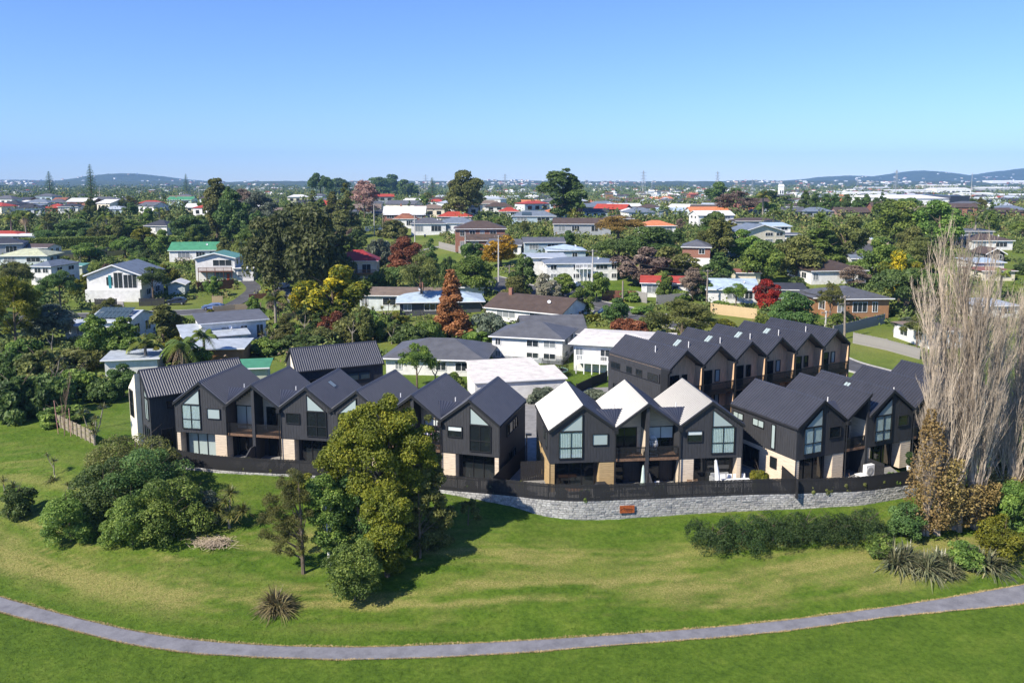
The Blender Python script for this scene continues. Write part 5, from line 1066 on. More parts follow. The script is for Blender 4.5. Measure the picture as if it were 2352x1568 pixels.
house(0, 106, 571, 588, 608, 11, 'hip', 5, 'pale', 'yellow', 'pale house with a lime-yellow hip roof at the left edge', tiles=True)
house(50, 112, 560, 568, 585, 7, 'gx', -6, 'white', 'brown', 'low white shed with a brown and grey roof by the long hedge')
house(-30, 45, 545, 560, 590, 10, 'hip', 20, 'grey', 'dark', 'dark tiled roof cut by the left picture edge')
house(-40, 82, 539, 545, 556, 8, 'flat', 0, 'white', 'white', 'long low white-roofed building beside the hedge at the left')
house(-40, 40, 530, 538, 552, 8, 'hip', 0, 'cream', 'red', 'red roofed house at the left edge above the white roof')
house(392, 498, 556, 574, 601, 9, 'gx', 6, 'white', 'green', 'white cottage with a bright green metal roof', wins=[(.18, .42), (.56, .74), (.84, .96)], dish=True, deck=(.5, 1.6, M_OLD, .15, .45), ov=.4)
house(452, 540, 581, 592, 647, 9, 'gy', 4, 'white', 'tealgreen', 'white two-storey house with teal roof, brown balcony and orange-red door', storeys=2, wins=[(.45, .92)], deck=(2.9, 1.3, M_BROWN, .10, .95))
hs = HOUSES[-1][0]; MB().box(2.9, 3.6, -.09, -.075, .1, 2.1).build('door', plain('orange_red_door', (.55, .09, .035), .5), hs)
house(540, 582, 610, 616, 646, 5, 'flat', 6, 'white', 'white', 'white arched carport beside the teal-roofed house', wins=[(.2, .8)], sides=False, name='carport', cat='carport')
house(388, 424, 645, 652, 676, 5, 'gy', 10, 'silver' if 'silver' in WALLS else 'pale', 'white', 'small pale corrugated shed right of the white gabled house', wins=[], sides=False, name='shed', cat='shed')
house(158, 190, 606, 611, 632, 3, 'flat', -4, 'sage', 'tealgreen', 'little green striped garden shed near the timber fence', wins=[], sides=False, name='shed', cat='shed')
house(52, 112, 457, 466, 484, 11, 'hip', 0, 'blue', 'bluegrey', 'blue-grey house with low hip roof on the left slope', ov=.3)
house(42, 92, 470, 473, 486, 8, 'flat', 0, 'dark', 'bluegrey', 'navy flat-roofed house below the blue-grey one', ov=.2)
house(135, 179, 467, 475, 492, 9, 'hip', 4, 'white', 'dark', 'white house with a dark hip roof on the left slope', tiles=False)
house(160, 192, 458, 466, 480, 8, 'hip', 0, 'brick', 'brown', 'brown roofed house behind the dark-hipped white one')
house(122, 150, 454, 460, 470, 8, 'gx', 0, 'cream', 'rust', 'rust-brown roof among trees on the left slope')
house(384, 442, 452, 459, 474, 9, 'gx', -2, 'teal', 'green', 'pale teal house with a mint green roof far on the left ridge', storeys=1)
house(330, 386, 505, 519, 540, 9, 'hip', -10, 'white', 'dark', 'white house with charcoal hip roof half sunk in trees', wins=[(.5, .75)])
house(606, 668, 486, 501, 517, 10, 'hip', 0, 'white', 'dark', 'white house with black hip roof left of the golden-green cypresses', wins=[(.3, .52), (.66, .8)])
house(770, 866, 574, 600, 640, 9, 'hip', 5, 'cream', 'maroon', 'cream house with crimson tiled roof and brown timber deck', storeys=1, wins=[(.15, .55), (.65, .85)], deck=(1.6, 1.8, M_TAN, .05, .98), h_min=4.2, tiles=True)
hs = HOUSES[-1][0]; stp = MB()
for k in range(9): stp.box(-3.2 + k * .30, -2.7 + k * .30, -2.9, -1.9, -.3 + k * .21, -.1 + k * .21)
stp.build('stairs', M_TAN, hs)
house(478, 603, 722, 738, 800, 7, 'flat', 28, 'white', 'grey', 'white house with stepped grey metal roofs, upper part', wins=[(.3, .45), (.6, .7), (.85, .95)], ov=.5)
house(440, 560, 749, 772, 812, 7, 'flat', 28, 'white', 'silver', 'lower metal-roofed wing of the stepped white house, behind palms', wins=[(.6, .7), (.8, .9)], dish=True)
house(444, 556, 806, 824, 836, 6, 'flat', 6, 'timber', 'silver', 'open carport with pale metal roof behind the left townhouses', wins=[], sides=False, name='carport', cat='carport')
house(205, 300, 712, 738, 790, 9, 'gx', -3, 'white', 'silver', 'white house with a wide solar array on its roof, below the left street', wins=[(.1, .3)], ov=.4)
hs = HOUSES[-1][0]; d_, w_ = 9, HOUSES[-1][2]; h_ = at_y(252, 738, HOUSES[-1][1].y).z - HOUSES[-1][1].z; rs = .75
for k in range(8):
    for j in range(2):
        xa = -w_ * .42 + k * w_ * .105; y0 = .5 + j * 1.7; sl = .38; zz = lambda y: h_ + .35 + y * sl
        MB().prism([(xa, y0, zz(y0)), (xa + w_ * .095, y0, zz(y0)), (xa + w_ * .095, y0 + 1.55, zz(y0 + 1.55)), (xa, y0 + 1.55, zz(y0 + 1.55))], (0, 0, .05)).build('solar_panel', M_GBLUE, hs)
house(150, 200, 734, 752, 778, 6, 'gx', -3, 'pale', 'silver', 'small grey metal-roofed wing left of the solar house', wins=[(.55, .85)])
house(248, 358, 826, 846, 862, 5, 'flat', 12, 'white', 'silver', 'long striped metal lean-to behind the banana plant', wins=[], sides=False, name='shed', cat='shed')
house(548, 612, 838, 846, 884, 4, 'flat', 10, 'sage', 'green', 'flat green roof peeking between the dark townhouses', wins=[], sides=False, name='shed', cat='shed')
# centre
house(882, 976, 474, 492, 520, 11, 'gx', 3, 'brick', 'white', 'two-storey brick house with white roof on the centre ridge', storeys=2, wins=[(.08, .25), (.45, .62), (.80, .96)], chimney=(-.1, .5))
house(905, 955, 490, 503, 525, 7, 'hip', 0, 'white', 'rust', 'lower rust-red roof in front of the white-roofed brick house')
house(945, 1024, 500, 514, 540, 11, 'hip', 4, 'white', 'grey', 'white house with grey tiled hip roof left of the brick one', dish=True)
house(1006, 1092, 499, 513, 536, 11, 'hip', 0, 'white', 'bluegrey', 'white house with slate hip roof behind the brick house')
house(1004, 1082, 486, 498, 512, 10, 'hip', 0, 'cream', 'red', 'house with bright red hip roof on the centre ridge', dish=True)
house(1046, 1160, 507, 526, 574, 12, 'hip', 3, 'brick', 'brown', 'large two-storey red brick house with chocolate hip roof', storeys=2, wins=[(.10, .18), (.29, .40), (.50, .58), (.70, .82)], ov=.6)
house(1070, 1166, 538, 550, 576, 4, 'gx', 3, 'brick', 'brown', 'lower porch wing of the large red brick house', wins=[(.1, .3)])
house(1098, 1150, 460, 468, 482, 9, 'hip', 0, 'cream', 'tan', 'tan roofed house right of the huge olive tree')
house(1146, 1192, 476, 486, 500, 8, 'hip', 0, 'white', 'red', 'white house with a red roof beside the solar roofs', dish=True)
house(1176, 1276, 484, 497, 512, 10, 'hip', -2, 'blue', 'bluegrey', 'blue house with dark solar panels right of the red-roofed one')
hs = HOUSES[-1][0]; MB().prism([(-5, .3, 3.2), (-1, .3, 3.2), (-1, 3.4, 4.3), (-5, 3.4, 4.3)], (0, 0, .1)).build('solar_panel', M_GBLUE, hs)
house(1118, 1196, 549, 562, 588, 10, 'gx', -12, 'white', 'grey', 'white weatherboard house with grey gable, right of the yellow tree', storeys=1, wins=[(.3, .5), (.6, .9)])
house(1205, 1296, 545, 556, 580, 9, 'gx', 4, 'blue', 'grey', 'blue house with grey gabled roof behind the light blue roof', dish=False)
house(1258, 1345, 561, 576, 598, 10, 'hip', 2, 'blue', 'lightblue', 'two-storey house with sky blue hip roof', wins=[(.25, .45), (.65, .78)], dish=True)
house(1210, 1300, 585, 592, 632, 8, 'flat', 4, 'white', 'pale' if 'pale' in ROOFS else 'silver', 'big white boarded deck and garage below the sky blue roof', wins=[(.6, .75)], sides=False)
house(1255, 1418, 590, 605, 645, 11, 'hip', 4, 'white', 'bluegrey', 'long white two-storey house with slate blue hip roof by the power pole', storeys=2, wins=[(.06, .14), (.38, .48), (.58, .64), (.70, .86), (.92, .99)], deck=(3.0, 1.2, M_WHT, .40, .62), dish=True)
house(1272, 1402, 501, 514, 540, 10, 'gx', -3, 'grey', 'brown', 'long low house with dark brown roof in the centre', wins=[(.08, .2), (.32, .45), (.66, .78)])
house(1390, 1455, 494, 503, 516, 10, 'hip', 0, 'cream', 'brown', 'brown hip roof above the bare golden tree')
house(1472, 1552, 506, 519, 538, 10, 'hip', 3, 'white', 'orange', 'white house with an orange tiled hip roof', wins=[(.65, .9)])
house(1602, 1686, 484, 494, 520, 10, 'gx', 8, 'white', 'white', 'two-storey white house with white roof on the right slope', storeys=2, wins=[(.15, .32), (.5, .62), (.75, .9)])
house(1698, 1806, 516, 532, 562, 10, 'gy', 14, 'cream', 'bluegrey', 'cream two-storey house with shallow grey gable, right slope', storeys=2, wins=[(.55, .72), (.8, .95)])
house(1668, 1712, 545, 560, 590, 8, 'gy', -8, 'blue', 'grey', 'small blue house with dark gable in front of the cream one', wins=[(.3, .7)], dish=True)
house(1690, 1790, 500, 508, 524, 9, 'hip', 0, 'grey', 'brown', 'low dark brown roof behind the round trees on the right slope')
house(1475, 1590, 634, 650, 684, 9, 'gx', -10, 'white', 'red', 'house with weathered red iron roof and white porch posts', wins=[(.1, .3), (.5, .7)])
house(1625, 1738, 640, 664, 696, 10, 'gx', -6, 'white', 'lightblue', 'white house with pale blue-grey iron roof above the timber fence', wins=[(.4, .6), (.75, .9)], dish=True)
house(1690, 1745, 630, 636, 650, 6, 'flat', -6, 'cream', 'rust', 'rusty iron lean-to roof behind the pale blue roof', wins=[], sides=False, name='shed', cat='shed')
house(1568, 1628, 551, 568, 612, 10, 'hip', -14, 'brick', 'grey', 'tall brick and white house with slate roof in the right centre', storeys=2, wins=[(.6, .8)], lower=(.45, 'white'))
house(1472, 1510, 454, 463, 476, 9, 'gy', 0, 'pale', 'silver', 'left of two pale blue gabled houses on the far slope'); house(1512, 1550, 454, 463, 476, 9, 'gy', 0, 'pale', 'silver', 'right of two pale blue gabled houses on the far slope')
house(1400, 1474, 468, 474, 488, 10, 'flat', 0, 'white', 'white', 'long white flat-roofed house on the far centre slope'); house(1430, 1468, 479, 485, 500, 8, 'gy', 0, 'white', 'white', 'small white gable with a dark window below the long white roof')
house(1352, 1418, 462, 469, 482, 10, 'hip', 0, 'grey', 'bluegrey', 'slate hip roofed house beside the towering dark tree', dish=True)
house(1515, 1590, 478, 484, 500, 10, 'flat', 0, 'blue', 'lightblue', 'pale blue low roofs beyond the palms')
house(1390, 1408, 441, 446, 460, 5, 'flat', 0, 'timber', 'dark', 'narrow orange timber tower house on the far slope', wins=[], sides=False)
# near centre
house(826, 1005, 660, 678, 712, 9, 'gx', -4, 'pale', 'tan', 'pale house with long grey-brown tiled roof behind the cabbage trees', wins=[(.02, .10), (.30, .55), (.7, .9)], dish=True, tiles=True, chimney=(.25, .5))
house(920, 1105, 668, 693, 722, 10, 'hip', 6, 'dark', 'lightblue', 'low house with pale blue iron roof behind the rust conifer', wins=[(.05, .14), (.3, .5)], ov=.8)
house(1046, 1110, 661, 668, 684, 6, 'gx', 0, 'pale', 'silver', 'small pale grey shed roof right of the rust conifer', wins=[], sides=False, name='shed', cat='shed')
house(1115, 1285, 677, 712, 742, 11, 'gx', -32, 'white', 'brown', 'white house with a broad dark brown roof and white gable end near the street', wins=[(.15, .4), (.6, .8)], chimney=(-.35, .45), dish=True, tiles=True)
house(885, 1110, 776, 826, 862, 11, 'hip', -7, 'white', 'grey', 'white bungalow with grey pan-tiled hip roof behind the left townhouses', wins=[(.10, .16), (.52, .62), (.72, .90)], tiles=True, ov=.6)
house(1130, 1290, 738, 776, 832, 9, 'hip', -16, 'white', 'grey', 'two-storey white weatherboard house with grey tile roof', storeys=2, wins=[(.05, .12), (.5, .66), (.74, .9)], tiles=True, lower=(.22, 'grey'))
house(1205, 1345, 724, 764, 800, 9, 'gx', 6, 'white', 'grey', 'right wing of the white weatherboard house with long tiled roof', wins=[(.3, .9)], tiles=True)
house(1320, 1520, 765, 800, 858, 11, 'hip', -16, 'white', 'cream', 'white house with dazzling cream roof behind the rear terrace', wins=[(.02, .10), (.3, .4)], deck=(1.7, 1.6, M_WHT, .05, .4), h_min=4.0, ov=.7)
house(1094, 1245, 840, 860, 892, 6, 'flat', 14, 'white', 'cream', 'upper of two white flat-roofed sheds behind the townhouses', wins=[], sides=False, name='shed', cat='shed', ov=.2)
house(1092, 1300, 868, 888, 915, 6, 'flat', 12, 'white', 'cream', 'lower white flat-roofed shed nearest the townhouses', wins=[], sides=False, name='shed', cat='shed', ov=.2)
# right
house(1905, 2042, 657, 686, 732, 12, 'hip', 4, 'tan', 'grey', 'brown weatherboard bungalow with grey tiled hip roof and white windows', wins=[(.12, .24), (.38, .62), (.72, .80)], tiles=True, ov=.7)
house(1868, 1925, 668, 684, 722, 8, 'hip', 4, 'tan', 'grey', 'front wing of the brown weatherboard bungalow with a bay window', wins=[(.2, .7)], tiles=True)
house(1776, 1848, 650, 668, 690, 9, 'gx', -6, 'blue', 'dark', 'low house with black roof behind the scarlet tree', wins=[(.5, .8)])
house(1860, 1992, 597, 622, 652, 12, 'hip', 8, 'white', 'brown', 'house with a big mottled brown hip roof under bare twigs', wins=[(.03, .12), (.85, .97)], tiles=True)
house(1958, 2002, 585, 594, 620, 8, 'gx', -12, 'pale', 'bluegrey', 'pale house with blue roof beside the curving street')
house(1764, 1815, 513, 520, 545, 9, 'flat', 0, 'white', 'lightblue', 'white house with flat blue-grey roof on the right slope', storeys=2); house(1780, 1838, 536, 545, 556, 9, 'gx', 0, 'white', 'grey', 'small white gable end by the dark round bush on the right')
house(2232, 2325, 537, 553, 574, 10, 'hip', 0, 'white', 'brown', 'white house with broad brown hip roof right of the poplars', dish=True); house(2215, 2280, 527, 536, 548, 8, 'flat', 0, 'grey', 'grey', 'flat dark roof just above the broad brown one'); house(2264, 2306, 570, 585, 602, 7, 'gy', 0, 'dark', 'brown', 'house with a small white gable vent right of the poplars', dish=True)
house(2238, 2305, 596, 603, 626, 8, 'flat', 0, 'white', 'lightblue', 'long white flat-roofed shed right of the poplars', wins=[(.3, .4)], sides=False, name='shed', cat='shed'); house(2255, 2330, 620, 628, 645, 9, 'hip', 0, 'cream', 'rust', 'terracotta roof behind the right poplars'); house(2240, 2340, 688, 705, 730, 10, 'hip', 0, 'white', 'silver', 'pale roofed house seen through the poplar twigs'); house(2130, 2215, 740, 760, 800, 9, 'hip', 10, 'white', 'tan', 'white house behind the grey paling fence and poplars')
# ------------------------------------------------------------------ trees and gardens of the suburb
LM['twig'] = leaf_mat('leafless_twigs', (.07, .05, .035), (.14, .105, .075), (.25, .20, .15), .1, .8, .01); LM['pink'] = leaf_mat('pinkish_twigs', (.14, .08, .065), (.25, .15, .12), (.38, .27, .22), .1, .8, .01); LM['amber'] = leaf_mat('thin_amber_leaves', (.12, .085, .02), (.24, .17, .04), (.36, .27, .08), .3, .7, .01)
M_PINE = LM['dark']
def T2(px, base, w, top, key, leaf, label, name='tree', cat='tree'):
    g = G(px, base); dep = g.y * cos(TILT) + (CAMZ - g.z) * sin(TILT); H = (base - top) * dep / FPX * 1.03; return tree(key, leaf, g, H, w * dep / FPX / 2 * 1.08, label, name, cat)
NT = [
 (2105, 800, 70, 725, 'feather2', 'olive', 'open lichen-grey tree before the white house left of the poplars'), (2085, 775, 60, 728, 'feather1', 'grey', 'grey-green small tree by the long grey paling fence'), (395, 840, 70, 775, 'round2', 'bright', 'yellow-green tree between the palms behind the left townhouses'), (455, 850, 60, 800, 'round1', 'mid', 'green tree before the stepped white house'), (330, 820, 60, 770, 'oval1', 'bright', 'yellow-green tree left of the palms'), (655, 800, 60, 745, 'oval2', 'olive', 'olive tree right of the stepped white house'),
 (635, 672, 130, 505, 'round3', 'pohu', 'left half of the huge dark spreading tree in the centre left'), (740, 694, 170, 500, 'round1', 'pohu', 'huge dark spreading tree standing over the driveway in the centre left'), (690, 650, 170, 480, 'round3', 'pohu', 'back crown of the huge dark spreading tree'),
 (765, 745, 150, 615, 'round2', 'wattle', 'wattle in yellow blossom below the huge dark tree'), (705, 735, 70, 650, 'round1', 'wattle', 'smaller flowering wattle left of the large one'),
 (1038, 775, 88, 626, 'cone1', 'rust', 'tall rust-brown conifer in the centre'), (930, 634, 84, 551, 'round1', 'maroon', 'domed red-brown autumn tree above the olive one'), (968, 718, 108, 583, 'feather2', 'olive', 'feathery olive tree with a bare pale trunk left of the rust conifer'),
 (1088, 678, 98, 593, 'round3', 'mid', 'broad fresh green tree right of the rust conifer'), (1150, 612, 78, 542, 'round2', 'gold', 'golden yellow autumn tree by the concrete pole'), (1762, 716, 64, 647, 'round1', 'red', 'scarlet autumn tree right of the timber fence'), (1822, 758, 98, 675, 'round3', 'dark', 'dense dark round bush right of the scarlet tree'),
 (1565, 790, 135, 688, 'feather1', 'olive', 'weeping willow-like tree behind the rear terrace'), (1468, 652, 118, 571, 'round2', 'twig', 'brown leafless dome-shaped tree in the right centre'), (1065, 503, 98, 401, 'round1', 'olive', 'very large olive-green tree on the centre skyline'), (1290, 503, 108, 389, 'oval1', 'dark', 'tallest dark tree on the skyline right of centre'),
 (838, 508, 72, 416, 'feather1', 'pink', 'tall pinkish leafless tree on the centre skyline'), (870, 455, 60, 410, 'round3', 'dark', 'left dark pine crown on the centre skyline'), (905, 452, 60, 405, 'round1', 'dark', 'middle dark pine crown on the centre skyline'), (935, 456, 50, 414, 'round2', 'dark', 'right dark pine crown on the centre skyline'), (737, 462, 54, 397, 'spread2', 'dark', 'umbrella-shaped tree on the left centre skyline'), (780, 455, 60, 412, 'round3', 'dark', 'dark tree between the umbrella tree and the pines'),
 (795, 545, 75, 428, 'cone2', 'olive', 'golden-green cypress right of the huge dark tree'), (765, 530, 60, 445, 'cone1', 'olive', 'shorter golden-green cypress beside the taller'), (722, 520, 60, 442, 'cone2', 'olive', 'ragged cypress behind the huge dark tree'), (500, 548, 72, 413, 'oval2', 'olive', 'tall ragged macrocarpa left of centre'), (535, 560, 70, 430, 'oval1', 'dark', 'dark tree right of the ragged macrocarpa'), (600, 520, 70, 447, 'round1', 'grey', 'grey-green tree behind the black-hipped house'), (578, 560, 70, 470, 'round2', 'dark', 'dark tree left of the huge spreading one'), (560, 505, 60, 435, 'feather1', 'twig', 'bare twiggy tree behind the macrocarpa'),
 (1257, 706, 64, 631, 'round2', 'cream', 'cream flowering tree beside the street'), (1337, 727, 52, 664, 'round1', 'mid', 'small clipped round tree on the street corner'), (1292, 684, 70, 628, 'round2', 'mid', 'round green tree below the long white house'), (1370, 690, 60, 630, 'round1', 'mid', 'round green tree right of the concrete pole'), (1205, 680, 60, 585, 'oval1', 'dark', 'dark tree left of the white deck house'), (1420, 600, 110, 545, 'spread1', 'dark', 'wide dark tree above the slate blue roof'), (1500, 600, 120, 525, 'round3', 'dark', 'large dark grey-green tree in the right centre'), (1550, 640, 100, 570, 'round2', 'olive', 'olive tree right of the brown dome'), (1420, 560, 120, 495, 'feather2', 'amber', 'thin amber autumn tree in front of the brown roof'), (1650, 600, 70, 500, 'oval1', 'olive', 'tall olive tree on the right slope'), (1650, 660, 60, 580, 'oval2', 'dark', 'dark tree right of the slate-roofed brick house'),
 (2065, 692, 88, 576, 'round2', 'wattle', 'yellow-green wattle left of the poplars'), (2050, 562, 112, 465, 'round3', 'mid', 'big dark-green domed tree by the street lamp'), (2155, 568, 106, 469, 'round1', 'mid', 'second big domed tree right of the street lamp'), (2010, 640, 80, 552, 'round1', 'mid', 'green tree beside the curving street'), (1878, 608, 110, 497, 'cone2', 'mid', 'layered cedar with drooping tiers on the right slope'), (1940, 600, 90, 500, 'round2', 'olive', 'broad olive tree right of the cedar'), (1830, 640, 110, 545, 'round3', 'olive', 'big olive tree left of the cedar'), (1905, 745, 60, 648, 'feather2', 'olive', 'open scraggy tree in front of the brown bungalow'), (1960, 660, 70, 610, 'feather1', 'twig', 'bare twiggy tree before the mottled roof'), (2110, 640, 80, 545, 'feather1', 'olive', 'loose tree behind the poplars'),
 (1710, 600, 80, 530, 'round2', 'mid', 'round tree left of the small blue house'), (1745, 650, 90, 560, 'round1', 'mid', 'broad tree in the right middle'), (1640, 560, 70, 490, 'round3', 'dark', 'dark tree below the two-storey white house'), (1770, 480, 80, 440, 'round1', 'dark', 'dark tree on the right far slope'), (1660, 480, 70, 420, 'round2', 'dark', 'dark domed tree beside the far gabled houses'), (1690, 500, 90, 440, 'feather1', 'twig', 'leafless thicket right of the domed tree'), (1690, 705, 60, 650, 'feather2', 'mid', 'small tree in front of the pale blue roof'), (1525, 690, 40, 628, 'round1', 'mid', 'little tree on the red roof side'), (1590, 690, 60, 615, 'feather1', 'twig', 'bare grey tree behind the paling fence'), (1605, 690, 50, 620, 'oval1', 'dark', 'narrow dark tree beside the bare grey one'),
 (225, 840, 82, 720, 'oval1', 'mid', 'left of two rounded evergreens below the solar house'), (290, 838, 80, 728, 'oval2', 'mid', 'right of two rounded evergreens below the solar house'), (376, 792, 56, 694, 'column1', 'olive', 'clipped column-shaped hedge tree by the left street'), (112, 785, 110, 704, 'round1', 'grey', 'grey-olive tree on the left near the street'), (38, 800, 110, 635, 'feather1', 'bright', 'pale branching tree at the left edge'), (140, 715, 90, 620, 'feather2', 'dark', 'open dark street tree left of the white gabled house'), (352, 690, 80, 612, 'feather2', 'dark', 'open dark tree in front of the white gabled house'), (40, 680, 80, 600, 'feather2', 'olive', 'open tree left of the solar panel house'), (205, 598, 75, 560, 'round1', 'mid', 'round green tree by the new timber fence'), (170, 552, 85, 505, 'round3', 'dark', 'dark round tree above the long hedge'), (290, 545, 80, 505, 'round2', 'mid', 'green tree right of the long hedge'), (330, 580, 60, 520, 'oval1', 'bright', 'yellow-green tree above the timber fence'), (440, 560, 90, 500, 'round1', 'dark', 'dark tree behind the green-roofed cottage'), (370, 590, 60, 530, 'round2', 'mid', 'mid green tree left of the green-roofed cottage'),
 (958, 892, 86, 786, 'feather2', 'mid', 'tall ragged tree in front of the grey-tiled bungalow'), (285, 910, 70, 838, 'round1', 'dark', 'dark tree left of the far-left townhouse'),
]
for a in NT: T2(*a)
norfolk_pine(G(212, 470), (470 - 377) * G(212, 470).y / FPX, 'tallest norfolk pine on the left skyline', 1.15); norfolk_pine(G(116, 455), (455 - 393) * G(116, 455).y / FPX, 'second norfolk pine on the left skyline, near the edge', 1.5); norfolk_pine(G(429, 450), (450 - 399) * G(429, 450).y / FPX, 'small norfolk pine above the mint green roof', 1.2); norfolk_pine(G(993, 455), (455 - 408) * G(993, 455).y / FPX, 'dark pine on the skyline left of the huge olive tree', 1.9)
# bushes, massed gardens
NS = [(40, 960, 130, 850, 'dark', 'large dark shrub at the left edge behind the lawn'), (115, 945, 120, 838, 'dark', 'dark shrub left of the plank fence'), (175, 905, 100, 835, 'mid', 'shrub behind the plank fence'), (90, 870, 110, 795, 'olive', 'bronze-olive shrub on the left bank'), (175, 850, 110, 790, 'olive', 'olive shrub below the solar house'), (20, 870, 90, 800, 'dark', 'dark shrub on the left bank near the edge'), (140, 970, 100, 925, 'mid', 'low bright shrub at the foot of the plank fence'), (240, 920, 80, 860, 'dark', 'dark shrub left of the cream gable'), (225, 790, 80, 755, 'dark', 'low shrub by the solar house'), (60, 830, 80, 770, 'mid', 'green shrub below the pale branching tree'),
 (610, 810, 90, 770, 'mid', 'shrub mass right of the stepped white house'), (690, 805, 110, 762, 'dark', 'dark shrub behind the rear dark roof'), (740, 795, 80, 745, 'olive', 'olive shrub left of the grey bungalow'), (800, 780, 90, 720, 'olive', 'tangled shrub in the centre garden'), (845, 770, 80, 700, 'mid', 'green shrub below the long grey-brown roof'), (890, 775, 80, 715, 'mid', 'garden shrub left of the rust conifer'), (940, 790, 90, 735, 'dark', 'dark shrub in the centre gully'), (985, 785, 70, 725, 'mid', 'shrub at the foot of the rust conifer'), (1125, 775, 80, 705, 'grey', 'grey-green shrub right of the rust conifer'), (1095, 785, 60, 755, 'mid', 'low yellowish shrub right of the rust conifer'), (770, 760, 80, 710, 'maroon', 'brown leafless-looking bush below the wattle'), (655, 770, 70, 735, 'mid', 'bush near the garden palm'), (1040, 890, 60, 850, 'mid', 'dark green shrub left of the white sheds'), (1130, 850, 30, 815, 'bright', 'clipped bright shrub by the white weatherboard house'), (1250, 925, 80, 885, 'grey', 'grey-green shrub behind the glaring roofs'), (1370, 915, 60, 890, 'grey', 'silvery shrub between the terrace blocks'), (1440, 770, 80, 725, 'maroon', 'brown shrub behind the cream roof'), (1490, 765, 60, 715, 'olive', 'olive shrub left of the weeping tree'), (1480, 720, 60, 700, 'mid', 'low shrub by the street'), (1660, 750, 60, 730, 'bright', 'bright shrub before the new timber fence'), (1445, 690, 50, 660, 'mid', 'shrub behind the red-brown paling fence'), (1550, 690, 60, 660, 'mid', 'shrub in front of the red iron roof'), (2090, 770, 70, 730, 'grey', 'pale shrub before the white house and poplars'), (1965, 640, 60, 590, 'mid', 'shrub by the blue-roofed house'), (1790, 715, 40, 700, 'bright', 'hedge bush below the scarlet tree'), (1290, 715, 60, 700, 'bright', 'clipped hedge bush by the street'), (900, 545, 70, 500, 'olive', 'round olive tree on the central verge'), (870, 610, 60, 540, 'grey', 'grey willow on the central slope'), (920, 590, 70, 545, 'olive', 'olive bush on the central slope'), (1085, 590, 50, 550, 'dark', 'dark bush by the red brick house'), (1030, 660, 40, 580, 'dark', 'dark thin tree above the rust conifer'), (880, 680, 60, 610, 'mid', 'green tree below the crimson roof')]
for px, b, w, t, lf, lab in NS: T2(px, b, w, t, 'shrub1' if px % 2 else 'shrub2', lf, lab, 'shrub', 'shrub')
def hedge(p0, p1, wd, hpx, label, leaf='hedge', n=9000, size=.2):
    a, b = G(*p0), G(*p1); R = np.random.default_rng(int(p0[0])); L = (b - a).length; H = hpx * a.y / FPX; t = R.random(n); d = (b - a).normalized(); nn = Vector((-d.y, d.x, 0)); f = R.integers(0, 3, n); u = R.uniform(-1, 1, n) * wd / 2; z = R.random(n) * H
    side = np.where(R.random(n) < .75, -1, 1); u = np.where(f == 0, u, side * wd / 2 * (1 if nn.y > 0 else -1)); z = np.where(f == 0, H, z); z = z + R.normal(size=n) * .08; u = u + R.normal(size=n) * .08
    P = np.c_[t * L * d.x + nn.x * u, t * L * d.y + nn.y * u, z]; P[:, 2] += terrain(a.x + P[:, 0], a.y + P[:, 1]) - a.z; V, F = leaves(P, R.normal(size=(n, 3)) + [0, -.4, .6], size, R); root = empty('hedge', a, 0, label, 'hedge'); link('foliage', np_mesh('foliage', V, F, LM[leaf], np.repeat(R.random(n), 4)), root); return root
hedge((48, 573), (268, 566), 4.0, 24, 'long clipped green hedge above the timber fences at the left', 'mid', 12000, .3); hedge((1330, 738), (1420, 733), 1.4, 12, 'low clipped hedge along the street by the blue car', 'bright', 3500, .18); hedge((1275, 712), (1312, 716), 1.4, 9, 'short clipped hedge left of the small round tree', 'bright', 2000, .18); hedge((1735, 748), (1795, 752), 1.6, 20, 'hedge below the scarlet tree', 'mid', 3500, .2)
PALMS = [(246, 541, 498, 1.3, 0), (226, 540, 505, 1.2, 1), (61, 548, 500, 1.4, 2), (28, 548, 505, 1.4, 0), (112, 550, 515, 1.3, 1), (160, 520, 490, 1.2, 2), (367, 520, 485, 1.2, 0), (557, 600, 560, 1.3, 1), (635, 765, 690, 1.25, 2), (337, 855, 790, 1.1, 0), (422, 856, 790, 1.15, 1), (471, 845, 775, 1.0, 2), (1751, 505, 452, 1.6, 0), (1776, 525, 490, 1.4, 1), (2239, 545, 510, 1.5, 2), (2296, 690, 632, 1.1, 0), (1390, 470, 440, 1.3, 1), (2075, 650, 610, 1.3, 2), (2050, 670, 630, 1.3, 0), (1525, 500, 480, 1.4, 1)]
for k, (px, b, t, s, i) in enumerate(PALMS):
    g = G(px, b); palm(g, (b - t) * g.y / FPX * 1.05, ['taller of two slim palms on the left slope', 'shorter of two slim palms on the left slope', 'shaggy palm with a dead skirt at the left', 'palm nearest the left picture edge', 'stout palm above the hedge', 'small palm on the left slope', 'palm left of the charcoal-hipped white house', 'palm right of the arched carport', 'garden palm with drooping crown below the brown fence', 'left of three palms behind the left townhouses', 'middle bushy palm with dead skirt behind the left townhouses', 'right slim palm behind the left townhouses', 'tall palm on the right far slope', 'small palm by the right flat-roofed house', 'palm right of the poplars on the far slope', 'palm among the right poplar twigs', 'little palm on the far centre slope', 'palm before the yellow-green wattle', 'broad palm below the wattle', 'palm near the far pale blue roofs'][k], s * 1.3, i, k in (2, 10), k * 1.1)
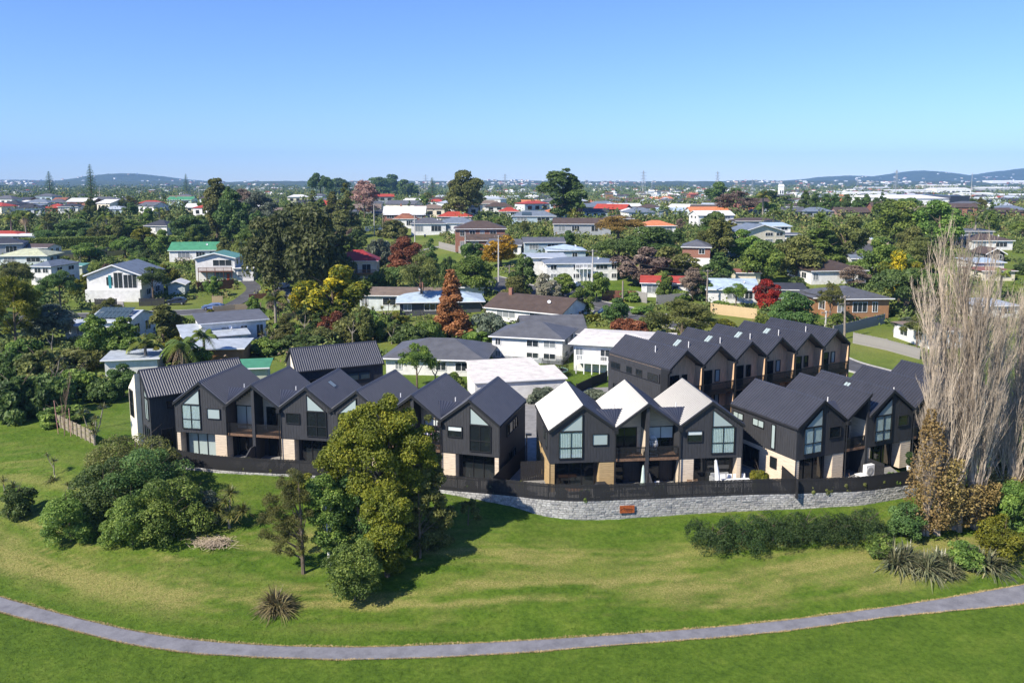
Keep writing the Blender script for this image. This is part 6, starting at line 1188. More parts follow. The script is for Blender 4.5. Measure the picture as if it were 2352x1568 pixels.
CT = [(610, 795, [(-.6, 0, 2.2), (.4, .3, 2.9), (1.2, 0, 1.8)], 'cabbage tree right of the stepped white house'), (700, 770, [(-1, 0, 3.2), (.2, .3, 3.9), (1.1, 0, 3.0)], 'cabbage tree left of the leafless bush'), (810, 790, [(-.8, 0, 3.4), (.3, .2, 4.2), (1.0, .3, 3.3)], 'slender cabbage tree in the centre garden'), (842, 760, [(-1, 0, 3.4), (0, .3, 4.4), (1.2, 0, 3.8), (.4, -.5, 3)], 'many-headed cabbage tree below the long grey-brown roof'), (890, 745, [(-1, 0, 3), (.3, .3, 4.0), (1.4, 0, 3.3)], 'cabbage tree right of the many-headed one'), (900, 790, [(-.6, 0, 2.2), (.5, 0, 2.9)], 'low cabbage tree near the rust conifer'), (1223, 828, [(0, 0, 2.6)], 'single-headed cabbage tree before the white weatherboard house'), (1000, 880, [(-.5, 0, 2.0), (.5, .2, 2.6)], 'shaggy cabbage tree beside the ragged bungalow tree'), (185, 610, [(0, 0, 3.0)], 'yellowish cabbage tree by the striped shed'), (120, 810, [(-.8, 0, 2.5), (.4, 0, 3.4)], 'cabbage tree on the left bank'), (130, 880, [(-.8, 0, 2.4), (.5, .2, 3.3), (1.2, 0, 2.0)], 'cabbage tree above the plank fence'), (335, 565, [(-1, 0, 4), (1, 0, 4.6), (0, 0, 5.2)], 'cabbage tree by the end of the timber fence')]
for px, b, hd, lab in CT: cabbage_tree(G(px, b), hd, lab, n=60, length=1.0, width=.10)
# banana plant
gb = G(226, 888); root = empty('banana_plant', gb, 0, 'banana plant with big pale torn leaves on the left bank', 'banana plant'); MB().tube([(0, 0, 0), (.05, 0, 1.6)], [.14, .09], 7).tube([(.5, .2, 0), (.5, .2, 1.2)], [.12, .08], 7).tube([(-.4, .1, 0), (-.45, .1, 1.3)], [.12, .08], 7).build('stem', LM['blade'], root)
R = np.random.default_rng(8)
for k in range(16):
    a = R.uniform(0, 2 * pi); el = R.uniform(.3, 1.2); L = R.uniform(1.5, 2.2); c = Vector((R.uniform(-.5, .5), R.uniform(-.2, .3), 1.4)); mb = MB(); prev = None
    for j in range(6):
        t = j / 5; p = c + Vector((cos(a) * L * t * cos(el), sin(a) * L * t * cos(el), L * t * sin(el) - .9 * L * t ** 2.3)); w = .30 * sin(pi * (.08 + .88 * t)); sd = Vector((-sin(a), cos(a), 0)) * w; mb.v += [tuple(p - sd + Vector((0, 0, -.06))), tuple(p), tuple(p + sd + Vector((0, 0, -.06)))]
    for j in range(5): mb.f += [(3 * j, 3 * j + 1, 3 * j + 4, 3 * j + 3), (3 * j + 1, 3 * j + 2, 3 * j + 5, 3 * j + 4)]
    me = mb.mesh('leaf', LM['frond']); at_ = me.attributes.new('tint', 'FLOAT', 'POINT'); at_.data.foreach_set('value', [R.uniform(.5, 1)] * len(me.vertices)); link('leaf', me, root)

# filler trees between the houses: placed by ground distance, kept off houses, roads and the house fronts
def near_house(x, y, r):
    for root, g, w, d, yaw, _ in HOUSES:
        dx, dy = x - g.x, y - g.y; lx = cos(yaw) * dx + sin(yaw) * dy; ly = -sin(yaw) * dx + cos(yaw) * dy
        ex = max(abs(lx) - w / 2, 0); ey = max(-ly, ly - d, 0)
        if ex * ex + ey * ey < (r * .75) ** 2: return True
    return False
CLEAR = [(830, 1010, 522, 560), (985, 1066, 568, 610), (1366, 1485, 684, 712), (1640, 1745, 716, 758), (1945, 2110, 745, 860), (655, 692, 652, 697), (300, 620, 690, 735), (1240, 1500, 650, 735), (1960, 2060, 535, 600), (160, 280, 930, 1000), (230, 330, 690, 715)]
rf_ = random.Random(12); SPEC = [('round1', 'dark', 8, 'dark round'), ('round2', 'mid', 7, 'green round'), ('round3', 'olive', 8, 'olive round'), ('spread1', 'dark', 9, 'dark spreading'), ('oval1', 'mid', 9, 'tall green'), ('oval2', 'olive', 9, 'tall olive'), ('cone2', 'dark', 10, 'dark conical'), ('feather1', 'olive', 8, 'feathery olive'), ('round2', 'bright', 6, 'yellow-green'), ('shrub1', 'mid', 3, 'low green'), ('shrub2', 'dark', 3.2, 'low dark'), ('round1', 'dark', 6, 'small dark'), ('round3', 'mid', 7, 'leafy green'), ('feather1', 'twig', 7, 'leafless brown'), ('spread2', 'mid', 7, 'spreading green')]
FILL = []; tries = 0; TP = [(p.x, p.y, r) for _, p, r in TREES]; RP = np.array([(p[0], p[1], w) for p, w in ROADS])
while len(FILL) < 235 and tries < 9000:
    tries += 1; py = 448 + 350 * rf_.random() ** 1.35; px = rf_.uniform(-80, 2430)
    if any(a < px < b and c < py < d for a, b, c, d in CLEAR): continue
    if py > 770 and 1000 < px < 2100: continue
    g = G(px, py)
    if g.y > 620 or g.y < 96: continue
    key, leaf, H, word = rf_.choice(SPEC); H *= rf_.uniform(.65, 1.15); Rr = KIT[key][3] * H / KIT[key][2]
    if py > 740: H *= .6; Rr *= .6
    if any((g.x - x) ** 2 + (g.y - y) ** 2 < (.50 * (Rr + r)) ** 2 for x, y, r in TP): continue
    if near_house(g.x, g.y, Rr): continue
    if np.any((RP[:, 0] - g.x) ** 2 + (RP[:, 1] - g.y) ** 2 < (RP[:, 2] + Rr * .6) ** 2): continue
    s = FPX / g.y; bx = (px - Rr * s, px + Rr * s, py - H * s, py); bad = False
    for (a, b, c, d, hy) in HBOX:
        if g.y < hy + 2:
            ow = min(b, bx[1]) - max(a, bx[0]); oh = min(d, bx[3]) - max(c, bx[2])
            if ow > 0 and oh > 0 and ow * oh > .10 * (b - a) * (d - c): bad = True; break
    if bad: continue
    TP.append((g.x, g.y, Rr)); FILL.append((key, leaf, g, H, Rr, word, px))
# each filler is told apart by the house it grows next to and its order there
def short(lab): return lab.split(' with ')[0].split(' on ')[0].split(' behind ')[0].split(' beside ')[0]
byh = {}
for f in FILL:
    k = min(range(len(HOUSES)), key=lambda i: (HOUSES[i][1].x - f[2].x) ** 2 + (HOUSES[i][1].y - f[2].y) ** 2); byh.setdefault((k, f[5]), []).append(f)
ORD = ['nearest', 'second nearest', 'third nearest', 'fourth nearest', 'fifth nearest', 'sixth nearest', 'seventh nearest', 'eighth nearest', 'ninth nearest']
for (k, word), fs in byh.items():
    hl = ' '.join(HOUSES[k][5].split()[:9]); fs.sort(key=lambda f: (HOUSES[k][1] - f[2]).length)
    for i, f in enumerate(fs):
        shr = f[0].startswith('shrub'); kind = 'shrub' if shr else 'tree'
        tree(f[0], f[1], f[2], f[3], f[4], '%s %s, %s%s %s' % (word, kind, '' if len(fs) == 1 else ORD[min(i, 8)] + ' ', 'to' if len(fs) > 1 else 'close to', hl), kind, kind, group='garden %ss of the suburb' % kind)
# ------------------------------------------------------------------ undergrowth, far woods, far suburb, hills, haze
R = np.random.default_rng(99)
def clumps(C, rad, hgt, per, size, tintc, squash=.8):
    """many leafy clumps as one mesh"""
    n = len(C); k = np.repeat(np.arange(n), per); d = R.normal(size=(n * per, 3)); d[:, 2] = np.abs(d[:, 2]); d /= np.linalg.norm(d, axis=1, keepdims=True); f = R.uniform(.7, 1.05, n * per)[:, None]
    bump = 1 + .35 * np.sin(d[:, :1] * 5 + k[:, None]) * np.sin(d[:, 1:2] * 5 + 2 * k[:, None]); P = C[k] + d * f * bump * np.c_[rad[k], rad[k], hgt[k]]
    V, F = leaves(P, d + R.normal(size=d.shape) * .6, 1.0, R, .6); sz = np.repeat(size[k], 4)[:, None]; V = (V - np.repeat(P, 4, 0)) * sz + np.repeat(P, 4, 0)
    return V, F, np.repeat(np.clip(tintc[k] + R.normal(size=n * per) * .10, 0, 1), 4)
m, nt, p, o = new_mat('mixed_foliage'); at = N(nt, 'ShaderNodeAttribute', attribute_name='tint')
r_ = ramp(nt, at.outputs['Fac'], [(0, (.050, .080, .022)), (.35, (.100, .142, .036)), (.6, (.16, .18, .05)), (.8, (.22, .215, .07)), (.9, (.16, .10, .06)), (1, (.20, .15, .10))]); nt.links.new(r_.outputs[0], p.inputs['Base Color']); p.inputs['Roughness'].default_value = .7; p.inputs['Specular IOR Level'].default_value = .25; M_MIX = m
def hmask(x, y, pad):
    ok = np.ones(len(x), bool)
    for root, g, w, d, yaw, _ in HOUSES:
        dx, dy = x - g.x, y - g.y; lx = cos(yaw) * dx + sin(yaw) * dy; ly = -sin(yaw) * dx + cos(yaw) * dy; ok &= ~((np.abs(lx) < w / 2 + pad) & (ly > -pad - 1.5) & (ly < d + pad))
    for q, w in ROADS: ok &= (x - q[0]) ** 2 + (y - q[1]) ** 2 > (w + 1.6) ** 2
    return ok
n = 12000; y = 98 + (R.random(n) ** .8) * 330; x = R.uniform(-1, 1, n) * (.66 * y + 10); ok = hmask(x, y, 1.2) & (vnoise(x * .06, y * .06, 61) > .34)
pxs = PCX + FPX * x / y
for a, b, c, d in CLEAR:
    zz_ = terrain(x, y); dep = y * cos(TILT) - (zz_ - CAMZ) * sin(TILT); pyy = PCY - FPX * (y * sin(TILT) + (zz_ - CAMZ) * cos(TILT)) / dep; ok &= ~((pxs > a) & (pxs < b) & (pyy > c) & (pyy < d))
ok &= ~((y < 112) & (x > -45) & (x < 60)); ok &= ~((y < 135) & (x > 12) & (x < 90))
x, y = x[ok], y[ok]; C = np.c_[x, y, terrain(x, y)]; rad = R.uniform(.7, 1.9, len(x)); V, F, A = clumps(C, rad, rad * R.uniform(.7, 1.4, len(x)), 34, np.interp(y, [98, 430], [.25, .48]), np.clip(R.beta(2, 3, len(x)), 0, 1))
link('undergrowth', np_mesh('undergrowth', V, F, M_MIX, A), kind='stuff', label='massed garden shrubs and undergrowth between the houses')
# houses on the far slopes: things with wall and roof
rs = random.Random(5); FARS = []; FH_ = [(g_, w_, d_, y_) for _, g_, w_, d_, y_, _ in HOUSES]; tr_ = 0
while len(FARS) < 190 and tr_ < 4000:
    tr_ += 1; px = rs.uniform(-20, 2370); py = 434 + 70 * rs.random() ** .9; g = G(px, py)
    if g.y < 330 or g.y > 1500 or near_house(g.x, g.y, 6): continue
    if any(abs(px - q[0]) < 1900 / g.y * 13 and abs(py - q[1]) < 5 for q in FARS): continue
    FARS.append((px, py, g))
FARS.sort(key=lambda q: q[0]); cnt = {}
picks = []
for px, py, g in FARS:
    wk = rs.choices(['white', 'cream', 'pale', 'brick', 'blue', 'grey'], (5, 3, 2, 2, 1, 1))[0]; rk = rs.choices(['grey', 'dark', 'brown', 'red', 'white', 'silver', 'orange', 'bluegrey', 'tan'], (5, 3, 3, 2, 2, 2, .7, 3, 2))[0]; picks.append((px, py, g, wk, rk)); cnt.setdefault((wk, rk), []).append(len(picks) - 1)
NTH = ['leftmost', 'second', 'third', 'fourth', 'fifth', 'sixth', 'seventh', 'eighth', 'ninth', 'tenth', 'eleventh', 'twelfth', 'thirteenth', 'fourteenth', 'fifteenth', 'sixteenth', 'seventeenth', 'eighteenth', 'nineteenth', 'twentieth', 'twenty-first', 'twenty-second', 'twenty-third']
for i, (px, py, g, wk, rk) in enumerate(picks):
    j = cnt[(wk, rk)].index(i); L = len(cnt[(wk, rk)]); lab = 'far %s house with %s roof on the distant slopes' % (wk, rk) if L == 1 else 'far %s house with %s roof, %s such from the left' % (wk, rk, NTH[min(j, 22)].replace('leftmost', 'first'))
    root = empty('far_house', g, radians(rs.uniform(-35, 35)), lab, 'house', 'houses on the far slopes'); w, d, h, rr = rs.uniform(10, 17), rs.uniform(8, 11), rs.choice([2.8, 2.8, 4.8]), rs.uniform(1.2, 2.2); ov = .5; FH_.append((g.copy(), w, d, root.rotation_euler.z))
    if rs.random() < .55:
        MB().box(-w / 2, w / 2, 0, d, -1, h).build('wall', wall_mat(wk), root); r1 = d / 2; E = [(-w / 2 - ov, -ov, h), (w / 2 + ov, -ov, h), (w / 2 + ov, d + ov, h), (-w / 2 - ov, d + ov, h)]; A_, B_ = (-w / 2 + r1, d / 2, h + rr), (w / 2 - r1, d / 2, h + rr)
        MB().poly([E[0], E[1], B_, A_]).poly([E[2], E[3], A_, B_]).poly([E[3], E[0], A_]).poly([E[1], E[2], B_]).poly(E[::-1]).build('roof', roof_mat(rk), root)
    else:
        MB().prism([(-w / 2, 0, -1), (-w / 2, d, -1), (-w / 2, d, h), (-w / 2, d / 2, h + rr), (-w / 2, 0, h)], (w, 0, 0)).build('wall', wall_mat(wk), root); rf = MB()
        for ya in (-ov, d + ov): slab(rf, [(-w / 2 - ov, ya, h - .1), (w / 2 + ov, ya, h - .1), (w / 2 + ov, d / 2, h + rr + .1), (-w / 2 - ov, d / 2, h + rr + .1)], .1)
        rf.build('roof', roof_mat(rk), root)
    for k in range(3):
        xa = -w / 2 + w * (.12 + .3 * k); MB().box(xa, xa + w * .16, -.05, .0, h * .4, h * .78).build('window', M_PANE, root)
def corridor(x, y):
    """keeps woods off the houses and out of the line of sight to their fronts"""
    ok = np.ones(len(x), bool); r = np.hypot(x, y); an = np.arctan2(x, y)
    for g, w, d, yaw in FH_:
        gr = np.hypot(g.x, g.y); ok &= ~((np.abs(an - np.arctan2(g.x, g.y)) < (w * .5 + 1.0) / gr) & (r < gr + d + 2) & (r > gr - np.clip(gr * .085, 14, 60)))
    return ok
# woods from 400 m outwards
n = 8500; y = 330 + (R.random(n) ** 1.8) * 3200; x = R.uniform(-1, 1, n) * (.64 * y + 20); ok = vnoise(x * .008, y * .008, 71) > np.where(x < y * .12, .30, .40); ok &= corridor(x, y); x, y = x[ok], y[ok]; H = R.uniform(3.5, 8, len(x)) * np.interp(y, [330, 1200, 3500], [.8, 1.15, 1.6]) * np.where(R.random(len(x)) < .09, 1.9, 1)
C = np.c_[x, y, terrain(x, y) + H * .25]; V, F, A = clumps(C, H * R.uniform(.4, .65, len(x)), H * .75, 36, np.interp(y, [330, 1200, 3500], [.55, 1.0, 2.2]), np.clip(R.beta(1.6, 3.2, len(x)), 0, 1))
link('distant_woods', np_mesh('distant_woods', V, F, M_MIX, A), kind='stuff', label='far-off woods and street trees reading as one mass')
# dark casuarina row at the far right
for k, px in enumerate([1848, 1872, 1895, 1918, 1942, 1966, 1988, 2010]):
    g = G(px, 492 + (k % 3) * 2); tree('oval2', 'dark', g, (88 - 5 * (k % 2) - k * 2.5) * .62 * g.y / FPX, 15 * g.y / FPX, 'dark casuarina, %s from the left in the row below the warehouse' % ['first', 'second', 'third', 'fourth', 'fifth', 'sixth', 'seventh', 'eighth'][k], group='casuarina row')
# the suburb beyond: one mass of small roofs and walls
def far_city(n, y0, y1, xf, zfun, name, label, keep=None, s0=1.0, wmin=9, wmax=17):
    y = y0 * (y1 / y0) ** R.random(n); x = xf(y, n)
    if keep is not None: ok = keep(x, y); x, y = x[ok], y[ok]
    n = len(x); z = zfun(x, y); w = R.uniform(wmin, wmax, n) * s0; d = R.uniform(8, 11, n) * s0; h = np.where(R.random(n) < .3, 5.5, 3.2) * s0; rr = R.uniform(1.2, 2.4, n) * s0; a = R.uniform(-.6, .6, n)
    loc = np.stack([np.stack([-w / 2, 0 * d, 0 * h - 2], -1), np.stack([w / 2, 0 * d, 0 * h - 2], -1), np.stack([w / 2, d, 0 * h - 2], -1), np.stack([-w / 2, d, 0 * h - 2], -1), np.stack([-w / 2, 0 * d, h], -1), np.stack([w / 2, 0 * d, h], -1), np.stack([w / 2, d, h], -1), np.stack([-w / 2, d, h], -1),
                    np.stack([-w / 2 - .5, 0 * d - .6, h], -1), np.stack([w / 2 + .5, 0 * d - .6, h], -1), np.stack([w / 2 + .5, d + .6, h], -1), np.stack([-w / 2 - .5, d + .6, h], -1), np.stack([-w / 2 + d * .3, d / 2, h + rr], -1), np.stack([w / 2 - d * .3, d / 2, h + rr], -1)], 1)
    ca, sa = np.cos(a)[:, None], np.sin(a)[:, None]; V = np.stack([loc[..., 0] * ca - loc[..., 1] * sa + x[:, None], loc[..., 0] * sa + loc[..., 1] * ca + y[:, None], loc[..., 2] + z[:, None]], -1)
    q = np.array([[0, 1, 5, 4], [1, 2, 6, 5], [2, 3, 7, 6], [3, 0, 4, 7], [8, 9, 13, 12], [10, 11, 12, 13], [11, 8, 12, 12], [9, 10, 13, 13]]); b = np.arange(n)[:, None, None] * 14; tri = np.array([[11, 8, 12], [9, 10, 13]])
    F4 = (b + q[:6][None]).reshape(-1, 4); F3 = (b + tri[None]).reshape(-1, 3); me = bpy.data.meshes.new(name); me.from_pydata(V.reshape(-1, 3).tolist(), [], F4.tolist() + F3.tolist())
    wc = np.array([(.80, .80, .78), (.72, .66, .54), (.60, .64, .64), (.30, .11, .06), (.45, .5, .55)])[R.choice(5, n, p=[.5, .22, .13, .1, .05])]; rc = np.array([(.12, .12, .13), (.06, .06, .065), (.11, .07, .05), (.36, .07, .04), (.75, .75, .73), (.38, .42, .46), (.45, .17, .08)])[R.choice(7, n, p=[.27, .17, .14, .12, .15, .11, .04])]
    cl = np.ones((n, 14, 4)); cl[:, :8, :3] = wc[:, None]; cl[:, 8:, :3] = rc[:, None]; at_ = me.attributes.new('paint', 'FLOAT_COLOR', 'POINT'); at_.data.foreach_set('color', cl.ravel().astype(np.float32)); me.materials.append(M_CITY); return link(name, me, kind='stuff', label=label)
m, nt, p, o = new_mat('mixed_house_paint'); at = N(nt, 'ShaderNodeAttribute', attribute_name='paint'); nt.links.new(at.outputs['Color'], p.inputs['Base Color']); p.inputs['Roughness'].default_value = .6; M_CITY = m
far_city(1700, 700, 5200, lambda y, n: R.uniform(-1, 1, n) * (.64 * y), terrain, 'distant_suburb', 'far suburb of tiny roofs below the horizon', lambda x, y: vnoise(x * .003, y * .003, 5) > np.where(x < y * .1, np.interp(y, [700, 2000, 3500], [.62, .55, .4]), .38))
# hills
def hillz(x, y, left):
    if left: base = 58 * np.exp(-((x + 2760) / 230) ** 2) + 24 * np.exp(-((x + 2450) / 330) ** 2) + 30 * np.exp(-((x + 3600) / 700) ** 2) + 14 * np.exp(-((x + 1200) / 900) ** 2)
    else: base = 135 * np.exp(-((x - 4500) / 700) ** 2) + 95 * np.exp(-((x - 3400) / 300) ** 2) + 62 * np.exp(-((x - 2800) / 300) ** 2) + 22 * np.exp(-((x - 2350) / 300) ** 2)
    return base
m, nt, p, o = new_mat('forested_hill'); geo = N(nt, 'ShaderNodeNewGeometry'); nz = N(nt, 'ShaderNodeTexNoise', Scale=.02, Detail=8.0, Roughness=.75); nt.links.new(geo.outputs['Position'], nz.inputs['Vector']); r_ = ramp(nt, nz.outputs[0], [(.35, (.018, .032, .014)), (.6, (.045, .065, .025)), (.75, (.09, .10, .05))]); nt.links.new(r_.outputs[0], p.inputs['Base Color']); p.inputs['Roughness'].default_value = .9; M_HILL = m
for left, xr, yc, nm, lab in ((True, (-5200, 400), 6000, 'hill', 'low blue suburban hill on the left horizon'), (False, (1500, 7200), 7000, 'hills', 'forested blue ranges on the right horizon')):
    xs_ = np.linspace(*xr, 420); us = np.linspace(-1, 1, 34); X, U = np.meshgrid(xs_, us); Y = yc + U * 900; prof = np.cos(U * pi / 2) ** .8
    Z = hillz(X, Y, left) * prof * (1 + .22 * (vnoise(X * .006, Y * .006, 3) - .5)) + (vnoise(X * .035, Y * .035, 8) - .5) * 11 * prof + 2; ix = np.arange(X.size).reshape(X.shape)
    link(nm, np_mesh(nm, np.stack([X, Y, Z], -1).reshape(-1, 3), np.stack([ix[:-1, :-1], ix[:-1, 1:], ix[1:, 1:], ix[1:, :-1]], -1).reshape(-1, 4), M_HILL, None, True), kind='structure', label=lab)
    zf = lambda x, y, left=left, yc=yc: hillz(x, y, left) * np.cos((y - yc) / 900 * pi / 2) ** .8 + 3
    if left: far_city(260, 5150, 6000, lambda y, n: R.uniform(-4200, 200, n), zf, 'hillside_suburb', 'specks of houses on the left horizon hill', lambda x, y: vnoise(x * .006, y * .006, 35, 3) > .5, 1.1)
    else: far_city(90, 6150, 6700, lambda y, n: R.uniform(1800, 6500, n), zf, 'hillside_suburb', 'specks of houses under the right ranges', None, 1.1)
# low tree-and-roof ridge on the horizon between the hills
xs_ = np.linspace(-4200, 4600, 400); us = np.linspace(-1, 1, 12); X, U = np.meshgrid(xs_, us); Y = 4300 + U * 500; prof = np.cos(U * pi / 2); Z = (16 + 16 * vnoise(X * .002, X * 0, 4)) * prof + (vnoise(X * .03, Y * .03, 18) - .4) * 9 * prof; ix = np.arange(X.size).reshape(X.shape)
link('hill', np_mesh('hill', np.stack([X, Y, Z], -1).reshape(-1, 3), np.stack([ix[:-1, :-1], ix[:-1, 1:], ix[1:, 1:], ix[1:, :-1]], -1).reshape(-1, 4), M_HILL, None, True), kind='structure', label='low built-up ridge along the middle of the horizon')
far_city(1000, 3850, 4250, lambda y, n: R.uniform(-3600, 4000, n), lambda x, y: (16 + 16 * vnoise(x * .002, x * 0, 4)) * np.cos((y - 4300) / 500 * pi / 2), 'ridge_suburb', 'tiny houses on the ridge along the horizon', lambda x, y: vnoise(x * .0045, y * .004, 33, 3) > .48, 1.1)
# industrial halls
M_HALL = plain('hall_white', (.78, .78, .77), .6, .06, .02); M_HALLD = plain('hall_dark', (.03, .04, .06), .3, .1, .1)
for px0, px1, top, base, dd, mat, lab in [(2046, 2178, 450, 486, 60, M_HALL, 'large white warehouse with a dark glass end, far right'), (1950, 2040, 441, 455, 50, M_HALL, 'white warehouse left of and beyond the largest one'), (2050, 2140, 436, 446, 60, M_HALL, 'pale industrial hall behind the largest warehouse'), (2150, 2230, 432, 446, 50, M_HALL, 'white block beyond the largest warehouse'), (2125, 2200, 424, 433, 70, plain('hall_cream', (.62, .58, .48), .6), 'cream hall on the industrial rise'), (2278, 2400, 415, 428, 80, M_HALL, 'long white hall near the right picture edge'), (2265, 2345, 430, 442, 60, plain('hall_grey', (.42, .44, .46), .6), 'grey industrial hall at the right edge'), (2200, 2278, 456, 472, 50, M_HALLD, 'dark flat-roofed hall right of the largest warehouse'), (2225, 2290, 443, 455, 50, M_HALL, 'white low hall above the dark one'), (1985, 2048, 430, 437, 60, plain('hall_grey'  , (.42, .44, .46), .6), 'grey flat roof on the far industrial flat'), (2300, 2380, 446, 458, 50, plain('hall_blue', (.35, .42, .5), .6), 'blue-grey warehouse at the far right edge'), (1790, 1800, 424, 452, 8, M_HALL, 'white silo tower in the far right centre'), (1764, 1780, 436, 450, 14, M_HALL, 'white block with a dark mark left of the silo tower')]:
    g = G((px0 + px1) / 2, base); dep = g.y; w = (px1 - px0) * dep / FPX; h = (base - top) * dep / FPX; root = empty('warehouse', g, 0, lab, 'warehouse', 'industrial halls on the far right'); MB().box(-w / 2, w / 2, 0, dd, -2, h * .82).build('wall', mat, root)
    MB().prism([(-w / 2 - .5, -.5, h * .82), (-w / 2 - .5, dd + .5, h * .82), (-w / 2 - .5, dd / 2, h)], (w + 1, 0, 0)).build('roof', M_HALL if mat is not M_HALLD else plain('hall_grey', (.42, .44, .46), .6), root); nwin = max(2, int(w / 9))
    for k in range(nwin): xa = -w / 2 + (k + .2) * w / nwin; MB().box(xa, xa + w / nwin * .5, -.15, 0, h * .25, h * .5).build('window', M_PANE, root)
    if px0 == 2046: MB().box(w / 2, w / 2 + 10, -1, dd, -2, h).build('glass_end', M_HALLD, root)
# lattice pylons
M_STEEL = plain('galvanised_steel', (.42, .43, .44), .5, .1, 2, metal=.3)
def pylon_mesh():
    mb = MB(); lv = [(0, 3.2), (6, 2.4), (12, 1.7), (18, 1.1), (24, .8), (30, .45)]
    for (z0, r0), (z1, r1) in zip(lv, lv[1:]):
        for sx, sy in ((1, 1), (1, -1), (-1, -1), (-1, 1)):
            mb.bar((sx * r0, sy * r0, z0), (sx * r1, sy * r1, z1), .22); nx, ny = (sx, -sy) if sx == sy else (-sx, sy); mb.bar((sx * r0, sy * r0, z0), (nx * r1, ny * r1, z1), .12)
    for z in (19, 23, 27):
        for s in (-1, 1): mb.bar((0, 0, z + .8), (s * 5.0, 0, z), .18); mb.bar((0, 0, z), (s * 5.0, 0, z), .18)
    return mb.mesh('tower', M_STEEL)
PYL = pylon_mesh()
for px, base, top, lab in ((2056, 452, 391, 'tallest lattice pylon above the warehouses'), (1968, 448, 413, 'lattice pylon left of the warehouses'), (2123, 454, 417, 'lattice pylon right of the tallest one'), (1477, 446, 393, 'lattice pylon on the centre-right horizon'), (1497, 444, 417, 'short lattice pylon right beside the centre-right one'), (1647, 440, 394, 'faint lattice pylon behind the domed tree'), (1727, 446, 412, 'lattice pylon on the far right slope'), (978, 440, 402, 'faint lattice pylon left of the huge olive tree'), (1160, 440, 400, 'faint lattice pylon right of the huge olive tree')):
    g = G(px, base); root = empty('lattice_pylon', g, .4, lab, 'pylon', 'transmission pylons'); s = (base - top) * g.y / FPX / 30; root.scale = (s, s, s); link('tower', PYL, root)
# air between the camera and the hills
hb = MB().box(-7600, 7600, -60, 9200, -40, 330).build('haze', None, kind='stuff', label='thin blue air haze over the distant land')
m = bpy.data.materials.new('air_haze'); m.use_nodes = True; nt = m.node_tree; nt.nodes.clear(); o = nt.nodes.new('ShaderNodeOutputMaterial'); pv = nt.nodes.new('ShaderNodeVolumePrincipled'); pv.inputs['Color'].default_value = (.30, .58, 1.0, 1); pv.inputs['Density'].default_value = 8.5e-5; pv.inputs['Anisotropy'].default_value = 0.0; nt.links.new(pv.outputs[0], o.inputs['Volume']); hb.data.materials.append(m)
# ------------------------------------------------------------------ fences, poles, cars, garden things
M_PAL = plain('grey_palings', (.30, .285, .265), .9, .25, 3, .2, stretch=(3, 3, .3)); M_PALN = plain('new_pine_palings', (.56, .42, .24), .85, .18, 3, .2, stretch=(3, 3, .3)); M_PALR = plain('red_brown_palings', (.17, .07, .05), .9, .3, 3, .2, stretch=(3, 3, .3)); M_PALW = plain('white_fence_paint', (.74, .74, .72), .7, .08, 2); M_MESH = plain('black_gate_metal', (.03, .03, .032), .6)
def paling(pts, hpx, mat, label, pitch=.30, name='paling_fence', lean=0):
    C = [G(a, b) for a, b in pts]; root = empty(name, C[0], 0, label, 'fence'); o = C[0]
    for i in range(len(C) - 1):
        a, b = C[i], C[i + 1]; L = (b - a).length; n = max(2, int(L / pitch)); ang = atan2(b.y - a.y, b.x - a.x); H = hpx * a.y / FPX; me = MB().box(-L / n / 2 + .012, L / n / 2 - .012, -.015, .015, -.25, H).mesh('paling', mat)
        for k in range(n):
            p_ = a.lerp(b, (k + .5) / n); link('paling', me, root, (p_.x - o.x, p_.y - o.y, T(p_.x, p_.y) - o.z + .03 * ((k * 5) % 3)), ang)
        npst = max(1, int(L / 2.6))
        for k in range(npst + 1): p_ = a.lerp(b, k / npst); MB().box(-.06, .06, .02, .14, -.3, H + .08).build('post', mat, root, loc=(p_.x - o.x, p_.y - o.y, T(p_.x, p_.y) - o.z), rz=ang)
    return root
paling([(1959, 788), (2035, 804), (2111, 825)], 25, M_PAL, 'long grey paling fence stepping down beside the poplars', .16)
paling([(1914, 772), (1975, 757), (2032, 743)], 24, M_PAL, 'grey paling fence behind the poles and the white boat shed', .22)
paling([(1632, 720), (1690, 727), (1737, 733)], 24, M_PALN, 'new pale timber fence left of the scarlet tree', .22)
paling([(1383, 690), (1420, 691), (1461, 692)], 24, M_PALR, 'peeling red-brown paling fence on the street corner', .24); paling([(1461, 692), (1485, 696)], 24, M_PAL, 'short grey paling gate beside the red-brown fence', .24); paling([(1508, 700), (1575, 694)], 22, M_PAL, 'grey paling fence by the street near the red iron roof', .24)
paling([(1640, 694), (1720, 690)], 20, M_PAL, 'grey paling fence under the pale blue roof', .26)
paling([(1008, 570), (1062, 583)], 15, M_PAL, 'grey paling fence on the sloping verge'); paling([(828, 533), (880, 527)], 11, M_PALW, 'white block fence on the centre ridge', .4); paling([(1325, 508), (1400, 516)], 9, M_PALW, 'white fence on the far centre slope', .4)
paling([(130, 590), (220, 583), (310, 574)], 13, M_PAL, 'grey paling fence below the long hedge', .3); paling([(115, 600), (220, 592), (330, 582)], 12, M_PALN, 'new honey-coloured timber fence across the left bank', .3)
paling([(454, 670), (537, 662)], 22, M_PALR, 'dark red-brown board fence below the teal-roofed house', .3); paling([(573, 688), (650, 682)], 12, M_PALR, 'red-brown fence by the yellow bins', .3)
paling([(218, 703), (268, 703)], 17, M_MESH, 'black barred gate left of the white house driveway', .2, 'barred_gate'); paling([(320, 703), (378, 702)], 18, M_MESH, 'black barred gate right of the white house driveway', .2, 'barred_gate')
paling([(490, 716), (540, 712), (600, 708)], 13, M_PALN, 'pale timber fence along the left street', .26); paling([(488, 700), (512, 699)], 20, M_PALN, 'small honey-coloured timber gate', .3)
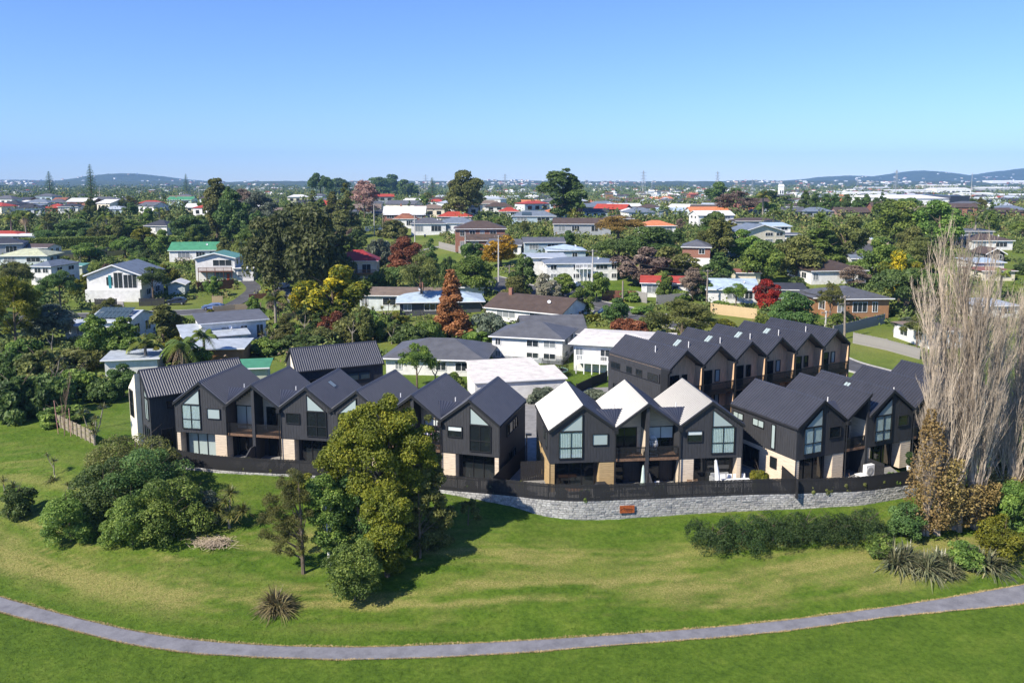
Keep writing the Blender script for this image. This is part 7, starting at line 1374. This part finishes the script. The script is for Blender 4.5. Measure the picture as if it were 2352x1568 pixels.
paling([(1258, 814), (1320, 802), (1378, 790)], 32, M_PAL, 'tall grey paling fence right of the white weatherboard house', .18); paling([(1120, 838), (1180, 832), (1255, 822)], 12, M_PAL, 'low grey fence before the white weatherboard house', .2); paling([(650, 732), (690, 728)], 12, M_PALN, 'timber fence behind the garden palm', .26)
paling([(1325, 905), (1360, 888), (1395, 875)], 24, M_FENCE, 'black paling fence behind the glaring roofs', .16)
paling([(2028, 560), (2056, 560)], 8, M_OLD, 'brown fence by the street lamp', .4); paling([(1950, 553), (2040, 566)], 9, M_OLD, 'brown boundary fence behind the silver car', .4)
# side fences between the townhouse gardens
def panel_fence(a, b, h, label, mat=None):
    a, b = Vector(a), Vector(b); root = empty('garden_fence', (a.x, a.y, a.z), 0, label, 'fence', 'dark garden fences'); L = (b - a).length; n = int(L / .16); ang = atan2(b.y - a.y, b.x - a.x); me = MB().box(-.072, .072, -.012, .012, 0, h).mesh('paling', mat or M_FENCE)
    for k in range(n): p_ = a.lerp(b, (k + .5) / n) - a; link('paling', me, root, p_, ang)
    MB().box(0, L, .013, .05, h * .25, h * .25 + .08).box(0, L, .013, .05, h * .8, h * .8 + .08).build('rail', mat or M_FENCE, root, rz=ang)
panel_fence(yawed(BLK_A2, YAW_A2, 16.6, -2.6, .08), yawed(BLK_A2, YAW_A2, 17.0, 6.5, .08), 1.75, 'dark side fence right of the left townhouse row')
panel_fence(yawed(BLK_C, YAW_C, -1.6, -2.0, .08), yawed(BLK_C, YAW_C, -.25, 1.4, .08), 1.75, 'dark side fence left of the right-hand townhouse row'); panel_fence(yawed(BLK_C, YAW_C, 8.6, -1.9, .08), yawed(BLK_C, YAW_C, 8.6, -.05, .08), 1.6, 'dark divider fence beside the heat pump')
panel_fence(yawed(BLK_B, YAW_B, -2.2, 3.0, .08), yawed(BLK_B, YAW_B, -.1, 3.0, .08), 1.8, 'dark gate between the left row and the glaring-roofed block')
panel_fence(yawed(BLK_A1, YAW_A1, -.5, -1.5, .3), yawed(BLK_A1, YAW_A1, -3.5, 2.2, .3), 1.5, 'dark fence before the far-left townhouse')
# power poles and wires
M_POLE = plain('concrete_pole', (.50, .48, .45), .85, .12, 1); M_WPOLE = plain('timber_pole', (.26, .22, .18), .9, .2, 2); M_WIRE = plain('cable', (.03, .03, .03), .6); M_INS = plain('insulator', (.35, .33, .30), .4)
PTOP = {}
def pole(px, base, top, label, conc=True, arm=True, key=None, lean=0):
    g = G(px, base); H = (base - top) * g.y / FPX; root = empty('power_pole', g, .5, label, 'pole', 'power poles'); m_ = M_POLE if conc else M_WPOLE; MB().tube([(0, 0, -.4), (lean, 0, H)], [.20, .13], 8).build('post', m_, root)
    if arm:
        for z in (H - .35, H - 1.3): MB().box(-1.15 + lean, 1.15 + lean, -.06, .06, z - .06, z + .06).build('crossarm', M_WPOLE, root)
        for k in range(4): xx = -1.0 + k * .66 + lean; MB().tube([(xx, 0, H - .29), (xx, 0, H - .08)], .045, 6).build('insulator', M_INS, root)
    PTOP[key or px] = g + Vector((0, 0, H - .2)); return root
for a in [(860, 538, 470, 'concrete power pole on the centre ridge'), (953, 560, 493, 'concrete power pole left of the slate-roofed houses'), (1069, 592, 533, 'concrete power pole before the brick house'), (1145, 650, 540, 'concrete power pole in front of the golden tree'), (1360, 690, 572, 'tall concrete power pole at the street corner'), (1429, 732, 643, 'timber service pole beside the street', False, False), (1623, 702, 618, 'timber power pole behind the rear terrace', False), (1940, 778, 676, 'leaning timber power pole by the grey fence', False, True, None, -.5), (180, 464, 441, 'far pole beside the norfolk pine', True), (458, 462, 428, 'far pole left of the macrocarpa'), (230, 466, 430, 'pole just right of the tallest norfolk pine'), (1170, 680, 608, 'timber pole left of the cream tree', False), (1895, 760, 712, 'short pole stub by the dark bush', True), (880, 545, 490, 'thin pole right of the ridge pole', False), (2228, 470, 398, 'tall steel pole at the far right')]: pole(*a)
def wire(a, b, sag, label, sep=0.0):
    a, b = Vector(a), Vector(b); pts = [a.lerp(b, t) - Vector((0, 0, sag * 4 * t * (1 - t))) for t in np.linspace(0, 1, 14)]; o = a.copy(); MB().tube([p_ - o for p_ in pts], .022, 4).build('power_line', M_WIRE, None, loc=o, label=label, cat='cable', group='overhead wires')
for k1, k2, lab in ((1360, 1623, 'from the corner pole to the pole behind the terrace'), (1360, 1145, 'from the corner pole to the golden tree pole'), (1145, 1069, 'from the golden tree pole to the brick house pole'), (1069, 953, 'from the brick house pole to the slate roofs'), (953, 860, 'along the centre ridge'), (1623, 1940, 'from behind the terrace to the leaning pole')):
    d = (PTOP[k2] - PTOP[k1]).normalized(); sd = Vector((-d.y, d.x, 0))
    for j, nm in ((-1, 'left'), (0, 'middle'), (1, 'right')): wire(PTOP[k1] + sd * j * .8, PTOP[k2] + sd * j * .8, 1.0, '%s overhead wire running %s' % (nm, lab))
g = G(2059, 560); root = empty('street_lamp', g, radians(180), 'tall grey street lamp with curved arm by the curving street', 'street lamp'); H = 64 * g.y / FPX; MB().tube([(0, 0, -.2), (0, 0, H * .8), (.15, 0, H * .93), (.7, 0, H), (1.5, 0, H)], [.11, .09, .08, .07, .06], 7).build('post', M_STEEL, root); MB().box(1.3, 2.1, -.14, .14, H - .08, H + .06).build('lamp_head', M_STEEL, root)
pb = yawed(BLK_B, YAW_B, -1.5, 4.2); root = empty('post_lamp', pb, 0, 'slim black post lamp in the alley left of the glaring roofs', 'lamp'); MB().tube([(0, 0, 0), (0, 0, 3.9)], .06, 7).build('post', M_TRIM, root); MB().box(-.1, .45, -.14, .14, 3.9, 4.05).build('lamp_head', M_TRIM, root)
# cars
M_TYRE = plain('tyre_rubber', (.02, .02, .02), .9); M_RIM = plain('alloy', (.45, .45, .46), .35, .05, 2, metal=.6); M_LAMP = plain('headlamp', (.7, .7, .68), .15, .02, 2); M_TAIL = plain('tail_lamp', (.35, .02, .02), .3, .02, 2)
def car(px, py, yaw, col, name, label, suv=False):
    g = G(px, py); root = empty(name, g + Vector((0, 0, .08)), radians(yaw), label, 'car'); m_ = plain('car_paint_' + name + str(px), col, .25, .04, 1, .6); hh = 1.62 if suv else 1.42; prof = [(-2.15, .35), (-2.2, .70), (-1.95, .95), (-1.15, 1.0), (-.55, hh - .06), (.95, hh), (1.75 if suv else 1.45, hh - .12), (2.15 if suv else 2.05, .98), (2.2, .6), (2.15, .35)]
    b = MB(); W = .86; ns = len(prof)
    for s, ins in ((-1, 0), (1, 0)):
        for x, z in prof: b.v.append((x, s * (W - (.18 if z > 1.05 else 0) - (.06 if abs(x) > 2.0 else 0)), z))
    b.f = [tuple(range(ns - 1, -1, -1)), tuple(range(ns, 2 * ns))] + [(i, (i + 1) % ns, ns + (i + 1) % ns, ns + i) for i in range(ns)]; b.build('body', m_, root)
    for s in (-1, 1): MB().prism([(-.95, s * (W - .125), 1.06), (1.55, s * (W - .125), 1.06), (1.2, s * (W - .17), hh - .13), (-.48, s * (W - .17), hh - .13)], (0, s * .02, 0)).build('side_window', M_GDARK, root)
    _w = MB().poly([(-1.14, -W + .2, 1.03), (-1.14, W - .2, 1.03), (-.60, W - .24, hh - .10), (-.60, -W + .24, hh - .10)]).build('windscreen', M_GBLUE, root); _w.location = (-.02, 0, .02)
    _w = MB().poly([(2.10, W - .2, 1.05), (2.10, -W + .2, 1.05), (1.62 if suv else 1.48, -W + .24, hh - .16), (1.62 if suv else 1.48, W - .24, hh - .16)]).build('rear_window', M_GDARK, root); _w.location = (.03, 0, .02)
    for x in (-1.35, 1.35):
        for s in (-1, 1):
            wv = MB().lathe([(.33, -.1), (.33, .1)], k=14).build('wheel', M_TYRE, root, loc=(x, s * .80, .33)); wv.rotation_euler = (radians(90), 0, 0); MB().lathe([(.19, -.11), (.19, .11)], k=10).build('rim', M_RIM, wv)
    for s in (-1, 1): MB().box(-2.19, -2.02, s * .62 - .16, s * .62 + .16, .68, .82).build('headlight', M_LAMP, root); MB().box(2.08, 2.2, s * .62 - .14, s * .62 + .14, .72, .88).build('taillight', M_TAIL, root)
    MB().box(-2.235, -2.20, -.26, .26, .42, .53).build('number_plate', M_WHT, root); return root
car(1318, 662, 62, (.72, .74, .76), 'parked_car', 'white hatchback parked on the driveway by the concrete pole'); car(1390, 728, 12, (.015, .035, .09), 'parked_car', 'dark blue car parked on the street behind the low hedge', True); car(1996, 556, 150, (.42, .46, .50), 'moving_car', 'silver car rounding the bend of the right-hand street'); car(405, 700, 8, (.02, .025, .04), 'parked_car', 'black car in the shade right of the white gabled house', True); car(490, 712, 5, (.12, .18, .34), 'parked_car', 'blue car half hidden behind the pale timber fence'); car(648, 664, 70, (.55, .56, .57), 'parked_car', 'silver car on the driveway under the huge spreading tree'); car(1042, 616, 60, (.03, .04, .09), 'parked_car', 'navy car on the central slope near the green verge')
def bin_(px, py, lid, label):
    g = G(px, py); root = empty('wheelie_bin', g, .3, label, 'bin', 'wheelie bins'); MB().prism([(-.25, -.3, .05), (.25, -.3, .05), (.29, -.36, 1.0), (-.29, -.36, 1.0)], (0, .62, 0)).build('body', plain('bin_green', (.02, .03, .025), .6), root); MB().box(-.31, .31, -.4, .32, 1.0, 1.1).build('lid', lid, root)
M_YEL = plain('yellow_lid', (.75, .55, .03), .5, .03); bin_(613, 676, M_YEL, 'left of two yellow-lidded bins by the red-brown fence'); bin_(620, 676, M_YEL, 'right of two yellow-lidded bins by the red-brown fence'); bin_(1370, 694, plain('bin_lid_dark', (.02, .03, .028), .6), 'dark bin at the foot of the corner pole'); bin_(976, 545, plain('bin_lid_blue', (.03, .10, .35), .6), 'blue-lidded bin before the slate-roofed houses')
# trampoline with safety net
g = G(1275, 862); root = empty('trampoline', g, 0, 'round trampoline with a black safety net by the cream-roofed house', 'trampoline'); Rt = 1.75
ring = [(Rt * cos(t), Rt * sin(t), .8) for t in np.linspace(0, 2 * pi, 25)]; MB().tube(ring, .06, 6, False).build('rim_pad', plain('pad_green', (.25, .42, .33), .6), root); MB().poly([(.93 * x, .93 * y, .8) for x, y, z in ring[:-1]]).build('jumping_mat', M_TRIM, root)
m, nt, p, o = new_mat('netting'); nt.nodes.remove(p); tr = N(nt, 'ShaderNodeBsdfTransparent'); df = N(nt, 'ShaderNodeBsdfDiffuse'); df.inputs[0].default_value = (.015, .015, .015, 1); ms = N(nt, 'ShaderNodeMixShader'); ms.inputs[0].default_value = .35; nt.links.new(tr.outputs[0], ms.inputs[1]); nt.links.new(df.outputs[0], ms.inputs[2]); nt.links.new(ms.outputs[0], o.inputs['Surface'])
mb = MB()
for i in range(24): a_, b_ = ring[i], ring[i + 1]; mb.poly([(a_[0], a_[1], .82), (b_[0], b_[1], .82), (b_[0], b_[1], 2.4), (a_[0], a_[1], 2.4)])
mb.build('net', m, root)
for k in range(6): t = 2 * pi * k / 6; MB().tube([(1.02 * Rt * cos(t), 1.02 * Rt * sin(t), 0), (1.08 * Rt * cos(t), 1.08 * Rt * sin(t), 1.5), (Rt * cos(t), Rt * sin(t), 2.5)], .035, 5).build('net_pole', M_TRIM, root)
# white boat hull by the lane
g = G(1965, 868)
# patio things of the centre block
def bl(x, y, z=0.08): return yawed(BLK_B, YAW_B, x, y, z)
M_WPL = plain('white_plastic', (.80, .80, .79), .4, .03); M_WICK = plain('brown_wicker', (.16, .10, .06), .8, .2, 12); M_COVER = plain('black_cover', (.02, .02, .022), .7); M_GCLOTH = plain('pale_green_canvas', (.48, .58, .50), .9, .1, 4); M_TEAK = plain('teak', (.30, .16, .08), .7, .2, 5)
root = empty('closed_parasol', bl(7.95, -1.0), 0, 'closed pale green parasol on the left patio of the glaring block', 'parasol'); MB().tube([(0, 0, 0), (0, 0, 2.5)], .03, 6).build('pole', M_STEEL, root); MB().lathe([(.26, .75), (.20, 1.0), (.15, 1.6), (.10, 2.2), (.03, 2.5)], k=9).build('canopy', M_GCLOTH, root); MB().lathe([(.3, 0), (.28, .08)], k=12).build('base', M_COVER, root)
root = empty('closed_parasol', bl(14.6, -.9), YAW_B, 'large closed white parasol leaning before the right patio doors', 'parasol'); MB().tube([(0, 0, 0), (-.2, 0, 2.75)], .035, 6).build('pole', M_STEEL, root); MB().tube([(.05, 0, .35), (-.0, 0, 1.2), (-.12, 0, 2.0), (-.2, 0, 2.65)], [.26, .22, .17, .10], 9).build('canopy', M_WPL, root); MB().box(-.4, .4, -.4, .4, 0, .07).build('base', M_COVER, root)
def table(pos, yaw, w, d, h, mat, label, name='outdoor_table'):
    root = empty(name, pos, yaw, label, 'table'); MB().box(-w / 2, w / 2, -d / 2, d / 2, h - .05, h).build('tabletop', mat, root)
    for sx in (-1, 1):
        for sy in (-1, 1): MB().box(sx * (w / 2 - .1) - .035, sx * (w / 2 - .1) + .035, sy * (d / 2 - .1) - .035, sy * (d / 2 - .1) + .035, 0, h - .05).build('leg', mat, root)
    return root
def chair(pos, yaw, mat, label, group=None, hb=.85):
    root = empty('outdoor_chair', pos, yaw, label, 'chair', group); MB().box(-.24, .24, -.24, .24, .42, .47).build('seat', mat, root); MB().prism([(-.24, .22, .47), (.24, .22, .47), (.24, .32, hb), (-.24, .32, hb)], (0, .04, 0)).build('backrest', mat, root)
    for sx in (-1, 1):
        for sy in (-1, 1): MB().box(sx * .21 - .02, sx * .21 + .02, sy * .21 - .02, sy * .21 + .02, 0, .42).build('leg', mat, root)
    return root
table(bl(16.4, -.8), YAW_B, 2.5, .95, .74, M_WPL, 'long white outdoor table at the right end of the glaring block')
for k in range(4): chair(bl(15.5 + k * .6, -.1), YAW_B, M_WPL, 'white outdoor chair behind the white table, %s from the left' % ['first', 'second', 'third', 'fourth'][k], 'white chairs at the outdoor table', .95); chair(bl(15.5 + k * .6, -1.5), YAW_B + pi, M_WPL, 'white outdoor chair in front of the white table, %s from the left' % ['first', 'second', 'third', 'fourth'][k], 'white chairs at the outdoor table', .95)
table(bl(6.9, -1.0), YAW_B, 1.5, .9, .72, M_COVER, 'black covered table on the left patio'); chair(bl(5.9, -.9), YAW_B + 1.2, M_COVER, 'black patio chair left of the covered table'); chair(bl(12.1, -.8), YAW_B - .5, M_WICK, 'left of two wicker chairs by the white boards'); chair(bl(12.9, -.8), YAW_B + .4, M_WICK, 'right of two wicker chairs by the white boards'); chair(bl(9.4, -.9), YAW_B + .3, M_WPL, 'white metal chair by the wing wall'); table(bl(2.0, -.7), YAW_B, 1.6, .7, .45, M_TEAK, 'low teak bench under the golden-board patio window', 'teak_bench')
root = empty('covered_barbecue', bl(4.3, -1.1), YAW_B, 'barbecue under a rounded black cover before the golden boards', 'barbecue'); MB().prism([(-.65, -.3, 0), (.65, -.3, 0), (.68, -.3, .75), (.35, -.3, 1.1), (-.35, -.3, 1.1), (-.68, -.3, .75)], (0, .6, 0)).build('cover', M_COVER, root); MB().box(-.5, .5, -.31, -.30, .2, .6).build('side_flap', M_COVER, root)
root = empty('patio_sofa', bl(15.4, .35), YAW_B, 'grey cushioned sofa in front of the right patio doors', 'sofa'); M_GREY = plain('grey_fabric', (.30, .31, .32), .95, .1, 6); MB().box(-.8, .8, -.4, .4, .15, .45).build('seat', M_GREY, root); MB().box(-.8, .8, .3, .5, .45, .9).build('backrest', M_GREY, root)
for s in (-1, 1): MB().box(s * .8 - .1, s * .8 + .1, -.4, .5, .15, .65).build('armrest', M_GREY, root)
# hanging egg chair on the balcony
root = empty('egg_chair', bl(9.25, .75, FH + .13), YAW_B, 'white hanging egg chair on the right balcony of the glaring block', 'chair'); fr = MB().tube([(.45 * cos(t), .45 * sin(t), .03) for t in np.linspace(0, 2 * pi, 13)], .03, 5, False).tube([(-.2, .4, .03), (-.35, .45, 1.2), (-.2, .3, 1.9), (0.05, .0, 2.0)], .03, 5).build('stand', M_WPL, root)
eg = MB()
for k in range(8):
    a = pi * k / 8; eg.tube([(.42 * sin(t) * cos(a), .42 * sin(t) * sin(a), 1.05 - .68 * cos(t)) for t in np.linspace(0, pi, 9)], .016, 4, False); eg.tube([(-.42 * sin(t) * cos(a), -.42 * sin(t) * sin(a), 1.05 - .68 * cos(t)) for t in np.linspace(0, pi, 9)], .016, 4, False)
for z_ in (.6, .85, 1.1, 1.35): r_ = .42 * sqrt(max(0, 1 - ((z_ - 1.05) / .68) ** 2)); eg.tube([(r_ * cos(t), r_ * sin(t), z_) for t in np.linspace(0, 2 * pi, 15)], .014, 4, False)
eg.build('basket', M_WPL, root); MB().lathe([(.1, .45), (.3, .5), (.33, .58), (.1, .6)], k=10).build('cushion', M_GREY, root)
# clothes airer with washing on the left row balcony
root = empty('clothes_airer', yawed(BLK_A2, YAW_A2, 9.6, .9, FH + .13), YAW_A2, 'clothes airer hung with coloured washing on the balcony behind the tree clump', 'clothes rack'); MB().bar((-.7, -.25, 0), (-.7, .25, 1.35), .03).bar((.7, -.25, 0), (.7, .25, 1.35), .03).bar((-.7, .25, 0), (-.7, -.25, 1.35), .03).bar((.7, .25, 0), (.7, -.25, 1.35), .03).build('frame', M_WPL, root)
for k, c in enumerate([(.7, .7, .7), (.10, .12, .45), (.75, .72, .74), (.15, .2, .6), (.6, .25, .45), (.72, .70, .72), (.55, .12, .2), (.7, .55, .65)]): MB().box(-.66 + k * .17, -.54 + k * .17, -.2 + .05 * (k % 2), .2, .55 + .1 * (k % 3), 1.38).build('garment', plain('cloth_%d' % k, c, .95), root)
# heat pump, topiary, small garden table in the right-hand row
pc = lambda x, y, z=0.08: yawed(BLK_C, YAW_C, x, y, z)
root = empty('heat_pump', pc(8.0, -.75, .1), YAW_C, 'white heat pump unit on the right-hand patio', 'heat pump'); MB().box(-.5, .5, -.2, .2, .15, 1.25).build('casing', M_WPL, root); fan = MB().lathe([(.38, 0), (.38, .02), (.30, .03), (.05, .02)], k=16).build('fan_grille', plain('grille_grey', (.45, .45, .44), .5), root, loc=(-.06, -.2, .72)); fan.rotation_euler = (radians(90), 0, 0); MB().box(-.5, -.4, -.2, .2, 0, .15).box(.4, .5, -.2, .2, 0, .15).build('foot', M_TRIM, root)
chair(pc(5.6, -1.2), YAW_C + .8, M_WICK, 'brown tub chair by the pale pier of the right-hand row'); table(pc(6.6, -1.2), YAW_C, .8, .8, .7, M_WPL, 'small white table left of the heat pump')
root = empty('topiary', pc(13.0, -.9, .1), 0, 'potted topiary of two clipped balls by the right patio', 'topiary'); MB().lathe([(.16, 0), (.22, .4)], k=12).build('pot', M_WPL, root); MB().tube([(0, 0, .3), (0, 0, 1.3)], .03, 6).build('trunk', M_BARK, root)
R = np.random.default_rng(2)
for z_, r_ in ((.85, .28), (1.45, .33)): V, F, A = lobe_cloud([(0, 0, z_, r_), (0.01, 0, z_, r_ * .98)], 1200, .05, R, .6, .8, 1.0, 1.0); link('clipped_ball', np_mesh('clipped_ball', V, F, LM['hedge'], A), root)
# low planting along the fence, garden shrubs
k = 0
for px, off, r_, lf, lab in [(1190, 1.0, .45, 'bright', 'yellow-green plant at the alley mouth'), (1290, .5, .4, 'olive', 'low shrub inside the fence left of the sign'), (1345, .5, .4, 'mid', 'low shrub inside the fence above the sign'), (1395, .5, .35, 'olive', 'low shrub inside the fence, left patio'), (1520, .6, .45, 'flax' if False else 'mid', 'strappy plant inside the fence by the wing wall'), (1757, 1.2, .75, 'bright', 'bright bush at the side fence of the right-hand row'), (1868, .5, .45, 'olive', 'first low hedge plant inside the right fence'), (1905, .5, .45, 'olive', 'second low hedge plant inside the right fence'), (1945, .5, .45, 'olive', 'third low hedge plant inside the right fence'), (1985, .5, .45, 'olive', 'fourth low hedge plant inside the right fence'), (2025, .5, .45, 'olive', 'fifth low hedge plant inside the right fence'), (2060, .6, .5, 'mid', 'clipped hedge plant by the topiary'), (560, .7, .5, 'olive', 'feathery shrub inside the left fence'), (505, .7, .5, 'olive', 'second feathery shrub inside the left fence'), (620, .6, .45, 'olive', 'third feathery shrub inside the left fence'), (655, .6, .4, 'olive', 'small shrub inside the left fence near the clump'), (1130, .6, .5, 'grey', 'pale twiggy shrub by the shaded slat fence'), (1075, .6, .45, 'dark', 'dark shrub inside the shaded slat fence')]:
    s = px_s(px); p_ = fpos(s); a = fdir(s); pos = Vector((p_.x - sin(a) * off, p_.y + cos(a) * off, .25)); tree('shrub1' if px % 2 else 'shrub2', lf, pos, r_ * 3.0, r_ * 1.3, lab, 'garden_plant', 'plant', group='planting inside the slat fence')
